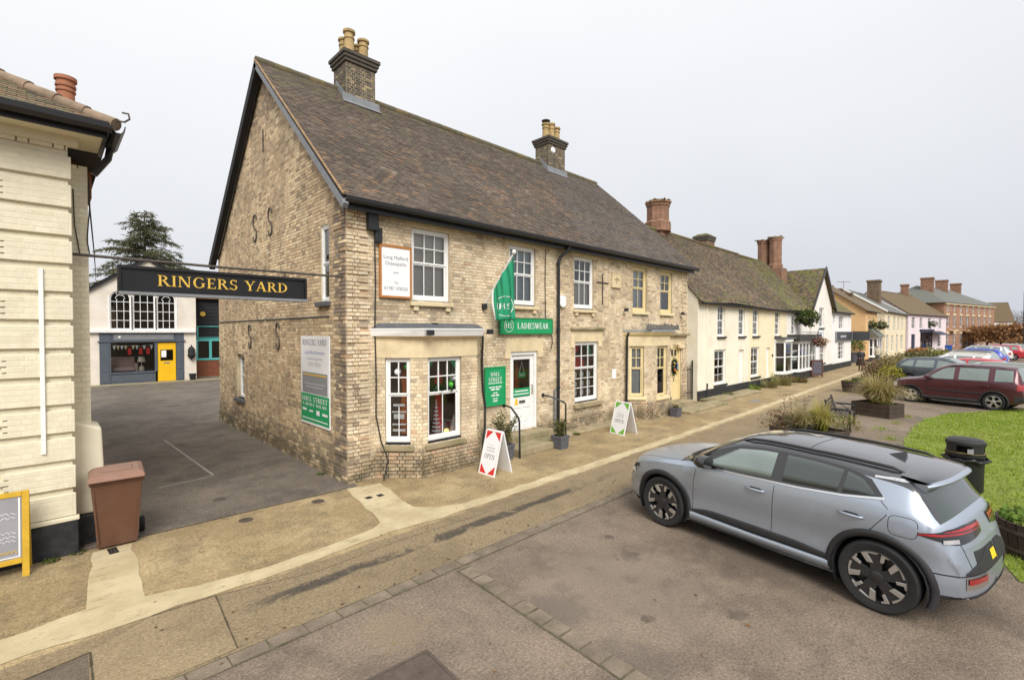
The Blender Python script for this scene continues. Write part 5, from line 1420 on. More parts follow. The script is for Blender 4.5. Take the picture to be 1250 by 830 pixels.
for k, (w_, h) in enumerate(((0.24, 0.05), (0.30, 0.03), (0.22, 0.10), (0.28, 0.035), (0.26, 0.05), (0.30, 0.03))):
 m_.fbox(FB1, LB1 * 0.47 - w_ / 2, LB1 * 0.47 + w_ / 2, 1.45 - k * 0.13, 1.45 - k * 0.13 + h, -0.105, -0.101)
m_.fbox(FB1, LB1 * 0.47 - 0.008, LB1 * 0.47 + 0.008, 0.78, 1.44, -0.10, -0.096)
mesh_thing(m_, 'window_poster', 'white_plain', 'white lettering stack on the narrow left window of the bay', 'lettering', FB1.p(LB1 * 0.47, 0.78, -0.1))
# cards and bunting in the square shop window
m_ = MB()
for i in range(3):
 for j in range(3):
  u = fu(SHOPW[0]) + 0.16 + i * 0.34; v = SHOPW[2] + 0.2 + j * 0.28
  n = 10; c = FF.p(u + 0.1, v + 0.1, -0.2)
  m_.add([c + Vector((math.cos(k * 6.283 / n) * 0.10, 0, math.sin(k * 6.283 / n) * 0.11)) for k in range(n)], [tuple(range(n))])
mesh_thing(m_, 'window_poster', 'white_plain', 'pale round paper decorations filling the lower shop window', 'decoration', FF.p(fu(11.9), SHOPW[2], -0.2))
m_ = MB(); x0 = SHOPW[0] + 0.1
m_.prism([(x0, FY0 + 0.2, 2.62), (x0 + 0.5, FY0 + 0.2, 2.62), (x0 + 0.05, FY0 + 0.2, 2.2)], (0, 0.01, 0)); mesh_thing(m_, 'pennant', 'red', 'red pennant hanging in the square shop window', 'pennant', (x0, FY0 + 0.2, 2.2))
m_ = MB(); x0 = SHOPW[1] - 0.1
m_.prism([(x0, FY0 + 0.2, 2.62), (x0 - 0.4, FY0 + 0.2, 2.62), (x0, FY0 + 0.2, 2.2)], (0, 0.01, 0)); mesh_thing(m_, 'pennant', 'green', 'green pennant hanging in the square shop window', 'pennant', (x0, FY0 + 0.2, 2.2))
m_ = MB(); m_.lathe([(0, 1.75), (0.25, 1.85), (0.28, 2.0), (0.2, 2.15), (0, 2.2)], (11.95, FY0 + 0.32, 0), 14, sy=0.4)
mesh_thing(m_, 'garment', M('red jumper', (0.5, 0.05, 0.04), 0.9, 0.2, 6), 'red jumper on display in the square shop window', 'garment', (11.95, FY0 + 0.3, 1.75), smooth=True)

# ================================================================== LEFT CREAM BUILDING
lb = thing('cream_building', 'cream painted brick building with raised quoins at the yard entrance', 'building', (-3.0, 9.0, 0))
FL = Fr((-6.0, 8.75, 0), (1, 0, 0)); WL = 6.24
m_ = MB(); m_.fbox(FL, 0, WL, 0.0, 5.62, -3.0, 0.0028)
MAT['creamwall'] = M('cream masonry paint', (0.71, 0.66, 0.51), 0.75, 0.07, 2.5, fine=0.04, bump=0.2, bscale=30, dirt=(0.52, 0.46, 0.31), damt=0.4, dscale=2.5)
lw = m_.build('wall', 'creamwall', lb)
PAL_L = [(0.71, 0.66, 0.51), (0.70, 0.65, 0.50), (0.72, 0.67, 0.52), (0.69, 0.64, 0.49)]
cl = lambda u, v: R.randrange(4)
brs = lay_bricks(WL - 4.3, 5.025, (), None, u0=4.3, v0=0.525)
def pl_q(u, v):
 k = (v - 0.525) / 0.375
 return 0.045 if (k % 1.0) < 0.8 and u > WL - (0.60 if int(k) % 2 else 1.9) else 0.0
brickwork([(lw, FL, brs, cl, PAL_L, pl_q)], 240, 'paintbrick')
for i, z in enumerate([0.525 + 0.375 * k for k in range(13)]):
 w_ = 0.60 if i % 2 else 1.9
 m_ = MB(); m_.fbox(FL, WL - w_, WL + 0.03, z, z + 0.30, 0.003, 0.0472)
 q_ = m_.build('quoin', 'creamwall', lb, bevel=0.01)
m_ = MB(); m_.fbox(FL, 0, WL + 0.05, 0.0, 0.46, 0.0, 0.07); m_.build('plinth', 'blacktar', lb, bevel=0.015)
m_ = MB(); m_.fbox(FL, 0, WL + 0.06, 0.462, 0.52, 0.0, 0.085); m_.build('plinth_cap', 'creamwall', lb, bevel=0.012)
# set-back brick wall, rendered buttress and side wing
m_ = MB(); m_.box((-6, 9.15, 0), (0.455, 21, 5.3)); wg_ = m_.build('wing_wall', 'creamwall', lb)
FW = Fr((0.24, 9.148, 0), (1, 0, 0))
brickwork([(wg_, FW, lay_bricks(0.215, 3.6, (), None, v0=1.75), cl, PAL_L, None)], 50, 'paintbrick')
m_ = MB(); m_.hexa([(0.22, 9.0, 0.42), (0.60, 9.0, 0.42), (0.60, 9.6, 0.42), (0.22, 9.6, 0.42), (0.22, 9.0, 1.75), (0.56, 9.0, 1.62), (0.56, 9.6, 1.62), (0.22, 9.6, 1.75)]); m_.build('buttress', 'creamwall', lb, bevel=0.03)
m_ = MB(); m_.box((0.22, 8.96, 0.0), (0.64, 9.7, 0.418)); m_.build('plinth', 'blacktar', lb, bevel=0.015)
# soffit, gutter, roof
m_ = MB(); m_.box((-6, 8.36, 5.58), (0.58, 9.2, 5.62)); m_.box((-6, 8.66, 5.46), (0.34, 8.748, 5.579)); m_.build('soffit', 'creamwall', lb)
m_ = MB(); m_.box((-6, 8.32, 5.56), (0.60, 8.358, 5.70)); m_.box((0.585, 8.36, 5.56), (0.62, 9.3, 5.70)); m_.build('fascia', 'black', lb)
m_ = MB(); m_.prism([(-6, 8.30 + y, 5.62 + z) for y, z in gp], (6.66, 0, 0))
m_.prism([(0.64 - y, 8.18, 5.62 + z) for y, z in gp], (0, 0.95, 0)); m_.build('gutter', 'black', lb)
m_ = MB(); m_.tube([(0.70, 9.05, 5.63), (0.68, 9.08, 5.50), (0.52, 9.1, 5.24)], 0.045, 8); m_.build('downpipe', 'black', lb, smooth=True)
SL = 0.61
FRL = Fr((-6.0, 8.22, 5.70), (1, 0, 0), (0, 1, SL))
hipin = lambda u, v: (u - 6.0) < 0.66 - v * math.cos(math.atan(SL)) and u > 3.0
m_ = MB(); m_.poly([(-6, 8.22, 5.69), (0.66, 8.22, 5.69), (-3.4, 12.28, 8.16), (-6, 12.28, 8.16)]); m_.poly([(0.66, 8.22, 5.69), (0.66, 20, 5.69), (-3.4, 16, 8.16), (-3.4, 12.28, 8.16)])
lroof = m_.build('roof', bpy.data.materials['roof underlay'], lb, recalc=False)
roof_tiles(lroof, FRL, 6.7, 3.2, lambda u, v: R.choice([2, 3, 4, 0, 8, 3]), [(0.10, 0.085, 0.06), (0.12, 0.10, 0.07), (0.16, 0.125, 0.08), (0.19, 0.135, 0.085), (0.23, 0.15, 0.085), (0, 0, 0), (0, 0, 0), (0, 0, 0), (0.13, 0.12, 0.07)], 120, None, inside=hipin)
MAT['hiptile'] = M('hip tile', (0.25, 0.18, 0.13), 0.95, 0.3, 7, dirt=(0.15, 0.13, 0.08), damt=0.6, dscale=5)
for i in range(11):
 a = Vector((0.70, 8.18, 5.74)) + Vector((-1, 1, SL)) * (i * 0.27); b = a + Vector((-1, 1, SL)) * 0.285
 m_ = MB(); m_.tube([a + Vector((0, 0, -0.02)), b + Vector((0, 0, -0.035))], [0.082, 0.072], 10); m_.build('hip_tile', 'hiptile', lroof, smooth=True)
m_ = MB(); m_.tube([(0.70, 8.2, 5.78), (0.78, 8.12, 5.76), (0.83, 8.08, 5.80), (0.82, 8.09, 5.87), (0.76, 8.13, 5.88)], 0.012, 6); m_.build('hip_iron', 'iron', lb)
m_ = MB(); m_.box((0.05, 11.0, 5.3), (0.6, 11.7, 6.7)); lc = m_.build('chimney', M('red stack', (0.30, 0.12, 0.06), 0.95, 0.3, 8), lb)
m_ = MB(); z = 6.68
m_.lathe([(k_ * 0.84, z + q_) for k_, q_ in ((0.15, 0), (0.14, 0.42), (0.16, 0.43), (0.16, 0.46), (0.145, 0.47), (0.145, 0.50), (0.165, 0.51), (0.165, 0.55), (0.15, 0.56), (0.15, 0.60), (0.18, 0.62), (0.18, 0.68), (0.13, 0.68), (0.12, 0.5))], (0.30, 11.3, 0), 20); m_.build('chimney_pot', 'terracotta', lc, smooth=True)
m_ = MB(); m_.fbox(FL, 5.94, 5.985, 1.40, 3.82, 0.047, 0.075); tb = mesh_thing(m_, 'wall_batten', 'white', 'narrow white batten fixed upright on the cream quoin wall', 'batten', (-0.03, 8.7, 1.4))
m_ = MB(); m_.tube([(0.47, 9.14, 5.2), (0.475, 9.13, 4.8), (0.44, 9.13, 4.3), (0.47, 9.12, 4.06)], 0.008, 5); m_.tube([(0.30, 9.13, 5.0), (0.31, 9.13, 4.5), (0.36, 9.13, 4.1)], 0.007, 5)
mesh_thing(m_, 'wall_cable', 'cable', 'thin loose cable on the set-back cream wall', 'cable', (0.45, 9.13, 4.1))

# ================================================================== YARD
ys = thing('yard_shop', 'white rendered yard shop with arched windows, grey shopfront and yellow door', 'building', (4.3, 35.5, 0))
FY = Fr((0, 35.1, 0), (1, 0, 0))
MAT['render_white'] = M('warm white render', (0.72, 0.66, 0.58), 0.85, 0.08, 1.6, bump=0.2, bscale=25, dirt=(0.52, 0.46, 0.37), damt=0.35, dscale=1.5)
MAT['slateblue'] = M('slate grey paint', (0.085, 0.10, 0.125), 0.5, 0.1, 4)
MAT['yolk'] = M('bright yellow paint', (0.80, 0.47, 0.015), 0.45, 0.05, 4)
YA = [(2.60, 3.54), (3.63, 4.66), (4.75, 5.68)]
yops = [(a, b, 3.10, 5.34) for a, b in YA] + [(2.13, 6.07, 0, 2.9)]
m_ = MB(); wall_with_holes(m_, FY, 5.82, 4.6, yops, u0=0.9); wall_with_holes(m_, FY, 3.6, 0.85, yops[:3], u0=2.4, v0=4.6); reveals(m_, FY, yops[:3], 0.12)
for q in ([(0.9, 4.6), (2.4, 4.6), (2.4, 5.745), (0.9, 4.62)], [(6.0, 4.6), (6.72, 4.6), (6.72, 5.415), (6.0, 5.955)], [(2.4, 5.45), (6.0, 5.45), (6.0, 5.955), (4.34, 7.2), (2.4, 5.745)]): m_.poly([FY.p(*p_) for p_ in q])
m_.quad((6.72, 35.1, 0), (6.72, 41, 0), (6.72, 41, 5.4), (6.72, 35.1, 5.4))
m_.build('wall', 'render_white', ys, recalc=False)
m_ = MB()
for (xa_, za, xb_, zb) in ((0.4, 4.22, 4.34, 7.18), (6.98, 5.2, 4.34, 7.18)):
 A_, B_ = Vector((xa_, 34.95, za)), Vector((xb_, 34.95, zb)); m_.prism([A_, B_, B_ + Vector((0, 0, 0.22)), A_ + Vector((0, 0, 0.22))], (0, 0.12, 0))
m_.build('bargeboard', 'black', ys)
m_ = MB(); m_.quad((0.3, 34.9, 4.37), (4.34, 34.9, 7.42), (4.34, 42, 7.42), (0.3, 42, 4.37)); m_.quad((7.05, 34.9, 5.38), (4.34, 34.9, 7.42), (4.34, 42, 7.42), (7.05, 42, 5.38)); m_.build('roof', M('slate roof', (0.07, 0.07, 0.075), 0.8, 0.2, 4), ys, recalc=False)
for i, (a, b) in enumerate(YA):
 m_ = MB(); fw = 0.06; zt = 4.86 if i != 1 else 5.30; d0, d1 = -0.10, -0.04
 m_.fbox(FY, a, a + fw, 3.10, zt, d0, d1); m_.fbox(FY, b - fw, b, 3.10, zt, d0, d1); m_.fbox(FY, a + fw, b - fw, 3.10, 3.17, d0, d1)
 cx, r = (a + b) / 2, (b - a) / 2
 if i == 1: m_.fbox(FY, a + fw, b - fw, 5.24, 5.30, d0, d1)
 else:
  ar = [(cx + r * math.cos(rad(t)), zt + r * math.sin(rad(t))) for t in range(0, 181, 15)]; ai = [(cx + (r - fw) * math.cos(rad(t)), zt + (r - fw) * math.sin(rad(t))) for t in range(0, 181, 15)]
  for k in range(12):
   m_.hexa([FY.p(*ar[k], d0), FY.p(*ar[k + 1], d0), FY.p(*ai[k + 1], d0), FY.p(*ai[k], d0), FY.p(*ar[k], d1), FY.p(*ar[k + 1], d1), FY.p(*ai[k + 1], d1), FY.p(*ai[k], d1)])
 wn = m_.build('window', 'white', ys)
 # spandrels above the arch
 if i != 1:
  s_ = MB()
  for k in range(12):
   s_.quad(FY.p(*ar[k], 0.003), FY.p(*ar[k + 1], 0.003), FY.p(ar[k + 1][0], 5.345, 0.003), FY.p(ar[k][0], 5.345, 0.003))
  s_.build('wall', 'render_white', ys, recalc=False)
 e_ = MB()
 for (x_, w2_) in ((a - 0.075, 0.072), (b + 0.003, 0.072)): e_.fbox(FY, x_, x_ + w2_, 3.10, 5.0, 0.002, 0.03)
 e_.build('window_surround', 'white', ys)
 m_ = MB()
 for k in (1, 2): m_.fbox(FY, a + (b - a) * k / 3 - 0.014, a + (b - a) * k / 3 + 0.014, 3.17, zt, d0 + 0.01, d1 - 0.005)
 for k in range(1, 5 if i == 1 else 4): m_.fbox(FY, a + fw, b - fw, 3.10 + k * 0.53 - 0.016, 3.10 + k * 0.53 + 0.016, d0 + 0.012, d1 - 0.008)
 if i != 1:
  for t in (60, 120): m_.tube([FY.p(cx + r * 0.45 * math.cos(rad(t)), zt + r * 0.45 * math.sin(rad(t)), -0.06), FY.p(cx + r * math.cos(rad(t)), zt + r * math.sin(rad(t)), -0.06)], 0.014, 4)
  m_.tube([FY.p(cx + r * 0.45 * math.cos(rad(t)), zt + r * 0.45 * math.sin(rad(t)), -0.06) for t in range(0, 181, 20)], 0.014, 4)
 m_.build('glazing_bar', 'white', wn)
 for cc in range(3):
  for rr in range(4):
   g = MB(); x0, x1 = a + (b - a) * cc / 3, a + (b - a) * (cc + 1) / 3; z0, z1 = 3.10 + rr * 0.53, 3.10 + (rr + 1) * 0.53
   if i == 1 and rr == 3: z1 = 5.3
   if i != 1 and rr == 3: z1 = zt + (r * 0.6 if cc != 1 else r * 0.95)
   g.quad(FY.p(x0, z0, -0.08), FY.p(x1, z0, -0.08), FY.p(x1, z1, -0.08), FY.p(x0, z1, -0.08)); g.build('pane', 'glass', wn, recalc=False)
m_ = MB(); m_.box((2.4, 35.8, 3.0), (5.9, 35.85, 5.5)); m_.build('room_recess', 'room', ys)
m_ = MB(); m_.fbox(FY, 1.5, 6.66, 2.92, 3.09, 0.0, 0.18); m_.build('ledge', 'white', ys, bevel=0.015)
sf = MB()
sf.fbox(FY, 2.13, 2.62, 0, 2.9, -0.1, 0.05); sf.fbox(FY, 5.68, 6.07, 0, 2.9, -0.1, 0.05); sf.fbox(FY, 2.62, 5.68, 2.36, 2.9, -0.1, 0.03); sf.fbox(FY, 2.62, 4.66, 0, 0.62, -0.1, 0.02); sf.fbox(FY, 4.62, 4.75, 0.62, 2.36, -0.1, 0.035); sf.fbox(FY, 2.62, 4.66, 0.56, 0.66, 0.021, 0.07)
sfo = sf.build('shopfront', 'slateblue', ys, bevel=0.01)
m_ = MB(); m_.fbox(FY, 2.20, 2.54, 0.1, 0.6, 0.052, 0.075); m_.fbox(FY, 2.20, 2.54, 0.7, 2.3, 0.052, 0.065); m_.fbox(FY, 5.74, 6.01, 0.1, 0.6, 0.052, 0.075); m_.fbox(FY, 5.74, 6.01, 0.7, 2.3, 0.052, 0.065); m_.fbox(FY, 2.72, 4.55, 0.12, 0.5, 0.022, 0.035); m_.fbox(FY, 2.05, 6.15, 2.38, 2.46, 0.052, 0.09); m_.build('moulding', 'slateblue', sfo, bevel=0.008)
m_ = MB(); m_.fbox(FY, 2.75, 5.55, 2.50, 2.84, 0.032, 0.05); m_.build('sign_panel', M('grey sign panel', (0.20, 0.21, 0.22), 0.5, 0.08, 3), sfo)
m_ = MB(); m_.lathe([(0, 0), (0.06, 0), (0.06, 0.03), (0, 0.03)], (0, 0, 0), 12, axis='y'); m_.V = [(v[0] + 3.0, v[1] + 35.02, v[2] + 2.67) for v in m_.V]; k_ = len(m_.V); m_.build('sign_boss', 'white', sfo)
g = MB(); g.quad(FY.p(2.62, 0.66, -0.03), FY.p(4.62, 0.66, -0.03), FY.p(4.62, 2.36, -0.03), FY.p(2.62, 2.36, -0.03)); g.build('pane', 'glassdark', sfo, recalc=False)
m_ = MB(); m_.box((2.2, 36.6, 0), (6, 36.65, 2.8)); m_.box((2.3, 35.2, 0.55), (4.7, 36.6, 0.6)); m_.build('room_recess', 'room', sfo)
# yellow door with a small window
dd = MB(); a, b, z1 = 4.77, 5.66, 2.32
for q in ((a, a + 0.13, 0.02, z1), (b - 0.13, b, 0.02, z1), (a + 0.13, b - 0.13, z1 - 0.42, z1), (a + 0.13, b - 0.13, 0.02, 1.24)): dd.fbox(FY, *q, -0.08, -0.02)
for k in range(1, 4): dd.fbox(FY, a + 0.13 + (b - a - 0.26) * k / 4 - 0.006, a + 0.13 + (b - a - 0.26) * k / 4 + 0.006, 0.1, 1.05, -0.021, -0.012)
dro = dd.build('door', 'yolk', ys)
g = MB(); g.quad(FY.p(a + 0.13, 1.24, -0.05), FY.p(b - 0.13, 1.24, -0.05), FY.p(b - 0.13, 1.9, -0.05), FY.p(a + 0.13, 1.9, -0.05)); g.build('pane', 'glassdark', dro, recalc=False)
g = MB(); g.fbox(FY, a + 0.18, a + 0.42, 1.45, 1.86, -0.049, -0.045); g.build('notice', 'white_plain', dro)
g = MB(); g.fbox(FY, a + 0.3, b - 0.3, 1.08, 1.15, -0.019, -0.005); g.build('letter_plate', 'lead', dro)
# sofa and bunting inside the yard shop window
sf_ = thing('sofa', 'pale pink sofa seen through the yard shop window', 'sofa', (3.2, 35.7, 0.6))
MAT['pinkfab'] = M('dusty pink fabric', (0.42, 0.30, 0.28), 0.9, 0.15, 8)
m_ = MB(); m_.box((2.75, 35.5, 0.68), (3.75, 36.1, 0.9)); m_.build('seat', 'pinkfab', sf_, bevel=0.05)
m_ = MB(); m_.box((2.7, 36.1, 0.6), (3.8, 36.3, 1.5)); m_.build('backrest', 'pinkfab', sf_, bevel=0.06)
for x in (2.62, 3.75): m_ = MB(); m_.box((x, 35.5, 0.62), (x + 0.13, 36.15, 1.12)); m_.build('armrest', 'pinkfab', sf_, bevel=0.05)
m_ = MB(); m_.lathe([(0.14, 0.66), (0.13, 0.9), (0.02, 0.95), (0.02, 1.2), (0.2, 1.2), (0.14, 1.5), (0, 1.5)], (4.05, 35.6, 0), 12); mesh_thing(m_, 'table_lamp', 'blind', 'small table lamp beside the pink sofa', 'lamp', (4.05, 35.6, 0.66))
bt = thing('bunting', 'string of red and pale bunting across the yard shop window', 'bunting', (3.6, 35.2, 2.2))
m_ = MB(); m_.tube([(2.65, 35.16, 2.28), (3.15, 35.16, 2.14), (3.65, 35.16, 2.18), (4.1, 35.16, 2.12), (4.6, 35.16, 2.28)], 0.008, 4); m_.build('cord', 'white', bt)
for i in range(11):
 x0 = 2.7 + i * 0.17; m_ = MB()
 if i in (4, 7, 9): m_.box((x0, 35.158, 1.66), (x0 + 0.16, 35.164, 2.04)); m_.build('pennant', 'red', bt)
 else: m_.prism([(x0, 35.158, 2.18), (x0 + 0.15, 35.158, 2.18), (x0 + 0.075, 35.158, 1.93)], (0, 0.006, 0)); m_.build('pennant', 'creampaint' if i % 2 else 'white_plain', bt)
# black wall lantern bracket and pot
lt = thing('wall_bell', 'ornate black bell-shaped fixture on the white wall beside the yard shopfront', 'wall fixture', (6.44, 35.0, 1.2))
m_ = MB(); m_.lathe([(0.03, 1.22), (0.05, 1.3), (0.18, 1.42), (0.22, 1.55), (0.18, 1.62), (0.2, 1.85), (0.12, 2.02), (0.05, 2.06), (0.03, 2.16), (0, 2.17)], (6.44, 34.95, 0), 14); m_.build('body', 'blackmatt', lt, smooth=True)
m_ = MB(); m_.fbox(FY, 6.30, 6.58, 1.5, 1.62, 0.001, 0.14); m_.build('bracket', 'blackmatt', lt)
m_ = MB(); m_.lathe([(0.14, 0.01), (0.2, 0.4), (0.17, 0.4), (0.12, 0.1), (0, 0.1)], (6.45, 34.75, 0), 12); mesh_thing(m_, 'plant_pot', 'blackmatt', 'black pot standing against the white yard shop wall', 'pot', (6.45, 34.75, 0.01))
m_ = MB(); m_.box((-0.5, 34.1, 0.0), (9.4, 35.05, 0.012)); tag(m_.build('forecourt', 'stone_mossy'), 'mossy strip of ground before the yard shop', kind='structure')
# dark weatherboarded shop with turquoise windows
bs = thing('weatherboard_shop', 'black weatherboarded shop with turquoise windows beyond the yard', 'building', (8.5, 37.4, 0))
FB = Fr((6.75, 37.0, 0), (1, 0, 0))
m_ = MB(); m_.fbox(FB, 0, 4, 0, 5.2, -2, 0); m_.build('wall', 'blackmatt', bs)
for k in range(11):
 m_ = MB(); z = 2.55 + k * 0.24; P_ = [FB.p(0, z, 0.0), FB.p(0, z, 0.035), FB.p(0, z + 0.25, 0.008), FB.p(0, z + 0.25, 0.0)]; m_.prism(P_, (4, 0, 0)); m_.build('weatherboard', 'blackmatt', bs)
MAT['turq'] = M('turquoise paint', (0.12, 0.52, 0.50), 0.5, 0.06, 4)
MAT['redbrick_plain'] = M('red brick', (0.24, 0.085, 0.045), 0.95, 0.35, 14, dirt=(0.10, 0.06, 0.045), damt=0.5, dscale=5)
m_ = MB(); m_.fbox(FB, 0, 4, 0, 1.08, 0.0, 0.05); m_.build('plinth', 'redbrick_plain', bs)
tf = MB()
for q in ((0.3, 3.9, 1.09, 1.22), (0.3, 3.9, 2.36, 2.50), (0.3, 0.42, 1.22, 2.36), (1.05, 1.2, 1.22, 2.36), (1.8, 1.95, 1.22, 2.36), (0.38, 0.44, 2.6, 3.3), (0.38, 2.6, 2.55, 2.6), (0.38, 2.6, 3.3, 3.35)): tf.fbox(FB, *q, 0.0, 0.09)
wn = tf.build('window', 'turq', bs)
for (a, b) in ((0.42, 1.05), (1.2, 1.8)):
 g = MB(); g.quad(FB.p(a, 1.22, 0.03), FB.p(b, 1.22, 0.03), FB.p(b, 2.36, 0.03), FB.p(a, 2.36, 0.03)); g.build('pane', 'glass', wn, recalc=False)
m_ = MB(); m_.lathe([(0, 0), (0.16, 0), (0.16, 0.03), (0, 0.03)], (0, 0, 0), 16, axis='y'); m_.V = [(v[0] + 7.45, v[1] + 36.9, v[2] + 4.15) for v in m_.V]; mesh_thing(m_, 'round_sign', 'gold', 'round yellow sign on the black weatherboards', 'sign', (7.45, 36.9, 4.0))
m_ = MB(); m_.prism([(6.6, 36.7, 5.15), (6.6, 38.5, 6.1), (6.6, 38.5, 6.2), (6.6, 36.7, 5.27)], (4.4, 0, 0)); m_.build('roof', M('pantile roof', (0.26, 0.13, 0.08), 0.95, 0.4, 5), bs)

m_ = MB(); m_.tube([(0.46, 9.3, 5.15), (0.9, 16, 5.0), (1.5, 26, 5.4), (2.0, 35.0, 6.1)], 0.012, 4)
mesh_thing(m_, 'overhead_wire', 'cable', 'thin overhead wire from the cream wall to the yard shop', 'wire', (0.46, 9.3, 5.15))
# conifer behind the yard
cf = thing('conifer_tree', 'tall dark green conifer rising behind the yard shop', 'tree', (5.4, 45, 0))
rt = random.Random(9)
m_ = MB(); m_.tube([(5.4, 45, 0), (5.42, 45, 5), (5.4, 45, 12.0)], [0.3, 0.2, 0.02], 8); m_.build('trunk', M('conifer bark', (0.09, 0.065, 0.045), 0.95, 0.3, 6), cf)
m_ = MB(); mw = MB()
NEED = [(0.09, 0.105, 0.05), (0.12, 0.13, 0.065), (0.15, 0.15, 0.075), (0.065, 0.078, 0.04), (0.17, 0.145, 0.08)]
for i in range(150):
 z = 3.5 + (i / 150) * 8.3 + rt.uniform(-0.4, 0.4); L = 5.2 * max(0.03, (1 - (z - 3.5) / 8.7)) ** 0.7 * rt.uniform(0.55, 1.2); a = i * 2.4 + rt.uniform(-0.5, 0.5); lift = rt.uniform(-0.1, 0.45)
 dr = Vector((math.cos(a), math.sin(a), 0)); pts = [Vector((5.4, 45, z))]
 for k in range(1, 7):
  t = k / 6; pts.append(Vector((5.4, 45, z)) + dr * L * t + Vector((rt.gauss(0, 0.07), rt.gauss(0, 0.07), L * (lift * t - 0.3 * t * t))))
 mw.tube(pts, [0.035 * (1 - k / 7) + 0.006 for k in range(7)], 4)
 for q in range(int(24 * L) + 6):
  t = rt.random() ** 0.75; k = min(5, int(t * 6)); p = pts[k].lerp(pts[k + 1], t * 6 - k)
  sd_ = Vector((-dr.y, dr.x, 0)) * rt.choice((-1, 1)); ln = rt.uniform(0.35, 0.85) * (1.1 - 0.5 * t)
  e_ = p + sd_ * ln * rt.uniform(0.2, 0.9) + dr * ln * 0.5 + Vector((0, 0, -ln * rt.uniform(-0.15, 0.8)))
  for w2 in range(6):
   u_ = w2 / 6; b = p.lerp(e_, u_ + 0.1); dd_ = Vector((rt.gauss(0, 1), rt.gauss(0, 1), rt.gauss(-0.3, 0.7))).normalized() * rt.uniform(0.08, 0.2)
   sx_ = Vector((rt.gauss(0, 1), rt.gauss(0, 1), rt.gauss(0, 1))).normalized() * 0.03
   m_.add([b - sx_, b + sx_, b + dd_ + (e_ - p) * 0.2], [(0, 1, 2)], 0, rt.choice(NEED))
mw.build('branches', bpy.data.materials['conifer bark'], cf, recalc=False)
m_.build('crown', 'leaf', cf, recalc=False)
# ================================================================== NEIGHBOURING BUILDINGS
def brick_tex(name, c1, c2, mortar, scale=1.0, dirt=None):
 k = NT(name)
 p = k.n('SeparateXYZ', i0=k.pos())
 v = k.n('CombineXYZ', i0=k.math('ADD', p, p.node.outputs[1]), i1=p.node.outputs[2], i2=0.0)
 b = k.n('TexBrick', Vector=v, Color1=(*c1, 1), Color2=(*c2, 1), Mortar=(*mortar, 1), Scale=scale, Mortar_Size=0.009, Bias=0.0, Brick_Width=0.225, Row_Height=0.075)
 c = k.scalecol(b, k.n('MapRange', i0=k.noise(3, 5), i1=0.25, i2=0.75, i3=0.6, i4=1.35))
 if dirt: c = k.mix(k.math('MULTIPLY', k.step(k.noise(1.5, 5), 0.45, 0.7), 0.5), c, (*dirt, 1))
 k.set(k.b.inputs['Base Color'], c); k.b.inputs['Roughness'].default_value = 0.95
 k.bump(b.node.outputs[1], -0.4, 0.01)
 return k.m
MAT['redbrick'] = brick_tex('red brick courses', (0.27, 0.115, 0.065), (0.19, 0.082, 0.047), (0.30, 0.24, 0.18), dirt=(0.13, 0.075, 0.04))
MAT['orangebrick'] = brick_tex('orange brick courses', (0.36, 0.175, 0.105), (0.28, 0.125, 0.075), (0.38, 0.29, 0.21), dirt=(0.19, 0.10, 0.055))
MAT['brownbrick'] = brick_tex('brown brick courses', (0.16, 0.10, 0.06), (0.11, 0.075, 0.045), (0.18, 0.14, 0.1))
MAT['c_cream'] = M('cream render', (0.80, 0.745, 0.62), 0.85, 0.05, 1.5, bump=0.12, bscale=30, dirt=(0.58, 0.47, 0.30), damt=0.35, dscale=1.2)
MAT['c_yellow'] = M('yellow render', (0.80, 0.705, 0.50), 0.85, 0.05, 1.5, bump=0.12, bscale=30, dirt=(0.62, 0.45, 0.20), damt=0.3, dscale=1.2)
MAT['c_white'] = M('white render', (0.79, 0.75, 0.70), 0.85, 0.05, 1.2, bump=0.12, bscale=30, dirt=(0.56, 0.5, 0.43), damt=0.35, dscale=1.0)
MAT['c_white2'] = M('cool white render', (0.79, 0.77, 0.75), 0.85, 0.04, 1.2, dirt=(0.58, 0.55, 0.5), damt=0.3, dscale=1.0)
MAT['c_orange'] = M('apricot render', (0.66, 0.43, 0.21), 0.85, 0.06, 1.2, dirt=(0.5, 0.28, 0.12), damt=0.35, dscale=1)
MAT['c_pale'] = M('pale cream render', (0.73, 0.64, 0.46), 0.85, 0.05, 1.2, dirt=(0.52, 0.42, 0.26), damt=0.3, dscale=1)
MAT['c_pink'] = M('lilac pink render', (0.72, 0.63, 0.66), 0.85, 0.05, 1.2, dirt=(0.5, 0.38, 0.42), damt=0.3, dscale=1)
MAT['tilefar'] = M('far brown tiles', (0.135, 0.095, 0.06), 0.95, 0.35, 9, bump=0.3, bscale=20, dirt=(0.11, 0.10, 0.03), damt=0.65, dscale=0.8)
MAT['tilemossy'] = M('far mossy tiles', (0.12, 0.09, 0.05), 0.95, 0.35, 9, bump=0.3, bscale=20, dirt=(0.13, 0.14, 0.025), damt=0.85, dscale=0.9)
MAT['slate'] = M('grey slate', (0.13, 0.135, 0.125), 0.75, 0.25, 6, dirt=(0.12, 0.12, 0.06), damt=0.5, dscale=0.7)
MAT['mullion'] = M('white window paint', (0.78, 0.78, 0.78), 0.5, 0.02, 3)

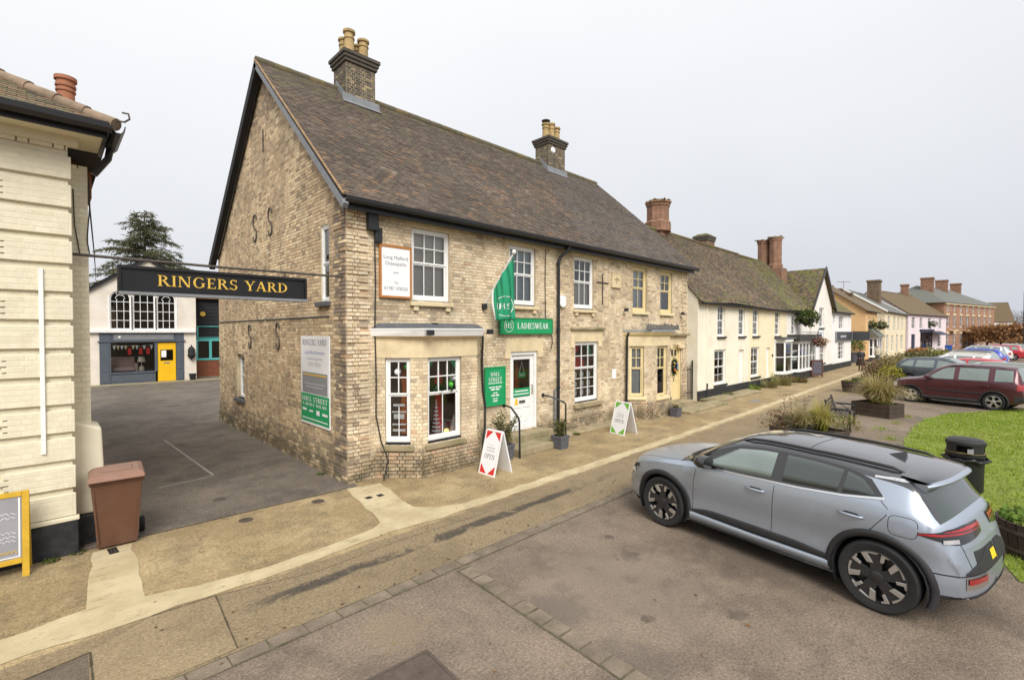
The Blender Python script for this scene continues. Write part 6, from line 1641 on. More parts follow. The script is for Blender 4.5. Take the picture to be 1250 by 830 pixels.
def simple_window(par, fr, u0, u1, v0, v1, mat='mullion', cols=2, rows=4, d=-0.08, glass='glass', fw=0.07):
 m_ = MB(); m_.fbox(fr, u0, u0 + fw, v0, v1, d - 0.05, d); m_.fbox(fr, u1 - fw, u1, v0, v1, d - 0.05, d); m_.fbox(fr, u0 + fw, u1 - fw, v1 - fw, v1, d - 0.05, d); m_.fbox(fr, u0 + fw, u1 - fw, v0, v0 + fw, d - 0.05, d)
 wn = m_.build('window', mat, par)
 m_ = MB()
 for k in range(1, cols): x = u0 + (u1 - u0) * k / cols; m_.fbox(fr, x - 0.015, x + 0.015, v0 + fw, v1 - fw, d - 0.04, d - 0.012)
 for k in range(1, rows):
  y = v0 + (v1 - v0) * k / rows; h = 0.025 if k == rows // 2 else 0.013
  m_.fbox(fr, u0 + fw, u1 - fw, y - h, y + h, d - 0.042, d - 0.015)
 if m_.V: m_.build('glazing_bar', mat, wn)
 m_ = MB(); m_.quad(fr.p(u0, v0, d - 0.045), fr.p(u1, v0, d - 0.045), fr.p(u1, v1, d - 0.045), fr.p(u0, v1, d - 0.045)); m_.build('pane', glass, wn, recalc=False)
 m_ = MB(); m_.fbox(fr, u0, u1, v0, v1, d - 0.5, d - 0.45); m_.build('room_recess', 'room', wn)
 return wn

def house(root, fr, W, D, eave, rz, wmat, rmat, ops=(), ry=None, over=0.22, og=0.12, tiles=None, plinth=None, roof=True, back=True, rname='roof', gutter=True, ridge_ends=(0, 0)):
 """A gabled house: front wall with openings on frame fr, ridge parallel to the front at depth ry."""
 ry = D / 2 if ry is None else ry
 m_ = MB(); wall_with_holes(m_, fr, W, eave, ops); reveals(m_, fr, ops, 0.2)
 wl = m_.build('wall', wmat, root, recalc=False)
 m_ = MB()
 for u in (0, W):
  m_.poly([fr.p(u, 0, 0), fr.p(u, eave, 0), fr.p(u, rz, -ry), fr.p(u, eave, -D), fr.p(u, 0, -D)])
 if back: m_.quad(fr.p(0, 0, -D), fr.p(W, 0, -D), fr.p(W, eave, -D), fr.p(0, eave, -D))
 m_.build('wall', wmat, root, recalc=False)
 if plinth:
  m_ = MB(); m_.fbox(fr, -0.02, W + 0.02, 0, plinth, 0.0, 0.05); m_.build('plinth', 'blacktar', root, bevel=0.01)
 if not roof: return wl, None
 sl = (rz - eave) / ry; z0 = eave - over * sl + 0.06
 vdir = (-fr.n * (ry + over) + Vector((0, 0, 1)) * (rz + 0.06 - z0))
 f2_ = Fr(fr.p(-og, z0, over), fr.u, vdir)
 RWW, RSS = W + 2 * og, vdir.length
 m_ = MB()
 m_.quad(f2_.p(0, 0, -0.03), f2_.p(RWW, 0, -0.03), f2_.p(RWW, RSS, -0.03), f2_.p(0, RSS, -0.03))
 m_.quad(fr.p(-og, rz + 0.03, -ry), fr.p(W + og, rz + 0.03, -ry), fr.p(W + og, eave - 0.2, -D - 0.25), fr.p(-og, eave - 0.2, -D - 0.25))
 if not tiles:
  m_.quad(f2_.p(0, 0, 0.02), f2_.p(RWW, 0, 0.02), f2_.p(RWW, RSS, 0.02), f2_.p(0, RSS, 0.02))
  for (a, b) in (((0, 0), (RWW, 0)), ((0, 0), (0, RSS)), ((RWW, 0), (RWW, RSS))): m_.quad(f2_.p(*a, -0.08), f2_.p(*b, -0.08), f2_.p(*b, 0.02), f2_.p(*a, 0.02))
 rf_ = m_.build(rname, rmat, root, recalc=False)
 if tiles:
  colf, pal, sag = tiles
  roof_tiles(rf_, f2_, RWW, RSS, colf, pal, 0, sag)
 m_ = MB(); m_.tube([f2_.p(0, RSS, 0.02), f2_.p(RWW, RSS, 0.02)], 0.10, 8); m_.build('ridge', 'tilemossy' if tiles else rmat, rf_)
 if gutter:
  m_ = MB(); m_.tube([f2_.p(0.02, -0.03, -0.03), f2_.p(RWW - 0.02, -0.03, -0.03)], 0.055, 8); m_.build('gutter', 'blackmatt', root)
 return wl, rf_

PAL_N = [(0.115, 0.085, 0.056), (0.095, 0.072, 0.05), (0.14, 0.105, 0.068), (0.165, 0.12, 0.075), (0.07, 0.056, 0.043), (0.125, 0.125, 0.035), (0.15, 0.155, 0.035), (0.20, 0.175, 0.12), (0.19, 0.12, 0.07)]
def mossy(x_off, bias):
 def f(u, v):
  r = R.random(); t = vnoise((u + x_off) * 0.6, v * 0.7, 21)
  m = bias + 0.4 * max(0, t - 0.5) + (0.14 if v < 0.8 else 0)
  if r < m: return 5 if R.random() < 0.6 else 6
  if r > 0.965: return 7
  return R.choice([0, 0, 1, 1, 2, 2, 3, 4, 4, 8])
 return f
sagc = lambda o: (lambda u, v: 0.16 * (vnoise((u + o) * 0.3, v * 0.4, 31) - 0.5))
def win_set(root, fr, lst, deco=None):
 for (u0, u1, v0, v1, cur) in lst:
  sash(root, fr, u0, u1, v0, v1, 0.06, 2, 2, 2, 'white', mid=0.5, fw=0.06, curtain=cur)
  m_ = MB(); m_.fbox(fr, u0 - 0.06, u1 + 0.06, v0 - 0.09, v0 - 0.002, -0.1, 0.08); m_.build('sill', 'blacktar', root)
  # shallow arched head
  m_ = MB(); m_.fbox(fr, u0 - 0.02, u1 + 0.02, v1, v1 + 0.03, -0.02, 0.012); m_.build('window_head', deco or 'c_cream', root)
YC = 9.05
# --- cream cottage
c_ = thing('cream_cottage', 'cream rendered cottage joined to the brick building, with a black plinth', 'house', (23.0, 12, 0))
FC = Fr((20.0, YC, 0), (1, 0, 0))
o1 = [(2.05, 2.88, 2.76, 4.24), (4.58, 5.40, 2.76, 4.20), (1.72, 3.02, 0.55, 2.16), (4.68, 5.32, 0.18, 2.08)]
house(c_, FC, 5.94, 6.0, 4.46, 7.95, 'c_cream', 'tilefar', o1, ry=2.95, tiles=(mossy(0, -0.03), PAL_N, sagc(0)), plinth=0.42, og=0.06)
win_set(c_, FC, [o1[0] + (None,), o1[1] + (None,), o1[2] + (None,)])
m_ = MB(); m_.fbox(FC, 4.68, 5.32, 0.18, 2.08, -0.15, -0.10); m_.build('door', 'white', c_)
m_ = MB(); m_.fbox(FC, 0.78, 0.86, 0.4, 4.3, 0.0, 0.05); m_.build('downpipe', 'c_cream', c_)
m_ = MB(); m_.fbox(FC, 0.775, 0.865, 0.0, 0.7, 0.051, 0.09); m_.build('downpipe', 'blacktar', c_)
m_ = MB(); m_.box((18.72, 9.9, 0), (19.98, 9.95, 4.4)); m_.build('side_wall', 'c_cream', c_)
def oct_chimney(par, cx, cy, z0, z1, r, mat, label, n=8, cap=0.12):
 m_ = MB(); m_.lathe([(r * 1.18, z0), (r * 1.18, z0 + 0.45), (r, z0 + 0.55), (r, z1 - 0.3), (r * 1.08, z1 - 0.22), (r * 1.08, z1 - 0.12), (r * 1.16, z1 - 0.1), (r * 1.16, z1)], (cx, cy, 0), n)
 o = m_.build('chimney', mat, par, label=label)
 m_ = MB()
 pts = [(cx + R.uniform(-1, 1) * r, cy + R.uniform(-1, 1) * r, z1 + R.uniform(0, 0.05)) for _ in range(40)]
 for p in pts: m_.lathe([(0.0, -0.05), (R.uniform(0.06, 0.16), 0.0), (0.0, R.uniform(0.05, 0.1))], p, 6)
 m_.build('moss_cap', 'moss', o)
 return o
m_ = MB(); m_.box((21.8, 11.75, 7.2), (22.6, 12.55, 8.05)); m_.build('chimney_base', 'redbrick', c_)
oct_chimney(c_, 22.2, 12.15, 8.0, 9.5, 0.56, 'redbrick', 'stout faceted red brick chimney of the cream cottage')
gt = thing('iron_gate', 'narrow black railing gate between the brick building and cream cottage', 'gate', (19.3, 9.3, 0))
m_ = MB()
for z in (0.35, 1.35): m_ = MB(); m_.box((18.8, 9.29, z), (19.9, 9.31, z + 0.04)); m_.build('rail', 'black', gt)
for i in range(9):
 m_ = MB(); x0 = 18.85 + i * 0.125; m_.tube([(x0, 9.3, 0.08), (x0, 9.3, 1.52)], 0.012, 5); m_.build('bar', 'black', gt)
m_ = MB(); m_.tube([(19.93, 9.25, 0), (19.93, 9.25, 1.75)], 0.035, 6); m_.build('post', 'black', gt)
# --- yellow cottage
y_ = thing('yellow_cottage', 'pale yellow rendered cottage between the cream cottage and the white gabled shop', 'house', (29, 12, 0))
FYC = Fr((25.945, YC - 0.004, 0), (1, 0, 0))
o2 = [(0.55, 1.45, 2.76, 4.22), (4.08, 5.0, 2.74, 4.18), (0.33, 1.58, 0.6, 2.17), (2.68, 3.30, 0.44, 2.09)]
house(y_, FYC, 6.25, 6.0, 4.45, 7.92, 'c_yellow', 'tilefar', o2, ry=2.95, tiles=(mossy(6, -0.05), PAL_N, sagc(6)), plinth=0.4, og=0.0)
win_set(y_, FYC, [o2[0] + (None,), o2[1] + (None,), o2[2] + (('curtain', 0.0, 1.0, 0.0, 0.55),)], 'c_yellow')
m_ = MB(); m_.fbox(FYC, 2.68, 3.30, 0.44, 2.09, -0.15, -0.10); m_.build('door', 'white', y_)
chimney(y_, 28.2, 12.4, 7.2, 8.35, 1.0, 0.8, [(0.14, 0.075, 0.045), (0.18, 0.09, 0.05), (0.11, 0.07, 0.05), (0.2, 0.11, 0.06)], lambda u, v: R.randrange(4), [], 'small brown brick chimney on the ridge', 'darkbrick', capw=0.06)
m_ = MB(); m_.fbox(FYC, 3.6, 3.78, 1.55, 1.7, 0.003, 0.02); m_.build('number_plate', 'blackmatt', y_)
# --- white gabled shop with bay window and cross gable
w_ = thing('white_gabled_shop', 'white shop with a steep front gable, mossy roof and tall twin brick chimney', 'house', (38, 12, 0))
FWH = Fr((32.2, YC + 0.004, 0), (1, 0, 0))
o3 = [(0.9, 1.8, 2.75, 3.95), (7.35, 8.6, 3.26, 4.80), (7.70, 8.95, 0.7, 2.06)]
house(w_, FWH, 5.1, 6.0, 4.43, 7.88, 'c_white', 'tilemossy', [o3[0]], ry=2.95, tiles=(mossy(12, 0.35), PAL_N, sagc(12)), og=0.0)
win_set(w_, FWH, [o3[0] + (None,)], 'c_white')
# cross wing: gable to the street
gx0, gx1, gap = 37.3, 43.3, 7.5; gm = 40.35
FGW = Fr((gx0, YC - 0.02, 0), (1, 0, 0))
m_ = MB();
og_ = [(2.3, 3.5, 3.26, 4.70), (2.65, 3.9, 0.7, 2.08)]
wall_with_holes(m_, FGW, gx1 - gx0, 4.7, og_); reveals(m_, FGW, og_, 0.2)
m_.poly([FGW.p(0, 4.7), FGW.p(gx1 - gx0, 4.7), FGW.p(gm - gx0, gap)])
m_.quad((gx0, YC, 0), (gx0, 15, 0), (gx0, 15, 4.7), (gx0, YC, 4.7)); m_.quad((gx1, YC, 0), (gx1, 15, 0), (gx1, 15, 4.7), (gx1, YC, 4.7))
m_.build('wall', 'c_white', w_, recalc=False)
win_set(w_, FGW, [og_[0] + (('curtain', 0, 1, 0, 1),), og_[1] + (None,)], 'c_white')
sl = (gap - 4.7) / (gm - gx0)
FRW = Fr((gx0 - 0.3, 16.0, 4.7 - 0.3 * sl + 0.05), (0, -1, 0), (gm - gx0 + 0.3, 0, (gm - gx0 + 0.3) * sl))
m_ = MB(); LW = 16.0 - (YC - 0.25); SW = math.hypot(gm - gx0 + 0.3, (gm - gx0 + 0.3) * sl)
m_.quad(FRW.p(0, 0, -0.03), FRW.p(LW, 0, -0.03), FRW.p(LW, SW, -0.03), FRW.p(0, SW, -0.03))
m_.quad((gm, 16, gap + 0.05), (gm, YC - 0.25, gap + 0.05), (gx1 + 0.3, YC - 0.25, 4.45), (gx1 + 0.3, 16, 4.45))
wr_ = m_.build('roof', 'tilefar', w_, recalc=False)
roof_tiles(wr_, FRW, LW, SW, mossy(30, 0.25), PAL_N, 0, sagc(3))
m_ = MB()
for (xa_, za, xb_, zb) in ((gx0 - 0.32, 4.38, gm, gap - 0.04), (gx1 + 0.32, 4.38, gm, gap - 0.04)):
 A_, B_ = Vector((xa_, YC - 0.30, za)), Vector((xb_, YC - 0.30, zb)); m_.prism([A_, B_, B_ + Vector((0, 0, 0.22)), A_ + Vector((0, 0, 0.22))], (0, 0.06, 0))
m_.build('bargeboard', 'black', w_)
m_ = MB(); m_.box((gx0 - 0.02, YC - 0.08, 0), (gx1, YC - 0.021, 0.5)); m_.build('plinth', 'blacktar', w_)
m_ = MB(); m_.box((37.9, 11.0, 6.5), (39.1, 13.1, 7.6)); m_.build('chimney_base', 'redbrick', w_)
for dx in (-0.42, 0.45): oct_chimney(w_, 38.5 + 0.2 * dx, 12.0 + dx, 7.4, 9.75 + 0.1 * (dx < 0), 0.42, 'redbrick', 'tall octagonal red brick chimney shaft')
# white canted bay with fascia
def shop_bay(root, fr, u0, u1, v0, v1, dep, cuts, mat='white'):
 pts = [(u0, 0), (u0 + dep, dep), (u1 - dep, dep), (u1, 0)]
 for i in range(3):
  a, b = fr.p(pts[i][0], 0, pts[i][1]), fr.p(pts[i + 1][0], 0, pts[i + 1][1])
  g_ = Fr(a, b - a); L = (b - a).length
  n = cuts[i]
  for k in range(n): simple_window(root, g_, L * k / n + 0.003, L * (k + 1) / n - 0.003, v0, v1, mat, 1, 2, d=0.0)
 m_ = MB()
 for (z0, z1, e_) in ((v1 + 0.002, v1 + 0.14, 0.06), (v0 - 0.1, v0 - 0.002, 0.05)):
  q = [fr.p(p[0] + (-e_ if k < 2 else e_) * (1 if k in (0, 3) else 0.4), z0, p[1] + (e_ if k in (1, 2) else 0)) for k, p in enumerate(pts)]
  m_.prism(q, (0, 0, z1 - z0))
 m_.build('bay_trim', mat, root)
 m_ = MB(); q = [fr.p(p[0], 0, p[1] - 0.02) for p in pts]; m_.prism(q, (0, 0, v0 - 0.102)); m_.build('bay_base', 'blacktar', root)
shop_bay(y_, FYC, 4.0, 6.2, 0.62, 2.40, 0.45, (1, 1, 1))
m_ = MB(); m_.box((29.9, 8.5, 2.55), (32.25, 9.04, 2.66)); m_.build('bay_roof', 'leaddark', y_)
shop_bay(w_, FWH, 0.3, 4.9, 0.6, 2.30, 0.5, (1, 5, 1))
m_ = MB(); m_.box((32.3, 8.35, 2.42), (37.25, 9.04, 2.80)); m_.build('fascia', M('dark bronze fascia', (0.05, 0.045, 0.04), 0.6, 0.15, 4), w_)
# wall signs on the white gable
t, d = signboard('wall_sign', 'small white framed notice on the white gable, left of its lower window', FGW, 1.2, 2.2, 0.9, 1.9, 0.04, 'lead', 'white_plain')
t, d = signboard('wall_sign', 'pale square pub-style sign below the white gable upper window', FGW, 2.0, 3.3, 2.35, 3.1, 0.04, 'lead', 'white_plain'); lines(t, FGW, [(2.2, 3.1, 2.85, 0.08), (2.2, 3.1, 2.6, 0.08)], 'printblue', d)
m_ = MB(); m_.fbox(FGW, 2.4, 4.2, 2.22, 2.28, 0.001, 0.35); mesh_thing(m_, 'door_hood', 'c_orange', 'thin orange hood above the lower window of the white gable', 'hood', (40.5, 8.9, 2.2))
# --- lower white house to the right
w2 = thing('white_house', 'low white house right of the white gable with a dark grey fascia sign', 'house', (47, 12, 0))
FW2 = Fr((43.34, YC + 0.02, 0), (1, 0, 0))
o4 = [(0.45, 1.15, 3.5, 4.35), (2.3, 4.1, 3.2, 4.24), (2.2, 4.4, 0.7, 2.15)]
house(w2, FW2, 7.0, 6.5, 4.66, 7.2, 'c_white2', 'tilemossy', o4, ry=3.0, plinth=0.45, og=0.15)
for q in o4: simple_window(w2, FW2, *q, cols=3, rows=4)
t, d = signboard('fascia_sign', 'long dark grey fascia sign on the low white house', FW2, 1.2, 6.9, 2.25, 2.95, 0.03, 'printgrey', M('dark grey sign', (0.055, 0.06, 0.065), 0.5, 0.08, 2), thick=0.12); lines(t, FW2, [(2.6, 4.6, 2.5, 0.18)], 'printlight', d)
pj = thing('projecting_sign', 'dark grey board sticking out past the corner of the low white house', 'sign', (50.4, 8.3, 2.2))
m_ = MB(); m_.box((50.30, 7.75, 2.22), (50.42, 8.95, 2.95)); m_.build('panel', bpy.data.materials['dark grey sign'], pj); m_ = MB(); m_.tube([(50.36, 7.8, 2.98), (50.36, 9.05, 2.98)], 0.03, 6); m_.build('bracket', 'iron', pj)
# --- apricot house
ap = thing('apricot_house', 'apricot rendered house set at right angles beyond the white house', 'house', (59, 13, 0))
FAP = Fr((56.0, 8.95, 0), (1, 0, 0))
o5 = [(1.2, 2.0, 3.0, 4.4), (3.6, 4.4, 3.0, 4.4)]
house(ap, FAP, 6.0, 8.0, 5.05, 7.9, 'c_orange', 'tilefar', o5, ry=4.0, plinth=0.3, og=0.25)
for q in o5: simple_window(ap, FAP, *q, cols=2, rows=4)
# white porch on its front
shop_bay(ap, FAP, 1.8, 5.4, 0.55, 2.3, 0.6, (2, 2, 2))
m_ = MB(); m_.prism([FAP.p(1.6, 2.45, 0), FAP.p(1.6, 2.45, 0.85), FAP.p(1.6, 3.3, 0)], (4.0, 0, 0)); m_.build('porch_roof', 'slate', ap)
# --- pale cream house with gable side
pc = thing('pale_cream_house', 'pale cream house with white verge and big grey-brown chimney', 'house', (76, 13, 0))
FPC = Fr((68.0, 9.1, 0), (1, 0, 0))
o6 = [(2.0, 3.6, 3.0, 4.8), (6.2, 7.8, 3.0, 4.8), (9.6, 11.2, 3.0, 4.8), (13.2, 14.6, 3.0, 4.8), (1.2, 2.8, 0.3, 2.6), (4.8, 6.4, 0.6, 2.5), (8.6, 10.2, 0.3, 2.6), (12.4, 14.6, 0.6, 2.5)]
house(pc, FPC, 17.0, 8.0, 5.35, 7.95, 'c_pale', 'slate', o6, ry=4.0, og=0.3)
for q in o6: simple_window(pc, FPC, *q, cols=2, rows=4)
m_ = MB()
sl = (7.95 - 5.35) / 4
A_, B_ = FPC.p(-0.34, 5.15, 0.3), FPC.p(-0.34, 7.98, -4.0); m_.prism([A_, B_, B_ + Vector((0, 0, 0.22)), A_ + Vector((0, 0, 0.22))], (0.05, 0, 0)); A_, B_ = FPC.p(17.34, 5.15, 0.3), FPC.p(17.34, 7.98, -4.0); m_.prism([A_, B_, B_ + Vector((0, 0, 0.2)), A_ + Vector((0, 0, 0.2))], (0.05, 0, 0)); m_.build('bargeboard', 'white', pc)
def far_chimney(par, cx, cy, z0, z1, sx, sy, mat, pots=0):
 pots = 0
 m_ = MB(); m_.box((cx - sx / 2, cy - sy / 2, z0), (cx + sx / 2, cy + sy / 2, z1 - 0.25)); m_.box((cx - sx / 2 - 0.08, cy - sy / 2 - 0.08, z1 - 0.249), (cx + sx / 2 + 0.08, cy + sy / 2 + 0.08, z1)); o = m_.build('chimney', mat, par)
 for k in range(pots):
  m_ = MB(); m_.lathe([(0.2, z1), (0.16, z1 + 0.55), (0.2, z1 + 0.6), (0.2, z1 + 0.68), (0.12, z1 + 0.68)], (cx + (k - (pots - 1) / 2) * 0.55, cy, 0), 10); m_.build('chimney_pot', 'terracotta', o)
 return o
def on_ray(u, depth):
 a = (u - 625) / 582.0
 return depth * (0.6993 + a * 0.7148), depth * (0.7148 - a * 0.6993)
def put_chim(par, u0, u1, vt, vb, depth, mat, pots=0):
 x, y = on_ray((u0 + u1) / 2, depth); s_ = (u1 - u0) / 582.0 * depth
 far_chimney(par, x, y, 3 + (404 - vb) / 582.0 * depth - 1.5, 3 + (404 - vt) / 582.0 * depth, s_ * 0.75, s_ * 0.65, mat, pots)
put_chim(pc, 1057, 1075.6, 342, 367, 62, 'brownbrick', 1)
put_chim(ap, 1032, 1040, 357, 370, 51, 'brownbrick')
put_chim(w2, 1020, 1030, 352, 362, 58, 'brownbrick')
# --- pink shop (the street bends)
pk = thing('pink_shop', 'lilac pink shop with brown roof and dark blue door in the bending street', 'house', (94, 10, 0))
P0, P1 = Vector((85.5, 8.85, 0)), Vector((104.8, 6.1, 0))
FPK = Fr(P0, P1 - P0); LPK = (P1 - P0).length
o7 = [(1.5, 3.1, 3.4, 5.0), (5.2, 6.6, 3.4, 5.0), (9.4, 10.8, 3.4, 5.0), (15.2, 16.8, 3.4, 5.0), (1.4, 3.2, 0.05, 2.6), (5.6, 12.0, 0.4, 2.9), (14.8, 16.8, 0.6, 2.7)]
house(pk, FPK, LPK, 9.0, 5.5, 9.0, 'c_pink', 'tilefar', o7, ry=4.5, og=0.25)
for q in o7[:4] + o7[6:]: simple_window(pk, FPK, *q, cols=2, rows=4)
m_ = MB(); m_.fbox(FPK, 1.4, 3.2, 0.05, 2.6, -0.15, -0.08); m_.build('door', M('navy paint', (0.02, 0.025, 0.06), 0.5, 0.1, 3), pk)
for k in range(4): simple_window(pk, FPK, 5.6 + 1.6 * k + 0.01, 5.6 + 1.6 * (k + 1) - 0.01, 0.4, 2.9, bpy.data.materials['navy paint'], 1, 2)
m_ = MB(); m_.fbox(FPK, 5.2, 12.4, 2.95, 3.3, 0.003, 0.12); m_.build('fascia', bpy.data.materials['navy paint'], pk)
m_ = MB(); A_ = FPK.p(10.5, 3.0, 0.12); m_.prism([A_, FPK.p(10.5, 2.45, 1.3), FPK.p(10.5, 2.5, 1.3), FPK.p(10.5, 3.05, 0.12)], FPK.u * 5); m_.build('awning', bpy.data.materials['navy paint'], pk)
put_chim(pk, 1098, 1109, 347, 360, 79, 'redbrick')
# --- brick terrace
bt_ = thing('brick_terrace', 'three-storey orange brick terrace with slate roof and massive chimneys at the street end', 'building', (118, 6, 0))
B0, B1 = Vector((105.2, 6.35, 0)), Vector((130.0, 0.75, 0))
FBT = Fr(B0, B1 - B0); LBT = (B1 - B0).length
o8 = []
for k in range(8):
 c = 1.6 + k * 3.05
 o8 += [(c - 0.45, c + 0.45, 6.35, 7.2), (c - 0.55, c + 0.55, 3.7, 5.7), (c - 0.55, c + 0.55, 0.5, 2.6)]
house(bt_, FBT, LBT, 11.0, 7.75, 7.76, 'orangebrick', 'slate', o8, roof=False)
for i, q in enumerate(o8):
 simple_window(bt_, FBT, *q, cols=2, rows=2, fw=0.10)
 m_ = MB(); m_.fbox(FBT, q[0] - 0.15, q[1] + 0.15, q[3], q[3] + 0.3, -0.05, 0.03); m_.build('lintel', 'stone', bt_)
m_ = MB()
for k in range(0, 8, 2): c = 3.1 + k * 3.05; m_.fbox(FBT, c - 1.0, c + 1.0, 3.05, 3.25, 0.0, 0.7)
m_.fbox(FBT, 0, LBT, 7.45, 7.75, 0.0, 0.25); m_.build('cornice', 'stone', bt_)
e0, e1, e2, e3 = FBT.p(-0.4, 7.75, 0.4), FBT.p(LBT + 0.4, 7.75, 0.4), FBT.p(LBT + 0.4, 7.75, -11.4), FBT.p(-0.4, 7.75, -11.4)
r1, r2 = FBT.p(5.5, 11.2, -5.5), FBT.p(LBT - 5.5, 11.2, -5.5)
m_ = MB(); m_.poly([e0, e1, r2, r1]); m_.poly([e1, e2, r2]); m_.poly([e2, e3, r1, r2]); m_.poly([e3, e0, r1]); m_.poly([e3, e2, e1, e0]); m_.build('roof', 'slate', bt_, recalc=False)
put_chim(bt_, 1122, 1140, 339, 354, 84, 'redbrick', 2); put_chim(bt_, 1140, 1157, 342, 357, 90, 'redbrick', 2); put_chim(bt_, 1158, 1173, 346, 360, 96, 'redbrick', 2)
# --- far house
fh = thing('far_house', 'small white house with brown roof beyond the brick terrace', 'house', (205, 1, 0))
FFH = Fr((200, 3.2, 0), (0.35, -1, 0)); house(fh, FFH, 6.5, 8, 6.0, 11.5, 'c_white2', 'tilefar', [(1, 2, 3.4, 4.8), (3.5, 4.5, 3.4, 4.8)], ry=4)
# hanging baskets
def basket(x, y, z, r, label, flowers=False, n=420):
 t = thing('hanging_basket', label, 'hanging basket', (x, y, z - r), 0, 'hanging baskets along the street')
 m_ = MB(); pts = []
 for _ in range(n):
  a, b = R.uniform(0, 6.28), R.uniform(-1, 1); rr = r * R.uniform(0.55, 1.08) * (0.75 + 0.5 * vnoise(a * 1.5, b * 2 + x)); q = math.sqrt(1 - b * b)
  pts.append((x + rr * q * math.cos(a), y + rr * q * math.sin(a), z + rr * b * 0.85))
 leaves(m_, pts, r * 0.17, [(0.05, 0.09, 0.02), (0.08, 0.12, 0.02), (0.12, 0.15, 0.03), (0.04, 0.06, 0.018)] + ([(0.55, 0.08, 0.10), (0.6, 0.25, 0.25), (0.65, 0.5, 0.48)] if flowers else [])); m_.build('foliage', 'leaf', t, recalc=False)
 m_ = MB(); m_.lathe([(0.0, -r * 0.8), (r * 0.5, -r * 0.5), (r * 0.55, -r * 0.1)], (x, y, z), 10); m_.build('bowl', 'iron', t)
 m_ = MB(); m_.tube([(x, y, z), (x, y, z + r + 0.25), (x, 9.05 if y > 7.5 else y + 0.6, z + r + 0.25)], 0.015, 5); m_.build('bracket', 'iron', t)
basket(34.2, 8.45, 3.85, 0.62, 'large green hanging basket high beside the white gabled shop', n=700)
basket(35.6, 8.2, 2.35, 0.36, 'pink flowering hanging basket under the bronze fascia', True)
basket(36.6, 8.2, 2.30, 0.34, 'red and white flowering hanging basket nearest the white gable', True)
basket(39.0, 8.8, 2.35, 0.25, 'small orange-brown hanging basket on the white gable', True, 150)
x, y = on_ray(1063, 47); basket(x, y, 3.65, 0.50, 'green hanging basket before the apricot house, left of its pair')
x, y = on_ray(1075, 48); basket(x, y, 3.6, 0.55, 'green hanging basket before the apricot house, right of its pair')
for i, u in enumerate((1125, 1132, 1139)):
 x, y = on_ray(u, 72); basket(x, y, 4.15, 0.55, ('leftmost', 'middle', 'rightmost')[i] + ' green hanging basket on the pink shop front', n=300)
ax_, ay_ = on_ray(1029, 56); ar_ = thing('television_aerial', 'thin television aerial above the roofs behind the low white house', 'aerial', (ax_, ay_, 6.0))
m_ = MB(); m_.tube([(ax_, ay_, 6.0), (ax_, ay_, 8.9)], 0.03, 5); m_.build('mast', 'lead', ar_)
m_ = MB(); m_.tube([(ax_ - 0.3, ay_ + 0.5, 8.8), (ax_ + 0.3, ay_ - 0.5, 8.8)], 0.025, 4)
for k in range(6): q = -0.5 + 0.2 * k; m_.tube([(ax_ - 0.6 * q - 0.2, ay_ + q - 0.15, 8.8), (ax_ - 0.6 * q + 0.2, ay_ + q + 0.15, 8.8)], 0.018, 4)
m_.build('rods', 'lead', ar_)
# ================================================================== CARS
def pch(pts):
 X = np.array([p[0] for p in pts], float); Y = np.array([p[1] for p in pts], float)
 h = np.diff(X); d = np.diff(Y) / h; m = np.zeros(len(X))
 m[0], m[-1] = d[0], d[-1]
 for i in range(1, len(X) - 1):
  if d[i - 1] * d[i] > 0:
   w1, w2 = 2 * h[i] + h[i - 1], h[i] + 2 * h[i - 1]
   m[i] = (w1 + w2) / (w1 / d[i - 1] + w2 / d[i])
 def f(x):
  x = min(max(x, X[0]), X[-1]); i = min(len(X) - 2, int(np.searchsorted(X, x, side='right')) - 1); i = max(i, 0)
  t = (x - X[i]) / h[i]
  return float((2 * t**3 - 3 * t**2 + 1) * Y[i] + (t**3 - 2 * t**2 + t) * h[i] * m[i] + (-2 * t**3 + 3 * t**2) * Y[i + 1] + (t**3 - t**2) * h[i] * m[i + 1])
 return f
def paint(name, col, metal=0.55, rough=0.32):
 k = NT(name)
 k.set(k.b.inputs['Base Color'], (*col, 1))
 k.b.inputs['Metallic'].default_value = metal; k.b.inputs['Roughness'].default_value = rough
 k.b.inputs['Coat Weight'].default_value = 0.5; k.b.inputs['Coat Roughness'].default_value = 0.08
 return k.m
MAT['tyre'] = M('tyre rubber', (0.022, 0.022, 0.023), 0.85, 0.15, 9, bump=0.2, bscale=60)
MAT['alloy'] = M('machined alloy', (0.55, 0.54, 0.53), 0.35, 0.05, 6, metal=0.85)
MAT['alloydark'] = M('black alloy', (0.02, 0.02, 0.022), 0.35, 0.1, 6, spec=0.6)
MAT['carglass'] = M('dark car glass', (0.030, 0.042, 0.040), 0.06, 0.1, 1.5, spec=0.75, coat=0.5)
MAT['carglass_pale'] = M('car glass with painted reflection', (0.16, 0.20, 0.19), 0.08, 0.25, 1.2, spec=0.8, coat=0.6)  # paler grey-green base: the sky's reflection is put into the colour
MAT['piano'] = M('gloss black trim', (0.012, 0.012, 0.014), 0.15, 0.1, 4, spec=0.6, coat=0.6)
MAT['cladding'] = M('black cladding', (0.028, 0.028, 0.03), 0.6, 0.15, 5)
MAT['chrome'] = M('satin chrome', (0.75, 0.75, 0.76), 0.22, 0.03, 4, metal=1.0)
MAT['redlamp'] = M('red lamp lens', (0.30, 0.008, 0.012), 0.2, 0.4, 14, spec=0.6, coat=0.6)
MAT['clearlamp'] = M('clear lamp lens', (0.62, 0.63, 0.62), 0.15, 0.2, 9, spec=0.7, coat=0.6)
MAT['plate_yellow'] = M('yellow number plate', (0.78, 0.55, 0.03), 0.45, 0.03, 3)
MAT['liner'] = M('wheel well', (0.012, 0.012, 0.012), 0.95, 0.1, 5)

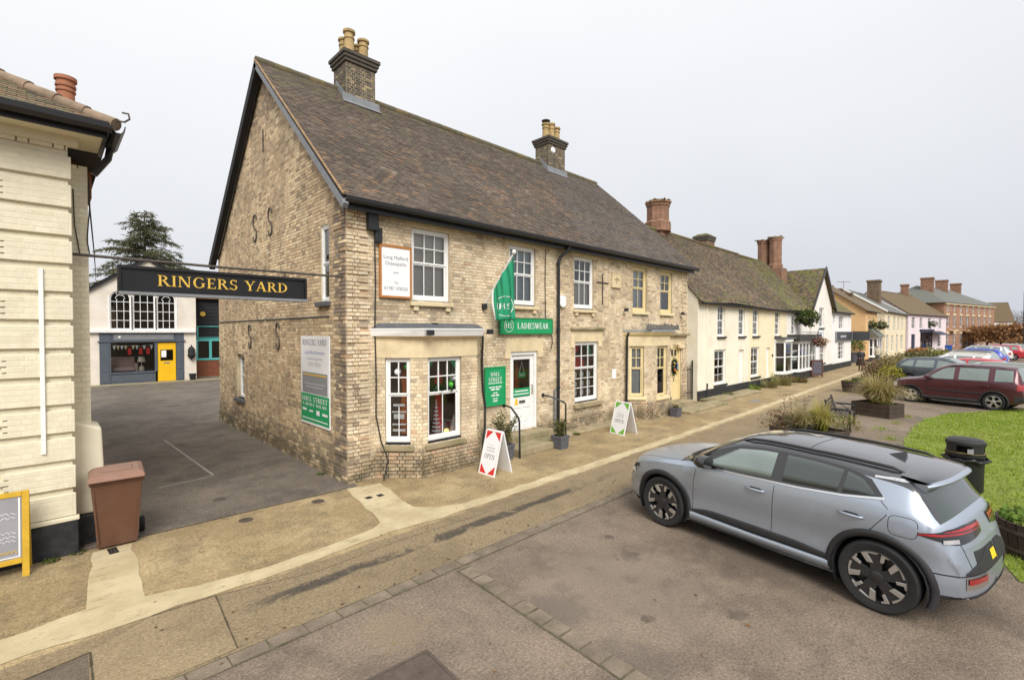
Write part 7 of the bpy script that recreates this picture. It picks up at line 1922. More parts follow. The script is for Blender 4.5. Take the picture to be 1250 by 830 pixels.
class Car:
 def __init__(s, root, sp):
  s.t = root; s.sp = sp
  s.top, s.belt, s.hw, s.bot = pch(sp['top']), pch(sp['belt']), pch(sp['hw']), pch(sp['bot'])
  s.x0, s.x1 = sp['top'][0][0], sp['top'][-1][0]
  s.r = sp['r']; s.ax = sp['axles']; s.ra = sp.get('arch', s.r + 0.055)
  s.body()
 NS, NG, NRF = 9, 7, 8
 def warp(s, x, y, z):
  W = s.sp['W'] / 2
  q = min(1.0, abs(y) / W)
  a = max(0.0, (x - (s.x1 - 0.95)) / 0.95); b = max(0.0, ((s.x0 + 0.6) - x) / 0.6)
  x -= s.sp.get('nose', 0.30) * q ** 2.4 * a * a
  x += s.sp.get('tail', 0.16) * q ** 3.6 * b * b
  if b > 0:
   x += b * b * s.sp.get('tailrake', 0.10) * max(0.0, (z - 0.62)) * 1.2 + b * b * 0.10 * max(0.0, 0.45 - z)
  if a > 0:
   x -= a * a * 0.16 * max(0.0, 0.42 - z)
  return (x, y, z)
 def sec(s, x):
  zb, zt, h = s.bot(x), s.top(x), s.hw(x)
  zs = min(s.belt(x), zt - 0.03)
  P = [(0, zb), (h - 0.14, zb), (h - 0.05, zb + 0.03)]
  for i in range(s.NS):
   t = i / (s.NS - 1)
   y = h - 0.045 * (1 - t) ** 3 - 0.035 * t ** 4 - s.sp.get('waist', 0.018) * math.exp(-((t - 0.42) / 0.2) ** 2)
   P.append((y, zb + 0.08 + (zs - zb - 0.08) * t))
  hs = P[-1][0]; hg = zt - zs
  cr = min(0.055, hg * 0.35); wr = max(0.42, hs - 0.40 * hg - min(0.05, hg * 0.4))
  ze = zt - cr - min(0.03, hg * 0.2)
  for i in range(1, s.NG + 1):
   g = i / s.NG
   P.append((hs + (wr - hs) * (g ** 1.15), zs + (ze - zs) * g))
  for q in (0.03, 0.075, 0.14, 0.25, 0.42, 0.62, 0.82, 1.0):
   P.append((wr * (1 - q), zt - (zt - ze) * (1 - q) ** 3.2))
  return P
 def body(s):
  sp = s.sp
  xs = set(np.linspace(s.x0, s.x1, sp.get('n', 64)).tolist()) | {p for p in (sp['header'], sp['cowl'], sp['rtop'], sp['rbot'])}
  for e in (0.012, 0.03, 0.06): xs |= {s.x0 + e, s.x1 - e}
  xs = sorted(xs)
  secs = [s.sec(x) for x in xs]
  nr = len(secs[0]); s.edge = 3 + s.NS + s.NG - 1
  bm = bmesh.new(); cl = bm.faces.layers.int.new('cls')
  V = [[bm.verts.new(s.warp(x, y, z)) for (y, z) in sc] for x, sc in zip(xs, secs)]
  for i in range(len(xs) - 1):
   xm = (xs[i] + xs[i + 1]) / 2
   for j in range(nr - 1):
    f = bm.faces.new((V[i][j], V[i][j + 1], V[i + 1][j + 1], V[i + 1][j]))
    c = 0
    if j >= s.edge + 2 and sp['header'] < xm < sp['cowl']: c = 1
    elif j >= s.edge + 2 and sp['rbot'] < xm < sp['rtop']: c = 2
    elif j >= s.edge + sp.get('rail_row', 0) and (sp['rtop'] <= xm <= sp['header'] or ('rail_row' in sp and sp['rbot'] < xm < sp['cowl'])): c = 3
    elif j == 0: c = 4
    f[cl] = c
  for k, x in ((0, s.x0), (len(xs) - 1, s.x1)):
   J = 7
   C = [[bm.verts.new(s.warp(x, y * (1 - q / J), z)) for q in range(J + 1)] for (y, z) in secs[k]]
   for j in range(nr - 1):
    for q in range(J):
     try: f = bm.faces.new((C[j][q], C[j][q + 1], C[j + 1][q + 1], C[j + 1][q])); f[cl] = 0
     except ValueError: pass
  bmesh.ops.remove_doubles(bm, verts=bm.verts, dist=0.0004)
  bmesh.ops.dissolve_degenerate(bm, dist=0.0003, edges=bm.edges)
  bmesh.ops.recalc_face_normals(bm, faces=bm.faces)
  s.bvh = BVHTree.FromBMesh(bm)
  for ax in s.ax:
   n = 22
   for k in range(n):
    a = math.pi * 2 * k / n; nx, nz_ = math.cos(a), math.sin(a)
    fs = [f for f in bm.faces if abs(f.calc_center_median().x - ax) < s.ra + 0.2 and f.calc_center_median().z < s.r + s.ra + 0.2]
    g = list({*fs, *[e for f in fs for e in f.edges], *[v for f in fs for v in f.verts]})
    bmesh.ops.bisect_plane(bm, geom=g, dist=0.0002, plane_co=(ax + nx * s.ra, 0, s.r + nz_ * s.ra), plane_no=(nx, 0, nz_))
   kill = []
   for f in bm.faces:
    c = f.calc_center_median()
    if c.y > 0.3 and all(((c.x - ax) * math.cos(2 * math.pi * k / n) + (c.z - s.r) * math.sin(2 * math.pi * k / n)) < s.ra + 1e-4 for k in range(n)): kill.append(f)
   bmesh.ops.delete(bm, geom=kill, context='FACES')
  names = {0: ('body', sp['paint']), 1: ('windscreen', sp.get('glass', 'carglass')), 2: ('rear_window', sp.get('glass', 'carglass')), 3: ('roof', sp.get('roofmat', sp['paint'])), 4: ('underside', 'liner')}
  for c, (nm, mt) in names.items():
   mb = MB(); idx = {}
   for f in bm.faces:
    if f[cl] != c: continue
    for sg in (1, -1):
     ids = []
     for v in f.verts:
      key = (v.index if v.index >= 0 else id(v), sg if abs(v.co.y) > 1e-4 else 0)
      ids.append((round(v.co.x, 5), round(v.co.y * sg, 5) + 0.0, round(v.co.z, 5)))
     ii = []
     for p in ids:
      if p not in idx: idx[p] = len(mb.V); mb.V.append(p)
      ii.append(idx[p])
     ii = list(dict.fromkeys(ii))
     if len(ii) < 3: continue
     mb.F.append(tuple(ii if sg == 1 else ii[::-1])); mb.I.append(0); mb.C.append(None)
   if mb.F: mb.build(nm, mt, s.t, smooth=True, local=True)
  bm.free()
  for ax in s.ax:
   n = 14; w0 = 0.35
   for sg in (1, -1):
    mb = MB()
    a = [(ax + s.ra * 1.01 * math.cos(math.pi * (k / n * 1.3 - 0.15)), s.r + s.ra * 1.01 * math.sin(math.pi * (k / n * 1.3 - 0.15))) for k in range(n + 1)]
    yo = s.hw(ax) - 0.02
    mb.grid([[(x, sg * yo, z) for x, z in a], [(x, sg * w0, z) for x, z in a]])
    mb.add([(ax, sg * w0, s.r)] + [(x, sg * w0, z) for x, z in a], [(0, k, k + 1) for k in range(1, n + 1)])
    mb.build('wheel_well', 'liner', s.t, local=True, recalc=False)
 def side(s, x, z, off=0.0):
  h = s.bvh.ray_cast(Vector((x, 3, z)), Vector((0, -1, 0)))
  if h[0] is None:
   h = s.bvh.find_nearest(Vector((x, s.hw(x), z)))
  n = h[1] if h[1].y > 0 else -h[1]
  return h[0] + n * off
 def cast(s, o, d, off):
  h = s.bvh.ray_cast(Vector(o), Vector(d).normalized())
  if h[0] is None: h = s.bvh.find_nearest(Vector(o) + Vector(d).normalized() * 2)
  n = h[1] if h[1].dot(Vector(d)) < 0 else -h[1]
  return h[0] + n * off
 def emit(s, rows, name, mat, both=True, smooth='all', label=None, solid=0.0):
  for sg in ((1, -1) if both else (1,)):
   mb = MB(); mb.grid([[(p[0], p[1] * sg, p[2]) for p in r] for r in rows])
   if sg == -1: mb.F = [f[::-1] for f in mb.F]
   o = mb.build(name, mat, s.t, local=True, smooth=smooth, recalc=False)
 def patch(s, lo, hi, name, mat, off=0.003, n=14, m=5, cap=True):
  """Area on the flank between two polylines in (x, z)."""
  def at(pl, t):
   L = [0]
   for a, b in zip(pl, pl[1:]): L.append(L[-1] + math.hypot(b[0] - a[0], b[1] - a[1]))
   q = t * L[-1]
   for i in range(len(pl) - 1):
    if q <= L[i + 1] + 1e-9:
     k = (q - L[i]) / max(1e-9, L[i + 1] - L[i]); return (pl[i][0] + (pl[i + 1][0] - pl[i][0]) * k, pl[i][1] + (pl[i + 1][1] - pl[i][1]) * k)
   return pl[-1]
  rows = []
  for j in range(m + 1):
   r = []
   for i in range(n + 1):
    a, b = at(lo, i / n), at(hi, i / n); k = j / m
    r.append(s.side(a[0] + (b[0] - a[0]) * k, a[1] + (b[1] - a[1]) * k, off))
   rows.append(r)
  if off > 0.004:
   rows = [[s.side(p.x, p.z, -0.004) for p in rows[0]]] + rows + [[s.side(p.x, p.z, -0.004) for p in rows[-1]]]
  s.emit(rows, name, mat)
 def seam(s, pl, w=0.007, mat='liner', off=0.0012, name='panel_gap'):
  Q = []
  for a, b in zip(pl, pl[1:]):
   n = max(1, int(math.hypot(b[0] - a[0], b[1] - a[1]) / 0.04))
   for k in range(n): Q.append((a[0] + (b[0] - a[0]) * k / n, a[1] + (b[1] - a[1]) * k / n))
  Q.append(pl[-1]); A, B = [], []
  for i, q in enumerate(Q):
   p0, p1 = Q[max(0, i - 1)], Q[min(len(Q) - 1, i + 1)]
   d = Vector((p1[0] - p0[0], p1[1] - p0[1])).normalized() * (w / 2)
   A.append(s.side(q[0] - d.y, q[1] + d.x, off)); B.append(s.side(q[0] + d.y, q[1] - d.x, off))
  s.emit([A, B], name, mat)
 def arch_ring(s, ax, r0, r1, a0, a1, mat, off=0.012, name='arch_cladding'):
  rows = []
  n = 26
  for (r, o) in ((r0, -0.05), (r0, off), ((r0 + r1) / 2, off + 0.004), (r1, off), (r1, -0.004)):
   row = []
   for k in range(n + 1):
    a = rad(a0 + (a1 - a0) * k / n); x, z = ax + r * math.cos(a), max(s.sp['zlow'], s.r + r * math.sin(a))
    rr = max(r, s.ra + 0.02)
    p = s.side(ax + rr * math.cos(a), max(s.sp['zlow'] + 0.02, s.r + rr * math.sin(a)), 0)
    row.append(Vector((x, p.y + o, z)))
   rows.append(row)
  s.emit(rows, name, mat)
 def wheel(s, x, sg, style):
  r = s.r; w = 0.235; yc = sg * (s.hw(x) - w / 2 - 0.012)
  emp = bpy.data.objects.new('wheel', None); COL.objects.link(emp); emp.parent = s.t; emp.location = (x, yc, r); emp.empty_display_size = 0.1
  k = 0.70 if style != 'hero' else 0.735
  mb = MB(); mb.lathe([(r * k, -w / 2 + 0.01), (r * 0.93, -w / 2), (r * 0.985, -w / 2 + 0.03), (r, -w / 2 + 0.06), (r, w / 2 - 0.06), (r * 0.985, w / 2 - 0.03), (r * 0.93, w / 2), (r * (k + 0.03), w / 2 - 0.006), (r * k, w / 2 - 0.012), (r * k, -w / 2 + 0.01)], (0, 0, 0), 40, axis='y', cap=False)
  mb.build('tyre', 'tyre', emp, smooth=True, local=True)
  yo = sg * (w / 2 - 0.012)
  mb = MB()
  mb.lathe([(r * k, yo), (r * (k - 0.035), yo + sg * 0.004), (r * (k - 0.05), yo - sg * 0.02), (r * (k - 0.07), yo - sg * 0.11), (0.0, yo - sg * 0.11)], (0, 0, 0), 40, axis='y', cap=False)
  mb.build('rim', 'alloydark' if style == 'hero' else 'alloy', emp, smooth=True, local=True)
  if style != 'hero':
   mb = MB(); mb.lathe([(r * (k - 0.08), yo - sg * 0.10), (0.0, yo - sg * 0.10)], (0, 0, 0), 24, axis='y', cap=False); mb.build('brake_disc', 'liner', emp, local=True)
  ns = 5
  mbs, mbd = MB(), MB()
  def bar(mb, pts, y0, y1):
   mb.prism([(p[0], y0, p[1]) for p in pts], (0, y1 - y0, 0))
  for i in range(ns):
   a = 2 * math.pi * i / ns + 0.3
   ca, sa = math.cos(a), math.sin(a)
   def rot(p): return (p[0] * ca - p[1] * sa, p[0] * sa + p[1] * ca)
   if style == 'hero':
    # broad black spoke with bright machined hook on its leading edge
    bar(mbd, [rot(p) for p in ((0.03, -0.05), (r * 0.42, -0.075), (r * 0.69, -0.13), (r * 0.70, 0.03), (r * 0.40, 0.045), (0.03, 0.04))], yo - sg * 0.05, yo - sg * 0.012)
    bar(mbs, [rot(p) for p in ((r * 0.36, -0.085), (r * 0.69, -0.175), (r * 0.71, 0.01), (r * 0.645, 0.012), (r * 0.625, -0.085), (r * 0.38, -0.030))], yo - sg * 0.03, yo + sg * 0.0)
    bar(mbs, [rot(p) for p in ((r * 0.44, 0.030), (r * 0.70, 0.045), (r * 0.67, 0.12), (r * 0.59, 0.115), (r * 0.60, 0.078), (r * 0.44, 0.062))], yo - sg * 0.03, yo - sg * 0.002)
   else:
    bar(mbs, [rot(p) for p in ((0.02, -0.035), (r * 0.35, -0.028), (r * 0.64, -0.065), (r * 0.665, 0.0), (r * 0.64, 0.065), (r * 0.35, 0.028), (0.02, 0.035))], yo - sg * 0.05, yo - sg * 0.008)
  mbs.build('spoke', 'alloy', emp, local=True, bevel=0.004)
  if mbd.V: mbd.build('spoke', 'alloydark', emp, local=True, bevel=0.005)
  mb = MB(); mb.lathe([(0.062, yo - sg * 0.05), (0.062, yo - sg * 0.008), (0.045, yo), (0.0, yo)], (0, 0, 0), 20, axis='y'); mb.build('hub_cap', 'alloydark' if style == 'hero' else 'alloy', emp, smooth=True, local=True)
 def wheels(s, style):
  for x in s.ax:
   for sg in (1, -1): s.wheel(x, sg, style)
 def mirror(s, x, z, mat):
  for sg in (1, -1):
   p = s.side(x, z - 0.03, 0); mb = MB()
   yb = p.y + 0.17
   rows = []
   for (dx, sc) in ((0.10, 0.25), (0.075, 0.75), (0.02, 1.0), (-0.05, 0.98), (-0.065, 0.9)):
    rows.append([(x + dx * 1.2, sg * (yb + 0.135 * sc * math.cos(2 * math.pi * k / 14) * (1.0)), z + 0.02 + 0.09 * sc * math.sin(2 * math.pi * k / 14)) for k in range(14)])
   mb.grid(rows, close=True); mb.add(rows[-1], [tuple(range(14))]); mb.add(rows[0], [tuple(range(14))])
   mr = mb.build('wing_mirror', mat, s.t, local=True, smooth='all')
   mb = MB(); mb.hexa([(x + 0.05, sg * (p.y - 0.03), z - 0.07), (x - 0.03, sg * (p.y - 0.03), z - 0.07), (x - 0.03, sg * (yb), z - 0.05), (x + 0.04, sg * yb, z - 0.05), (x + 0.05, sg * (p.y - 0.03), z - 0.035), (x - 0.03, sg * (p.y - 0.03), z - 0.035), (x - 0.03, sg * yb, z - 0.01), (x + 0.04, sg * yb, z - 0.01)]); mb.build('mirror_arm', 'piano', mr, local=True)
 def handle(s, x, z, mat, L=0.22):
  for sg in (1, -1):
   mb = MB(); P = []
   for k in range(9):
    t = k / 8; q = s.side(x - L / 2 + L * t, z, 0.0); P.append((q.x, sg * (q.y + 0.008 + 0.028 * math.sin(math.pi * t) ** 0.6), q.z))
   mb.tube(P, [0.010 + 0.008 * math.sin(math.pi * k / 8) for k in range(9)], 8); mb.build('door_handle', mat, s.t, local=True, smooth='all')

# ---------------- the silver crossover in front
hero = thing('parked_car', 'silver-grey crossover with gloss black roof parked nearest the camera', 'car', (7.46, 2.10, 0), rad(80.5), 'cars in the parking bays')
MAT['silver'] = paint('silver blue metallic paint', (0.38, 0.43, 0.51), 0.7, 0.40)
MAT['roofblack'] = M('black roof paint', (0.03, 0.032, 0.038), 0.2, 0.15, 3, spec=0.6, coat=1.0)
HS = dict(W=1.90, r=0.375, axles=(1.375, -1.385), arch=0.425, zlow=0.2, paint='silver', roofmat='roofblack', rail_row=-1, n=84, nose=0.34, tail=0.27, tailrake=0.22, waist=0.03,
 top=[(-2.14, 0.86), (-2.11, 1.00), (-2.07, 1.085), (-2.01, 1.12), (-1.92, 1.20), (-1.66, 1.44), (-1.55, 1.485), (-1.2, 1.525), (-0.7, 1.56), (-0.15, 1.57), (0.25, 1.535), (0.50, 1.455), (1.12, 1.125), (1.30, 1.085), (1.75, 1.035), (2.05, 0.965), (2.22, 0.86), (2.30, 0.72), (2.33, 0.60)],
 belt=[(-2.14, 0.80), (-2.06, 0.99), (-1.85, 1.06), (-1.5, 1.115), (-1.0, 1.10), (0.0, 1.06), (0.8, 1.03), (1.3, 0.99), (1.75, 0.93), (2.05, 0.86), (2.2, 0.76), (2.33, 0.56)],
 hw=[(-2.14, 0.80), (-1.98, 0.88), (-1.6, 0.945), (-1.385, 0.955), (-0.9, 0.935), (0.0, 0.925), (0.9, 0.935), (1.375, 0.95), (1.8, 0.925), (2.1, 0.87), (2.33, 0.78)],
 bot=[(-2.14, 0.36), (-1.9, 0.30), (-1.3, 0.22), (0, 0.20), (1.6, 0.20), (2.1, 0.24), (2.33, 0.30)],
 header=0.27, cowl=1.12, rtop=-1.62, rbot=-2.01)
c = Car(hero, HS)
# side glass: black surround, then the panes
c.patch([(0.98, 1.085), (0.66, 1.085), (0.0, 1.10), (-0.6, 1.125), (-1.05, 1.165), (-1.40, 1.225)], [(0.95, 1.12), (0.55, 1.32), (0.28, 1.425), (-0.1, 1.46), (-0.7, 1.455), (-1.05, 1.43), (-1.28, 1.37), (-1.41, 1.235)], 'window_surround', 'piano', 0.0025, 26, 6)
c.patch([(0.70, 1.105), (0.0, 1.12), (-0.235, 1.128)], [(0.68, 1.13), (0.28, 1.385), (-0.05, 1.425), (-0.24, 1.43)], 'side_window', 'carglass_pale', 0.0045, 14, 4)
c.patch([(-0.375, 1.137), (-0.98, 1.172)], [(-0.365, 1.43), (-0.70, 1.425), (-1.0, 1.402)], 'side_window', 'carglass', 0.0045, 10, 4)
c.patch([(-1.03, 1.178), (-1.33, 1.222)], [(-1.045, 1.395), (-1.20, 1.355), (-1.335, 1.24)], 'quarter_window', 'carglass', 0.0045, 6, 3)
c.seam([(0.80, 1.075), (0.3, 1.08), (0.0, 1.088), (-0.6, 1.112), (-1.05, 1.152), (-1.43, 1.215)], 0.020, 'chrome', 0.006, 'belt_trim')
c.seam([(-1.30, 1.405), (-1.45, 1.41), (-1.62, 1.405), (-1.74, 1.375)], 0.022, 'chrome', 0.006, 'roof_trim')
# doors
c.seam([(0.80, 1.05), (0.83, 0.9), (0.86, 0.6), (0.86, 0.33)]); c.seam([(-0.30, 1.45), (-0.295, 1.1), (-0.27, 0.7), (-0.25, 0.32)])
c.seam([(-1.40, 1.19), (-1.47, 1.13), (-1.46, 1.06), (-1.33, 0.88), (-1.24, 0.80)])
for hx_, hz_ in ((-0.06, 0.955), (-1.14, 0.975)):
 c.patch([(hx_ - 0.10, hz_), (hx_ - 0.06, hz_ - 0.024), (hx_ + 0.06, hz_ - 0.024), (hx_ + 0.10, hz_)], [(hx_ - 0.10, hz_), (hx_ - 0.06, hz_ + 0.026), (hx_ + 0.06, hz_ + 0.026), (hx_ + 0.10, hz_)], 'handle_shade', 'cladding', 0.0015, 8, 2)  # flat dark patch painted for the shade in the hollow behind the handle
 c.handle(hx_, hz_, 'silver', 0.25)
def rrect(cx, cz, w_, h, r=0.05):
 P = []
 for (sx, sz, a0) in ((1, 1, 0), (-1, 1, 90), (-1, -1, 180), (1, -1, 270)):
  for k in range(4): a = rad(a0 + 30 * k); P.append((cx + sx * (w_ / 2 - r) + r * math.cos(a), cz + sz * (h / 2 - r) + r * math.sin(a)))
 return P + [P[0]]
c.seam(rrect(-1.60, 0.985, 0.24, 0.20, 0.06), 0.006, 'liner', 0.001, 'fuel_flap_gap')
# lower cladding, sill strip, arches
c.patch([(0.86, 0.385), (0.0, 0.365), (-0.88, 0.375)], [(0.88, 0.42), (0.62, 0.475), (0.0, 0.475), (-0.55, 0.47), (-0.88, 0.44)], 'door_cladding', 'cladding', 0.008, 16, 3)
c.patch([(0.92, 0.265), (-0.93, 0.265)], [(0.90, 0.375), (0.0, 0.355), (-0.92, 0.365)], 'sill_trim', 'silver', 0.014, 14, 2)
c.patch([(0.93, 0.20), (-0.95, 0.20)], [(0.92, 0.262), (-0.94, 0.262)], 'sill', 'cladding', 0.010, 14, 2)
c.arch_ring(1.375, 0.422, 0.495, -18, 196, 'cladding'); c.arch_ring(-1.385, 0.422, 0.50, -18, 200, 'cladding')
c.wheels('hero')
c.mirror(0.62, 1.155, 'piano')
# tail lamps: dark surround wrapping the corner with red bars, clear strip below
def wrap(c, prof, zl, zh, name, mat, off, n=12, m=3, both=True):
 """prof: angles from the side round to the tail; zl, zh: lower and upper edge as functions of t in 0..1."""
 rows = []
 for j in range(m + 1):
  r = []
  for i in range(n + 1):
   t = i / n; (ox, oy), (dx, dy) = prof(t); z = zl(t) + (zh(t) - zl(t)) * j / m
   r.append(c.cast((ox, oy, z), (dx, dy, 0), off))
  rows.append(r)
 c.emit(rows, name, mat, both)
def tailprof(t):
 a = rad(90 + 92 * t)          # direction the ray comes from, 90 = side, 180 = tail
 px, py = -1.72 - 0.40 * min(1, t * 1.35), 0.80 - 0.62 * max(0, t - 0.42) / 0.58 * 1.0
 return (px + 3 * math.cos(a), py + 3 * math.sin(a)), (-math.cos(a), -math.sin(a))
lerp = lambda a, b, t: a + (b - a) * t
wrap(c, tailprof, lambda t: lerp(0.945, 0.875, min(1, t * 2)) if t < 0.55 else lerp(0.875, 0.93, (t - 0.55) / 0.45), lambda t: lerp(0.965, 1.035, min(1, t * 1.6)), 'tail_lamp', 'piano', 0.008, 22, 5)
wrap(c, tailprof, lambda t: 0.95 + 0.02 * t, lambda t: 0.962 + 0.058 * min(1, t * 1.5), 'tail_lamp_lens', 'redlamp', 0.014, 22, 3)
def tp2(t): return tailprof(0.30 + 0.22 * t)
wrap(c, tp2, lambda t: 0.888, lambda t: 0.925, 'reversing_lamp', M('dim lens', (0.35, 0.35, 0.36), 0.2, 0.2, 9, spec=0.6), 0.016, 8, 2)
wrap(c, lambda t: tailprof(0.2 + 0.75 * t), lambda t: 0.978, lambda t: 0.988, 'lamp_divider', 'piano', 0.018, 18, 1)
# tailgate: glass bottom lip, plate recess, bumper, reflectors
def rear(y0, y1, z0, z1, name, mat, off, n=12, m=3, both=False):
 rows = [[c.cast((-5, y0 + (y1 - y0) * i / n, z0 + (z1 - z0) * j / m), (1, 0, 0), off) for i in range(n + 1)] for j in range(m + 1)]
 c.emit(rows, name, mat, both)
rear(-0.52, 0.52, 0.60, 0.80, 'plate_recess', 'cladding', 0.004)
rear(-0.27, 0.17, 0.655, 0.75, 'number_plate', 'plate_yellow', 0.010)
def bumprof(t):
 a = rad(90 + 90 * t); px, py = -1.80 - 0.30 * min(1, t * 1.3), 0.78 - 0.78 * max(0, t - 0.4) / 0.6
 return (px + 3 * math.cos(a), py + 3 * math.sin(a)), (-math.cos(a), -math.sin(a))
wrap(c, bumprof, lambda t: 0.585 - 0.0 * t, lambda t: 0.597, 'bumper_gap', 'liner', 0.002, 20, 1)
wrap(c, lambda t: bumprof(0.50 + 0.5 * t), lambda t: 0.60, lambda t: lerp(0.62, 0.80, min(1, t * 1.6)), 'bumper_panel', 'cladding', 0.006, 14, 3)
wrap(c, lambda t: bumprof(0.50 + 0.26 * t), lambda t: 0.455, lambda t: 0.575, 'reflector_surround', 'chrome', 0.006, 8, 2)
wrap(c, lambda t: bumprof(0.52 + 0.22 * t), lambda t: 0.505, lambda t: 0.56, 'rear_reflector', 'redlamp', 0.012, 8, 2)
wrap(c, bumprof, lambda t: 0.34, lambda t: 0.385, 'bumper_valance', 'cladding', 0.006, 20, 2)
# tailgate side shut line
pl_ = []
A_, B_ = [], []
for k in range(14):
 z = 0.62 + 0.26 * k / 13
 p = c.cast((-5, 0.60 + 0.06 * k / 13, z), (1, 0, 0), 0.002); q = c.cast((-5, 0.607 + 0.06 * k / 13, z), (1, 0, 0), 0.002); A_.append(p); B_.append(q)
c.emit([A_, B_], 'panel_gap', 'liner')
# spoiler over the rear window: dark top, body-coloured lip
RA, RB = [], []
for i in range(25):
 y = -0.665 + 1.33 * i / 24; q = abs(y) / 0.665
 xe = -1.88 + 0.15 * q ** 3; zf = 1.500 - 0.05 * q ** 2; ze = 1.452 - 0.055 * q ** 2.2
 P = [(-1.50, y * 0.985, zf + 0.004), (-1.62, y * 0.99, zf * 0.62 + ze * 0.38 + 0.012), (-1.75, y, zf * 0.22 + ze * 0.78 + 0.012), (xe + 0.035, y, ze + 0.005), (xe, y, ze), (xe - 0.012, y, ze - 0.016), (xe + 0.004, y, ze - 0.045), (-1.72, y * 0.99, ze - 0.08), (-1.58, y * 0.985, zf - 0.055)]
 RA.append(P[:4]); RB.append(P[3:])
mb = MB(); mb.grid(RB); mb.add(RB[0], [tuple(range(6))]); mb.add(RB[-1], [tuple(range(6))]); sp_ = mb.build('spoiler', 'silver', hero, local=True, smooth=True)
mb = MB(); mb.grid(RA); mb.build('spoiler_top', 'roofblack', sp_, local=True, smooth='all', recalc=False)
# roof rails, fin, sunroof joint
for sg in (1, -1):
 mb = MB(); P = []
 for k in range(15):
  x = 0.28 - 1.82 * k / 14; h = c.bvh.ray_cast(Vector((x, 0.585 - 0.03 * abs(k - 7) / 7, 3)), Vector((0, 0, -1)))[0]
  P.append((x, sg * h.y, h.z + (0.005 if k in (0, 14) else 0.028)))
 mb.tube(P, [0.006] + [0.019] * 13 + [0.006], 8); mb.build('roof_rail', 'cladding', hero, local=True, smooth='all')
h = c.bvh.ray_cast(Vector((-1.28, 0, 3)), Vector((0, 0, -1)))[0]
mb = MB(); mb.add([(-1.18, 0, h.z - 0.002), (-1.38, 0.035, h.z - 0.012), (-1.38, -0.035, h.z - 0.012), (-1.375, 0.0, h.z + 0.065), (-1.32, 0.0, h.z + 0.05)], [(0, 1, 3, 4), (0, 4, 3, 2), (1, 2, 3), (0, 2, 1)]); mb.build('aerial_fin', 'piano', hero, local=True)
def roofseam(x):
 A_, B_ = [], []
 for k in range(13):
  y = 0.56 * k / 12; p = c.bvh.ray_cast(Vector((x, y, 3)), Vector((0, 0, -1)))[0]; q = c.bvh.ray_cast(Vector((x + 0.008, y, 3)), Vector((0, 0, -1)))[0]; A_.append(p + Vector((0, 0, 0.0015))); B_.append(q + Vector((0, 0, 0.0015)))
 c.emit([A_, B_], 'roof_joint', 'liner')
roofseam(-0.55); roofseam(-1.54)
# bonnet edge and headlamp, grille
def noseprof(t):
 a = rad(90 - 86 * t); px, py = 1.75 + 0.42 * min(1, t * 1.3), 0.80 - 0.70 * max(0, t - 0.45) / 0.55
 return (px + 3 * math.cos(a), py + 3 * math.sin(a)), (-math.cos(a), -math.sin(a))
wrap(c, lambda t: noseprof(0.16 + 0.5 * t), lambda t: lerp(0.80, 0.50, max(0, t - 0.3) / 0.7), lambda t: lerp(0.865, 0.80, t), 'headlamp', 'piano', 0.006, 14, 4)
wrap(c, lambda t: noseprof(0.30 + 0.25 * t), lambda t: 0.70, lambda t: 0.77, 'headlamp_lens', 'clearlamp', 0.012, 8, 2)
wrap(c, lambda t: noseprof(0.66 + 0.34 * t), lambda t: 0.40, lambda t: 0.74, 'grille', 'piano', 0.006, 8, 4)
wrap(c, lambda t: noseprof(0.1 + 0.9 * t), lambda t: 0.22, lambda t: 0.31, 'front_valance', 'cladding', 0.008, 18, 2)
A_, B_ = [], []
for k in range(22):
 x = 1.12 + 0.95 * k / 21; y = 0.80 - 0.16 * (k / 21) ** 2
 p = c.bvh.ray_cast(Vector((x, y, 3)), Vector((0, 0, -1)))[0]; q = c.bvh.ray_cast(Vector((x, y + 0.008, 3)), Vector((0, 0, -1)))[0]; A_.append(p + Vector((0, 0, 0.0015))); B_.append(q + Vector((0, 0, 0.0015)))
c.emit([A_, B_], 'panel_gap', 'liner')
# black scuttle at the foot of the windscreen and a wiper
rows = []
for (x, o) in ((1.10, 0.003), (1.20, 0.003)):
 rows.append([c.bvh.ray_cast(Vector((x - 0.20 * (y / 0.7) ** 2, y, 3)), Vector((0, 0, -1)))[0] + Vector((0, 0, o)) for y in [0.74 * k / 12 for k in range(13)]])
c.emit(rows, 'scuttle', 'cladding')
for (ya, yb) in ((0.62, 0.05), (-0.05, -0.55)):
 mb = MB(); P = []
 for k in range(8):
  y = ya + (yb - ya) * k / 7; h = c.bvh.ray_cast(Vector((1.06 - 0.03 * k / 7, abs(y), 3)), Vector((0, 0, -1)))[0]; P.append((h.x, y, h.z + 0.02))
 mb.tube(P, 0.009, 5); mb.build('wiper', 'cladding', hero, local=True)

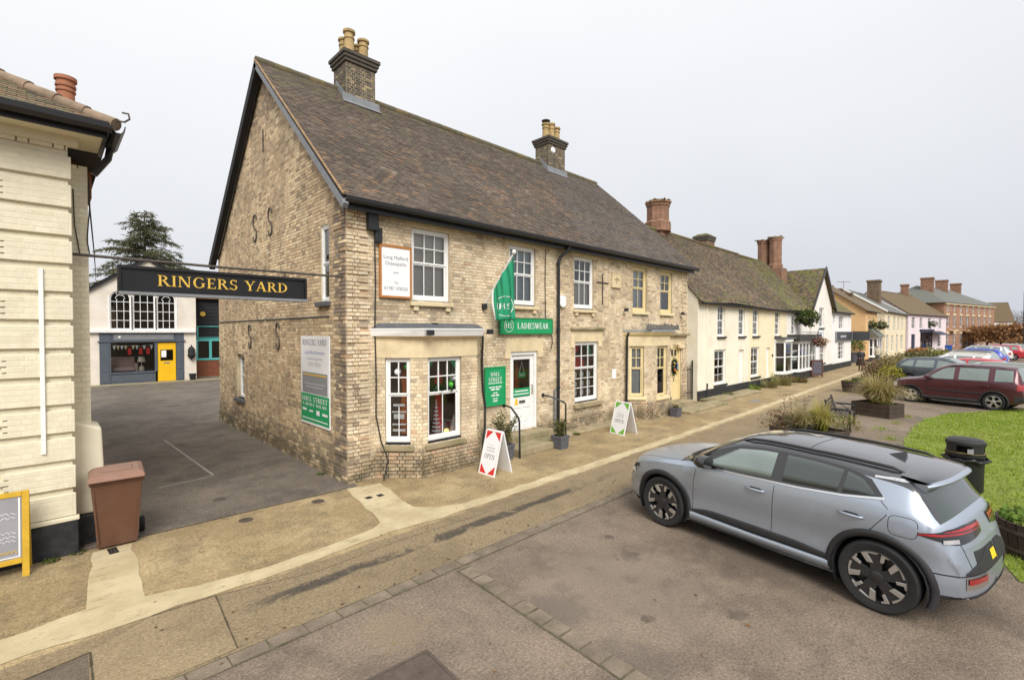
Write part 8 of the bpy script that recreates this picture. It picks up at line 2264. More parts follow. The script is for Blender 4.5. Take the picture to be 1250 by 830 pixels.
# ---------------- the other parked cars
def other_car(label, loc, rz, kind, pmat, glass='carglass_pale', trim='cladding', detail=True, grp='cars in the parking bays', spoil=True):
 t = thing('parked_car', label, 'car', loc, rz, grp)
 base = dict(W=1.80, r=0.33, axles=(1.29, -1.29), arch=0.37, zlow=0.2, paint=pmat, glass=glass, n=40, nose=0.26, tail=0.15, tailrake=0.12,
    hw=[(-2.12, 0.76), (-1.8, 0.86), (-1.29, 0.90), (0, 0.885), (1.29, 0.895), (1.75, 0.86), (2.12, 0.72)], bot=[(-2.12, 0.34), (-1.6, 0.24), (0, 0.2), (1.6, 0.22), (2.12, 0.3)])
 if kind == 'boxy':
  base.update(top=[(-2.12, 0.95), (-2.08, 1.15), (-1.95, 1.55), (-1.86, 1.63), (-1.3, 1.68), (-0.3, 1.70), (0.2, 1.67), (0.42, 1.58), (1.02, 1.14), (1.2, 1.08), (1.7, 1.00), (1.98, 0.92), (2.08, 0.80), (2.12, 0.66)],
   belt=[(-2.12, 0.9), (-1.9, 1.06), (-1, 1.07), (0.6, 1.04), (1.2, 0.98), (1.8, 0.88), (2.12, 0.6)], header=0.22, cowl=1.02, rtop=-1.88, rbot=-2.07)
  wins = [([(0.78, 1.07), (-0.10, 1.09)], [(0.74, 1.10), (0.30, 1.46), (0.12, 1.53), (-0.08, 1.54)]), ([(-0.25, 1.095), (-1.12, 1.10)], [(-0.24, 1.545), (-1.10, 1.545)]), ([(-1.30, 1.105), (-1.80, 1.12)], [(-1.28, 1.54), (-1.75, 1.52)])]
  doors = [(0.75, -0.17), (-1.20,)]
 elif kind == 'estate':
  base.update(top=[(-2.2, 0.84), (-2.15, 1.02), (-2.0, 1.22), (-1.75, 1.46), (-1.6, 1.52), (-0.8, 1.60), (-0.1, 1.62), (0.3, 1.58), (0.52, 1.49), (1.15, 1.10), (1.35, 1.04), (1.8, 0.97), (2.1, 0.87), (2.2, 0.76), (2.25, 0.62)],
   belt=[(-2.2, 0.8), (-2.0, 0.98), (-1.2, 1.05), (0.6, 1.0), (1.3, 0.95), (1.9, 0.86), (2.25, 0.58)], header=0.3, cowl=1.15, rtop=-1.72, rbot=-2.1)
  wins = [([(0.85, 1.04), (-0.15, 1.065)], [(0.82, 1.07), (0.35, 1.38), (-0.13, 1.46)]), ([(-0.28, 1.07), (-1.05, 1.09)], [(-0.26, 1.465), (-1.0, 1.45)]), ([(-1.15, 1.095), (-1.70, 1.14)], [(-1.12, 1.445), (-1.4, 1.42), (-1.68, 1.18)])]
  doors = [(0.8, -0.21), (-1.10,)]
  base['hw'] = [(-2.2, 0.78), (-1.8, 0.88), (-1.29, 0.92), (0, 0.9), (1.29, 0.91), (1.8, 0.87), (2.25, 0.72)]
  base['bot'] = [(-2.2, 0.34), (-1.6, 0.24), (0, 0.2), (1.6, 0.22), (2.25, 0.3)]
 else:
  base.update(top=[(-1.98, 0.86), (-1.94, 1.0), (-1.84, 1.12), (-1.55, 1.38), (-1.42, 1.43), (-0.7, 1.49), (-0.1, 1.50), (0.3, 1.45), (0.55, 1.35), (1.15, 1.02), (1.35, 0.97), (1.7, 0.90), (1.9, 0.80), (1.97, 0.70), (2.0, 0.58)],
   belt=[(-1.98, 0.8), (-1.8, 0.95), (-1, 1.0), (0.6, 0.95), (1.3, 0.88), (1.75, 0.78), (2.0, 0.54)], header=0.28, cowl=1.15, rtop=-1.52, rbot=-1.88,
   axles=(1.27, -1.22), hw=[(-1.98, 0.74), (-1.6, 0.84), (-1.2, 0.875), (0, 0.86), (1.25, 0.87), (1.7, 0.82), (2.0, 0.68)], bot=[(-1.98, 0.34), (-1.4, 0.22), (0, 0.2), (1.5, 0.22), (2.0, 0.3)])
  wins = [([(0.85, 0.99), (-0.12, 1.015)], [(0.82, 1.02), (0.35, 1.30), (-0.10, 1.37)]), ([(-0.24, 1.02), (-1.15, 1.07)], [(-0.22, 1.375), (-0.8, 1.35), (-1.12, 1.22)])]
  doors = [(0.8, -0.18), (-1.05,)]
 cc = Car(t, base)
 dlo = 'piano'
 lo = [wins[0][0][0], wins[-1][0][-1]];
 for (l, h) in wins:
  cc.patch([(p[0], p[1] - 0.02) for p in l], [(p[0], p[1] + 0.025) for p in h], 'window_surround', dlo, 0.002, 10, 3)
  cc.patch(l, h, 'side_window', glass, 0.004, 10, 3)
 if detail:
  for d_ in doors:
   for x in d_: cc.seam([(x, 1.0), (x, 0.6), (x, 0.3)], 0.008)
  x0, x1 = cc.x0, cc.x1
  cc.handle(doors[0][-1] + 0.14, 0.90, pmat, 0.18); cc.handle(doors[1][0] + 0.12, 0.92, pmat, 0.18)
  cc.patch([(0.9, 0.2), (-0.9, 0.2)], [(0.9, 0.36), (-0.9, 0.36)], 'sill', trim, 0.006, 8, 2)
  if kind != 'hatch':
   for ax in base['axles']: cc.arch_ring(ax, 0.367, 0.42, -15, 195, trim)
  if kind == 'boxy': cc.patch([(0.72, 0.60), (-0.92, 0.57)], [(0.72, 0.645), (-0.92, 0.615)], 'rubbing_strip', 'cladding', 0.012, 10, 1)
 cc.wheels('plain')
 cc.mirror(0.66 if kind != 'hatch' else 0.7, 1.12 if kind == 'boxy' else 1.06 if kind == 'estate' else 1.02, pmat)
 xb = cc.x0
 def tp(t_):
  a = rad(90 + 86 * t_); px, py = xb + 0.28 - 0.2 * t_, 0.74 - 0.18 * t_
  return (px + 3 * math.cos(a), py + 3 * math.sin(a)), (-math.cos(a), -math.sin(a))
 zt_ = 1.02 if kind == 'boxy' else 0.93
 wrap(cc, lambda t_: tp(0.15 + 0.7 * t_), lambda t_: zt_ - 0.22, lambda t_: zt_, 'tail_lamp', 'redlamp', 0.010, 10, 3)
 xf = cc.x1
 def np_(t_):
  a = rad(90 - 84 * t_); px, py = xf - 0.45 + 0.28 * t_, 0.74 - 0.25 * t_
  return (px + 3 * math.cos(a), py + 3 * math.sin(a)), (-math.cos(a), -math.sin(a))
 wrap(cc, lambda t_: np_(0.25 + 0.6 * t_), lambda t_: 0.64, lambda t_: 0.80, 'headlamp', 'clearlamp', 0.008, 10, 3)
 if kind == 'boxy':
  for pf in (tp, np_): wrap(cc, pf, lambda t_: 0.32, lambda t_: 0.58, 'bumper', trim, 0.008, 14, 3)
 if kind != 'hatch':
  for sg in (1, -1):
   mb = MB(); P = []
   for k in range(11):
    x = 0.15 - 1.7 * k / 10; h = cc.bvh.ray_cast(Vector((x, 0.56, 3)), Vector((0, 0, -1)))[0]; P.append((x, sg * h.y, h.z + (0.0 if k in (0, 10) else 0.035)))
   mb.tube(P, 0.014, 6); mb.build('roof_rail', 'cladding', t, local=True)
 n_, m2 = 10, 2
 rows = [[cc.cast((-5, -0.26 + 0.52 * i / n_, 0.62 + 0.11 * j / m2), (1, 0, 0), 0.008) for i in range(n_ + 1)] for j in range(m2 + 1)]
 cc.emit(rows, 'number_plate', 'plate_yellow', False)
 return t
MAT['maroon'] = paint('maroon metallic', (0.085, 0.022, 0.032), 0.4, 0.3)
MAT['bluegrey'] = paint('blue grey metallic', (0.085, 0.10, 0.125), 0.5, 0.3)
MAT['palesilver'] = paint('pale silver', (0.50, 0.51, 0.50), 0.5, 0.3)
MAT['carred'] = paint('red paint', (0.42, 0.02, 0.03), 0.0, 0.35)
MAT['carwhite'] = paint('white paint', (0.70, 0.70, 0.69), 0.0, 0.35)
MAT['carcream'] = paint('champagne silver', (0.56, 0.52, 0.43), 0.4, 0.32)
MAT['cardark'] = paint('dark grey', (0.05, 0.052, 0.055), 0.4, 0.3)
MAT['carblue'] = paint('bright blue', (0.02, 0.05, 0.42), 0.1, 0.32)
MAT['cargreen'] = paint('sage silver', (0.33, 0.37, 0.32), 0.5, 0.3)
other_car('boxy maroon car with black cladding parked beyond the lawn', (26.8, 1.15, 0), rad(75), 'boxy', 'maroon')
other_car('sage silver estate car half hidden right behind the maroon car', (31.0, 0.35, 0), rad(78), 'estate', 'cargreen')
other_car('blue-grey estate car parked tail to the pavement behind the maroon car', (34.4, 2.0, 0), rad(-101), 'estate', 'bluegrey')
other_car('red car showing only its roof between the blue-grey and white cars', (37.6, 1.3, 0), rad(80), 'hatch', 'carred', detail=False)
other_car('white hatchback parked behind the red roof', (41.2, 2.0, 0), rad(80), 'estate', 'carwhite')
other_car('champagne coloured car just beyond the white hatchback', (45.6, 2.0, 0), rad(80), 'estate', 'carcream', detail=False)
other_car('dark grey hatchback beyond the champagne car', (50.0, 2.0, 0), rad(80), 'estate', 'cardark', detail=False)
other_car('bright blue hatchback with red tail lamps farther along the row', (55.5, 1.6, 0), rad(80), 'estate', 'carblue', detail=False)
other_car('pale silver estate beyond the blue hatchback', (62.5, 1.6, 0), rad(82), 'boxy', 'palesilver', detail=False)
other_car('far white hatchback between the silver estate and the red hatchback', (68.5, 1.0, 0), rad(84), 'hatch', 'carwhite', detail=False)
other_car('far red hatchback near the brown hedge trees', (72.0, 0.2, 0), rad(86), 'estate', 'carred', detail=False)
other_car('far grey estate right of the far red hatchback', (78.0, -0.6, 0), rad(86), 'estate', 'palesilver', detail=False)
other_car('farthest pale car under the brown hedge trees', (90.0, -3.0, 0), rad(150), 'estate', 'palesilver', detail=False)
# ================================================================== STREET THINGS
# brown wheelie bin: local x across, -y front
wb = thing('wheelie_bin', 'brown wheelie bin standing at the cream building corner', 'bin', (0.70, 8.78, 0), rad(-4))
MAT['binbrown'] = M('brown bin plastic', (0.125, 0.06, 0.036), 0.5, 0.10, 5, bump=0.1, bscale=60, dirt=(0.16, 0.10, 0.07), damt=0.3, dscale=3, coords='obj')
MAT['binlid'] = M('faded brown bin lid', (0.25, 0.14, 0.10), 0.5, 0.10, 6, coords='obj')
m_ = MB()
ring_ = lambda w_, d_, z, yo: [(-w_, -d_ + yo, z), (w_, -d_ + yo, z), (w_, d_ + yo, z), (-w_, d_ + yo, z)]
lv = [ring_(0.215, 0.23, 0.03, 0.02), ring_(0.225, 0.25, 0.2, 0.01), ring_(0.275, 0.335, 0.90, -0.01), ring_(0.275, 0.335, 0.92, -0.01), ring_(0.292, 0.355, 0.925, -0.01), ring_(0.292, 0.355, 0.965, -0.01)]
m_.grid(lv, close=True); m_.add(lv[0], [(0, 1, 2, 3)]); m_.build('body', 'binbrown', wb, local=True, bevel=0.02)
m_ = MB(); m_.prism([(-0.22, -0.245, 0.1), (-0.20, -0.248, 0.1), (-0.245, -0.338, 0.88), (-0.265, -0.335, 0.88)], (0, -0.012, 0)); m_.prism([(0.22, -0.245, 0.1), (0.20, -0.248, 0.1), (0.245, -0.338, 0.88), (0.265, -0.335, 0.88)], (0, -0.012, 0)); m_.build('rib', 'binbrown', wb, local=True)
lidr = [ring_(0.305, 0.375, 0.967, -0.012), ring_(0.31, 0.38, 0.995, -0.012), ring_(0.29, 0.34, 1.035, 0.0), ring_(0.24, 0.26, 1.055, 0.02)]
m_ = MB(); m_.grid(lidr, close=True); m_.add(lidr[-1], [(0, 1, 2, 3)]); m_.add(lidr[0], [(3, 2, 1, 0)]); ld = m_.build('lid', 'binlid', wb, local=True, bevel=0.015)
m_ = MB(); m_.box((-0.17, -0.16, 1.05), (0.17, 0.12, 1.07)); m_.box((-0.30, -0.42, 0.975), (0.30, -0.386, 1.0)); m_.build('lid_panel', 'binlid', ld, local=True, bevel=0.01)
m_ = MB(); m_.tube([(-0.24, 0.40, 1.0), (0.24, 0.40, 1.0)], 0.02, 8); m_.build('handle', 'binbrown', wb, local=True)
for sg in (-1, 1):
 m_ = MB(); m_.lathe([(0.03, -0.03), (0.10, -0.03), (0.11, -0.02), (0.11, 0.02), (0.10, 0.03), (0.03, 0.03)], (sg * 0.29, 0.26, 0.11), 18, axis='x'); m_.build('wheel', 'tyre', wb, local=True, smooth=True)

# A-boards
def aboard(label, loc, rz, W, H, spread, corner, words, name='a_board', dark=False):
 t = thing(name, label, 'sign board', loc, rz, 'folding boards on the pavement')
 lean = math.atan2(spread / 2, H)
 for sg in (-1, 1):
  fr = Fr((sg * spread / 2, sg * -W / 2 * -1 if sg > 0 else W / 2, 0), (0, -1 if sg < 0 else 1, 0), (-sg * spread / 2 + sg * 0.02, 0, H))
  if sg > 0: fr = Fr((spread / 2, -W / 2, 0), (0, 1, 0), (-spread / 2 + 0.02, 0, H))
  L = math.hypot(H, spread / 2)
  m_ = MB(); m_.fbox(fr, 0, W, 0.0, L, -0.022, 0.0); pn = m_.build('panel', 'white_plain', t, local=True, bevel=0.008)
  m_ = MB(); b = 0.03
  m_.fbox(fr, 0, W, 0, b, 0.0005, 0.006); m_.fbox(fr, 0, W, L - b, L, 0.0005, 0.006); m_.fbox(fr, 0, b, b, L - b, 0.0005, 0.006); m_.fbox(fr, W - b, W, b, L - b, 0.0005, 0.006); m_.build('rim', 'white', t, local=True)
  if sg < 0 or True:
   m_ = MB(); q = W * 0.40; h4 = L * 0.20
   for (u, v, du, dv) in ((b, b, q, h4), (W - b, b, -q, h4), (b, L - b, q, -h4), (W - b, L - b, -q, -h4)): m_.poly([fr.p(u, v, 0.001), fr.p(u + du, v, 0.001), fr.p(u, v + dv, 0.001)])
   m_.build('corner_print', corner, t, local=True, recalc=False)
   m_ = MB(); serif(m_, fr, words, W / 2, L * 0.36, L * 0.105, 0.001, w=W * 0.66, center=True, thick=0.0008); m_.build('lettering', 'print', t, local=True, recalc=False)
   m_ = MB()
   for (k, w_, hh) in ((0.585, 0.5, 0.035), (0.525, 0.5, 0.03), (0.66, 0.34, 0.012)):
    n = 9
    for i in range(n): m_.fbox(fr, W / 2 - w_ * W / 2 + i * w_ * W / n, W / 2 - w_ * W / 2 + (i + 0.7) * w_ * W / n, L * k, L * k + L * hh, 0.0008, 0.0014)
   m_.build('small_print', 'printlight', t, local=True)
 return t
aboard('white folding OPEN board with red corners beside the first bay window', (6.80, 7.46, 0), rad(0), 0.50, 0.90, 0.52, 'red', 'OPEN')
aboard('white folding OPEN board with green corners beside the second bay window', (12.15, 7.72, 0), rad(-12), 0.58, 0.92, 0.55, 'grass_print', 'OPEN')
yb = thing('menu_board', 'yellow framed chalkboard leaning at the cream building', 'sign board', (-0.50, 8.45, 0), rad(-3))
MAT['yellowwood'] = M('yellow painted wood', (0.55, 0.34, 0.03), 0.55, 0.15, 8, coords='obj')
MAT['chalkgrey'] = M('grey chalkboard', (0.27, 0.27, 0.29), 0.6, 0.15, 4, coords='obj')
fr = Fr((-0.34, 0.12, 0.0), (1, 0, 0), (0, 0.22, 1.02)); L = 1.04; W = 0.66
for sgn, f_ in ((1, Fr((-0.33, -0.12, 0), (1, 0, 0), (0, 0.10, 1.03))), (-1, Fr((0.33, 0.22, 0), (-1, 0, 0), (0, -0.20, 1.0)))):
 for (a, b) in ((0, 0.065), (W - 0.065, W)): m_ = MB(); m_.fbox(f_, a, b, 0, L, -0.035, 0.0); m_.build('leg', 'yellowwood', yb, local=True, bevel=0.004)
 for (v0_, v1_) in ((L - 0.065, L - 0.002), (0.17, 0.235)): m_ = MB(); m_.fbox(f_, 0.066, W - 0.066, v0_, v1_, -0.03, -0.003); m_.build('rail', 'yellowwood', yb, local=True, bevel=0.004)
 m_ = MB(); m_.fbox(f_, 0.067, W - 0.067, 0.236, L - 0.066, -0.025, -0.012); m_.build('chalkboard', 'chalkgrey', yb, local=True)
 m_ = MB(); m_.fbox(f_, 0.08, 0.095, 0.25, L - 0.08, -0.011, -0.006); m_.fbox(f_, W - 0.095, W - 0.08, 0.25, L - 0.08, -0.011, -0.006); m_.fbox(f_, 0.096, W - 0.096, 0.25, 0.262, -0.011, -0.006); m_.build('inner_rim', 'white', yb, local=True)
 if sgn == 1:
  m_ = MB()
  for (v, w_) in ((0.78, 0.30), (0.73, 0.34), (0.55, 0.28), (0.50, 0.33), (0.45, 0.26)):
   pts = [f_.p(W - 0.12 - w_ + w_ * k / 16, v + 0.014 * math.sin(k * 2.3) + R.uniform(-0.006, 0.006), -0.009) for k in range(17)]; m_.tube(pts, 0.0035, 4)
  m_.build('chalk_writing', 'white_plain', yb, local=True)
  m_ = MB(); m_.tube([f_.p(W - 0.34 + 0.012 * k, 0.32 + 0.02 * math.sin(k * 1.9), -0.009) for k in range(20)], 0.005, 4); m_.build('chalk_writing', 'gold', yb, local=True)
bb = thing('menu_board', 'small dark chalkboard in a brown frame outside the white gabled shop', 'sign board', (36.0, 8.3, 0), rad(-35))
MAT['brownwood'] = M('brown wood', (0.14, 0.06, 0.035), 0.6, 0.2, 8)
m_ = MB()
for q in (((-0.42, -0.03, 0.0), (-0.36, 0.03, 1.15)), ((0.36, -0.03, 0.0), (0.42, 0.03, 1.15)), ((-0.359, -0.03, 1.07), (0.359, 0.03, 1.14)), ((-0.359, -0.03, 0.1), (0.359, 0.03, 0.18))): m_.box(*q)
m_.build('frame', 'brownwood', bb, local=True)
m_ = MB(); m_.box((-0.36, -0.015, 0.18), (0.36, 0.015, 1.07)); m_.build('chalkboard', M('slate chalkboard', (0.07, 0.06, 0.085), 0.7, 0.2, 8), bb, local=True)
m_ = MB()
for v in (0.95, 0.8, 0.65, 0.5, 0.35): m_.tube([(-0.28 + 0.04 * k, -0.02, v + 0.02 * math.sin(k * 2.1)) for k in range(15)], 0.008, 4)
m_.build('chalk_writing', 'printlight', bb, local=True)
for sg in (-1, 1):
 m_ = MB(); m_.hexa([(sg * 0.39 - 0.02, 0.03, 1.08), (sg * 0.39 + 0.02, 0.03, 1.08), (sg * 0.39 + 0.02, 0.06, 1.08), (sg * 0.39 - 0.02, 0.06, 1.08), (sg * 0.39 - 0.02, 0.40, 0.0), (sg * 0.39 + 0.02, 0.40, 0.0), (sg * 0.39 + 0.02, 0.44, 0.0), (sg * 0.39 - 0.02, 0.44, 0.0)]); m_.build('leg', 'brownwood', bb, local=True)

# square planters at the door and their shrubs
MAT['planter'] = M('grey planter', (0.10, 0.10, 0.115), 0.65, 0.15, 6)
MAT['soil'] = M('soil', (0.05, 0.038, 0.025), 1.0, 0.4, 12, bump=0.6)
MAT['bark'] = M('shrub stem', (0.11, 0.075, 0.045), 0.95, 0.3, 8)
def square_planter(x, y, s_, h, label, plabel, ph, spread, n, cols):
 t = thing('planter', label, 'planter', (x, y, 0), 0, 'square planters on the pavement')
 m_ = MB(); q = lambda s1, z: [(x - s1, y - s1, z), (x + s1, y - s1, z), (x + s1, y + s1, z), (x - s1, y + s1, z)]
 rr = [q(s_ * 0.86, 0.008), q(s_ * 0.96, h * 0.8), q(s_ * 1.03, h * 0.81), q(s_ * 1.03, h), q(s_ * 0.92, h), q(s_ * 0.90, h * 0.9)]
 m_.grid(rr, close=True); m_.add(rr[0], [(0, 1, 2, 3)]); m_.build('pot', 'planter', t, bevel=0.006)
 m_ = MB(); m_.add(q(s_ * 0.91, h * 0.91), [(0, 1, 2, 3)]); m_.build('soil', 'soil', t, recalc=False)
 p = thing('shrub', plabel, 'plant', (x, y, h * 0.9), 0, 'shrubs in the square planters')
 st, lf = MB(), MB(); rl = random.Random(int(x * 100))
 for k in range(n):
  a = rl.uniform(0, 6.28); sp = spread * rl.uniform(0.2, 1); hh = ph * rl.uniform(0.55, 1.05)
  pts = [Vector((x + rl.gauss(0, 0.03), y + rl.gauss(0, 0.03), h * 0.9))]
  for j in range(1, 6):
   t_ = j / 5; pts.append(Vector((x + math.cos(a) * sp * t_ ** 1.2 + rl.gauss(0, 0.02), y + math.sin(a) * sp * t_ ** 1.2 + rl.gauss(0, 0.02), h * 0.9 + hh * t_)))
  st.tube(pts, [0.007, 0.006, 0.005, 0.004, 0.003, 0.002], 4)
  L_ = []
  for q_ in range(46):
   t_ = rl.uniform(0.15, 1.0) * 4.99; j = int(t_); b = pts[j].lerp(pts[j + 1], t_ - j); L_.append(b + Vector((rl.gauss(0, 0.035), rl.gauss(0, 0.035), rl.gauss(0, 0.03))))
  leaves(lf, L_, 0.026, cols, rl, 2.6)
 st.build('stem', 'bark', p, recalc=False); lf.build('foliage', 'leaf', p, recalc=False)
OLIVE = [(0.11, 0.12, 0.045), (0.14, 0.15, 0.05), (0.08, 0.09, 0.03), (0.17, 0.15, 0.06)]
square_planter(7.66, 8.12, 0.19, 0.36, 'grey square planter left of the shop door steps', 'airy olive-green shrub left of the shop door steps', 0.80, 0.42, 26, OLIVE)
square_planter(9.42, 7.86, 0.17, 0.34, 'grey square planter right of the shop door steps', 'small bushy green shrub right of the shop door steps', 0.42, 0.24, 20, OLIVE)
square_planter(15.85, 7.95, 0.16, 0.32, 'small dark planter below the second bay window', 'sparse seedling in the small dark planter', 0.08, 0.08, 5, OLIVE)

# timber planters and grasses on the parking side
MAT['sleeper'] = M('weathered dark timber', (0.07, 0.048, 0.038), 0.9, 0.3, 3, fine=0.2, fscale=40, bump=0.4, bscale=18, dirt=(0.05, 0.055, 0.03), damt=0.4, dscale=4)
def box_planter(cx, cy, sx, sy, h, rz, label):
 t = thing('timber_planter', label, 'planter', (cx, cy, 0), rz, 'timber planters beside the parking')
 n = 3
 for k in range(n):
  z0, z1 = 0.004 + h * k / n, h * (k + 1) / n - 0.006
  for (a, b) in (((-sx, -sy), (sx, -sy + 0.06)), ((-sx, sy - 0.06), (sx, sy)), ((-sx, -sy + 0.062), (-sx + 0.06, sy - 0.062)), ((sx - 0.06, -sy + 0.062), (sx, sy - 0.062))):
   m_ = MB(); m_.box((a[0], a[1], z0), (b[0], b[1], z1)); m_.build('plank', 'sleeper', t, local=True, bevel=0.006)
 m_ = MB(); m_.box((-sx + 0.061, -sy + 0.063, 0.02), (sx - 0.061, sy - 0.063, h * 0.88)); m_.build('soil', 'soil', t, local=True)
def grass_plant(x, y, z, h, spread, n, label, cols=STRAW, width=0.010, r0=0.14, grp='ornamental grasses in the planters', droop=0.8, tips=[(0.46, 0.36, 0.19), (0.40, 0.33, 0.14), (0.50, 0.40, 0.22), (0.33, 0.31, 0.10)]):
 m_ = MB(); tuft(m_, (x, y, z), n, h, spread, cols, width, droop, 5, R, r0, tips)
 o = m_.build('ornamental_grass', 'leaf', recalc=False, loc=(x, y, z)); tag(o, label, 'ornamental grass', grp)
def bush(x, y, z, rx, rz_, n, label, cols, size=0.06, name='shrub', grp='shrubs along the planters'):
 m_ = MB(); pts = []
 for _ in range(n):
  a, b = R.uniform(0, 6.28), R.uniform(-0.25, 1); q = math.sqrt(max(0, 1 - b * b)); rr = R.uniform(0.5, 1.05) * (0.7 + 0.6 * vnoise(a * 1.3 + x, b * 2.5 + y))
  pts.append((x + rx * rr * q * math.cos(a), y + rx * rr * q * math.sin(a), z + rz_ * 0.25 + rz_ * rr * b * 0.8))
 leaves(m_, pts, size, cols); st = MB()
 for k in range(7):
  a = k * 0.9; st.tube([(x, y, z - 0.05), (x + rx * 0.3 * math.cos(a), y + rx * 0.3 * math.sin(a), z + rz_ * 0.4), (x + rx * 0.6 * math.cos(a), y + rx * 0.6 * math.sin(a), z + rz_ * 0.75)], [0.012, 0.008, 0.003], 4)
 t = thing(name, label, 'shrub', (x, y, z), 0, grp); m_.build('foliage', 'leaf', t, recalc=False); st.build('stem', 'bark', t, recalc=False)
box_planter(21.2, 3.02, 0.45, 0.62, 0.48, rad(-20), 'dark timber planter with tall straw grass near the maroon car')
grass_plant(21.35, 3.0, 0.42, 1.25, 1.15, 1500, 'tall fountain of straw-coloured grass in the timber planter by the maroon car', width=0.014, r0=0.3)
grass_plant(20.95, 2.85, 0.48, 0.35, 0.3, 300, 'low yellow-green clump at the front of the timber planter by the maroon car', [(0.25, 0.24, 0.05), (0.3, 0.3, 0.06), (0.2, 0.22, 0.05)], r0=0.3)
box_planter(14.6, 3.55, 0.55, 0.75, 0.42, rad(-15), 'timber planter hidden behind the silver car, full of mixed grasses')
grass_plant(14.75, 3.3, 0.36, 0.92, 0.55, 1000, 'golden green grass clump rising behind the silver car roof', [(0.34, 0.31, 0.03), (0.28, 0.29, 0.04), (0.22, 0.26, 0.03)], width=0.009, tips=[(0.46, 0.40, 0.10), (0.38, 0.36, 0.08), (0.5, 0.4, 0.2)])
grass_plant(14.55, 3.75, 0.36, 0.8, 0.45, 550, 'blue-green and tan grass clump beside the golden one behind the car', [(0.16, 0.20, 0.10), (0.20, 0.22, 0.12), (0.34, 0.25, 0.12)], width=0.008)
bush(14.5, 4.15, 0.3, 0.5, 0.6, 600, 'reddish brown dried shrub at the left of the grasses behind the car', [(0.20, 0.11, 0.06), (0.26, 0.15, 0.08), (0.14, 0.12, 0.05), (0.10, 0.11, 0.04)], 0.035)
bush(14.9, 2.75, 0.4, 0.36, 0.5, 400, 'low lime green plant at the right of the grasses behind the car', [(0.24, 0.26, 0.04), (0.16, 0.2, 0.04), (0.3, 0.16, 0.08)], 0.03)
m_ = MB()
for k in range(9):
 x0, y0 = 17.2 + R.uniform(-0.3, 0.3), 4.55 + R.uniform(-0.4, 0.4); pts = [Vector((x0, y0, 0.25))]
 for j in range(1, 6): pts.append(pts[-1] + Vector((R.gauss(0, 0.05), R.gauss(0, 0.05), 0.14)))
 m_.tube(pts, [0.006, 0.005, 0.005, 0.004, 0.003, 0.002], 4, col=(0.12, 0.08, 0.05)); leaves(m_, [p + Vector((R.gauss(0, .04), R.gauss(0, .04), 0)) for p in pts[2:] for _ in range(4)], 0.03, [(0.14, 0.14, 0.06), (0.2, 0.15, 0.08)])
tag(m_.build('bare_shrub', 'leaf', recalc=False, loc=(17.2, 4.55, 0.2)), 'sparse leggy shrub with few leaves before the bench', 'shrub')
box_planter(17.2, 4.55, 0.45, 0.35, 0.28, rad(-8), 'low timber planter holding the sparse leggy shrub')

# bench: slatted, long axis along x
bn = thing('park_bench', 'dark slatted bench with iron arms on the pavement edge', 'bench', (17.75, 3.42, 0), rad(6))
MAT['benchwood'] = M('dark bench slat', (0.06, 0.045, 0.04), 0.6, 0.2, 6)
for i in range(5): m_ = MB(); y0 = -0.28 + i * 0.095; m_.box((-0.75, y0, 0.43), (0.75, y0 + 0.075, 0.46)); m_.build('seat_slat', 'benchwood', bn, local=True, bevel=0.006)
for i in range(4): m_ = MB(); z0 = 0.53 + i * 0.095; yy = 0.22 + i * 0.035; m_.box((-0.75, yy, z0), (0.75, yy + 0.03, z0 + 0.075)); m_.build('back_slat', 'benchwood', bn, local=True, bevel=0.006)
for x in (-0.74, 0.74):
 m_ = MB(); m_.tube([(x, -0.28, 0.0), (x, -0.27, 0.62), (x, -0.22, 0.66), (x, 0.22, 0.66)], 0.028, 6); m_.tube([(x, 0.30, 0.0), (x, 0.22, 0.42), (x, 0.36, 0.92)], 0.028, 6); m_.tube([(x, -0.28, 0.41), (x, 0.22, 0.41)], 0.022, 6); m_.tube([(x, -0.2, 0.41), (x, -0.05, 0.55), (x, 0.1, 0.64)], 0.012, 5); m_.build('end_frame', 'black', bn, local=True)

# litter bin on the lawn
lbn = thing('litter_bin', 'black round litter bin with hooded top on the lawn', 'litter bin', (12.35, 0.42, 0))
m_ = MB(); m_.lathe([(0.24, 0.01), (0.255, 0.03), (0.265, 0.62), (0.27, 0.64)], (12.35, 0.42, 0), 28); m_.build('body', 'plastic_black', lbn, smooth=True)
m_ = MB(); n = 40; prof = [(0.275, 0.60), (0.34, 0.64), (0.30, 0.67)]
rows = []
for r_, z_ in prof: rows.append([(12.35 + (r_ + 0.025 * vnoise(k * 0.9, r_ * 9)) * math.cos(6.2832 * k / n), 0.42 + (r_ + 0.025 * vnoise(k * 0.9, r_ * 9)) * math.sin(6.2832 * k / n), z_ - 0.06 * vnoise(k * 0.7, 4)) for k in range(n)])
m_.grid(rows, close=True); m_.build('bin_liner', M('black bag', (0.015, 0.015, 0.017), 0.35, 0.1, 5), lbn, smooth='all')
m_ = MB(); m_.lathe([(0.275, 0.665), (0.285, 0.69), (0.285, 0.73), (0.27, 0.735)], (12.35, 0.42, 0), 28); m_.lathe([(0.285, 0.885), (0.29, 0.90), (0.285, 0.945), (0.24, 0.985), (0.10, 1.005), (0.0, 1.008)], (12.35, 0.42, 0), 28); hd = m_.build('hood', 'plastic_black', lbn, smooth=True)
for k in range(4):
 m_ = MB(); a0 = rad(20 + 90 * k); N_ = 6; A_ = [(0.28, a0 + rad(46) * i / N_) for i in range(N_ + 1)]
 P0_ = [(12.35 + r_ * math.cos(a), 0.42 + r_ * math.sin(a), 0.73) for r_, a in A_]; P1_ = [(12.35 + r_ * math.cos(a), 0.42 + r_ * math.sin(a), 0.89) for r_, a in A_]; m_.grid([P0_, P1_]); m_.build('hood_panel', 'plastic_black', lbn, smooth='all', recalc=False)
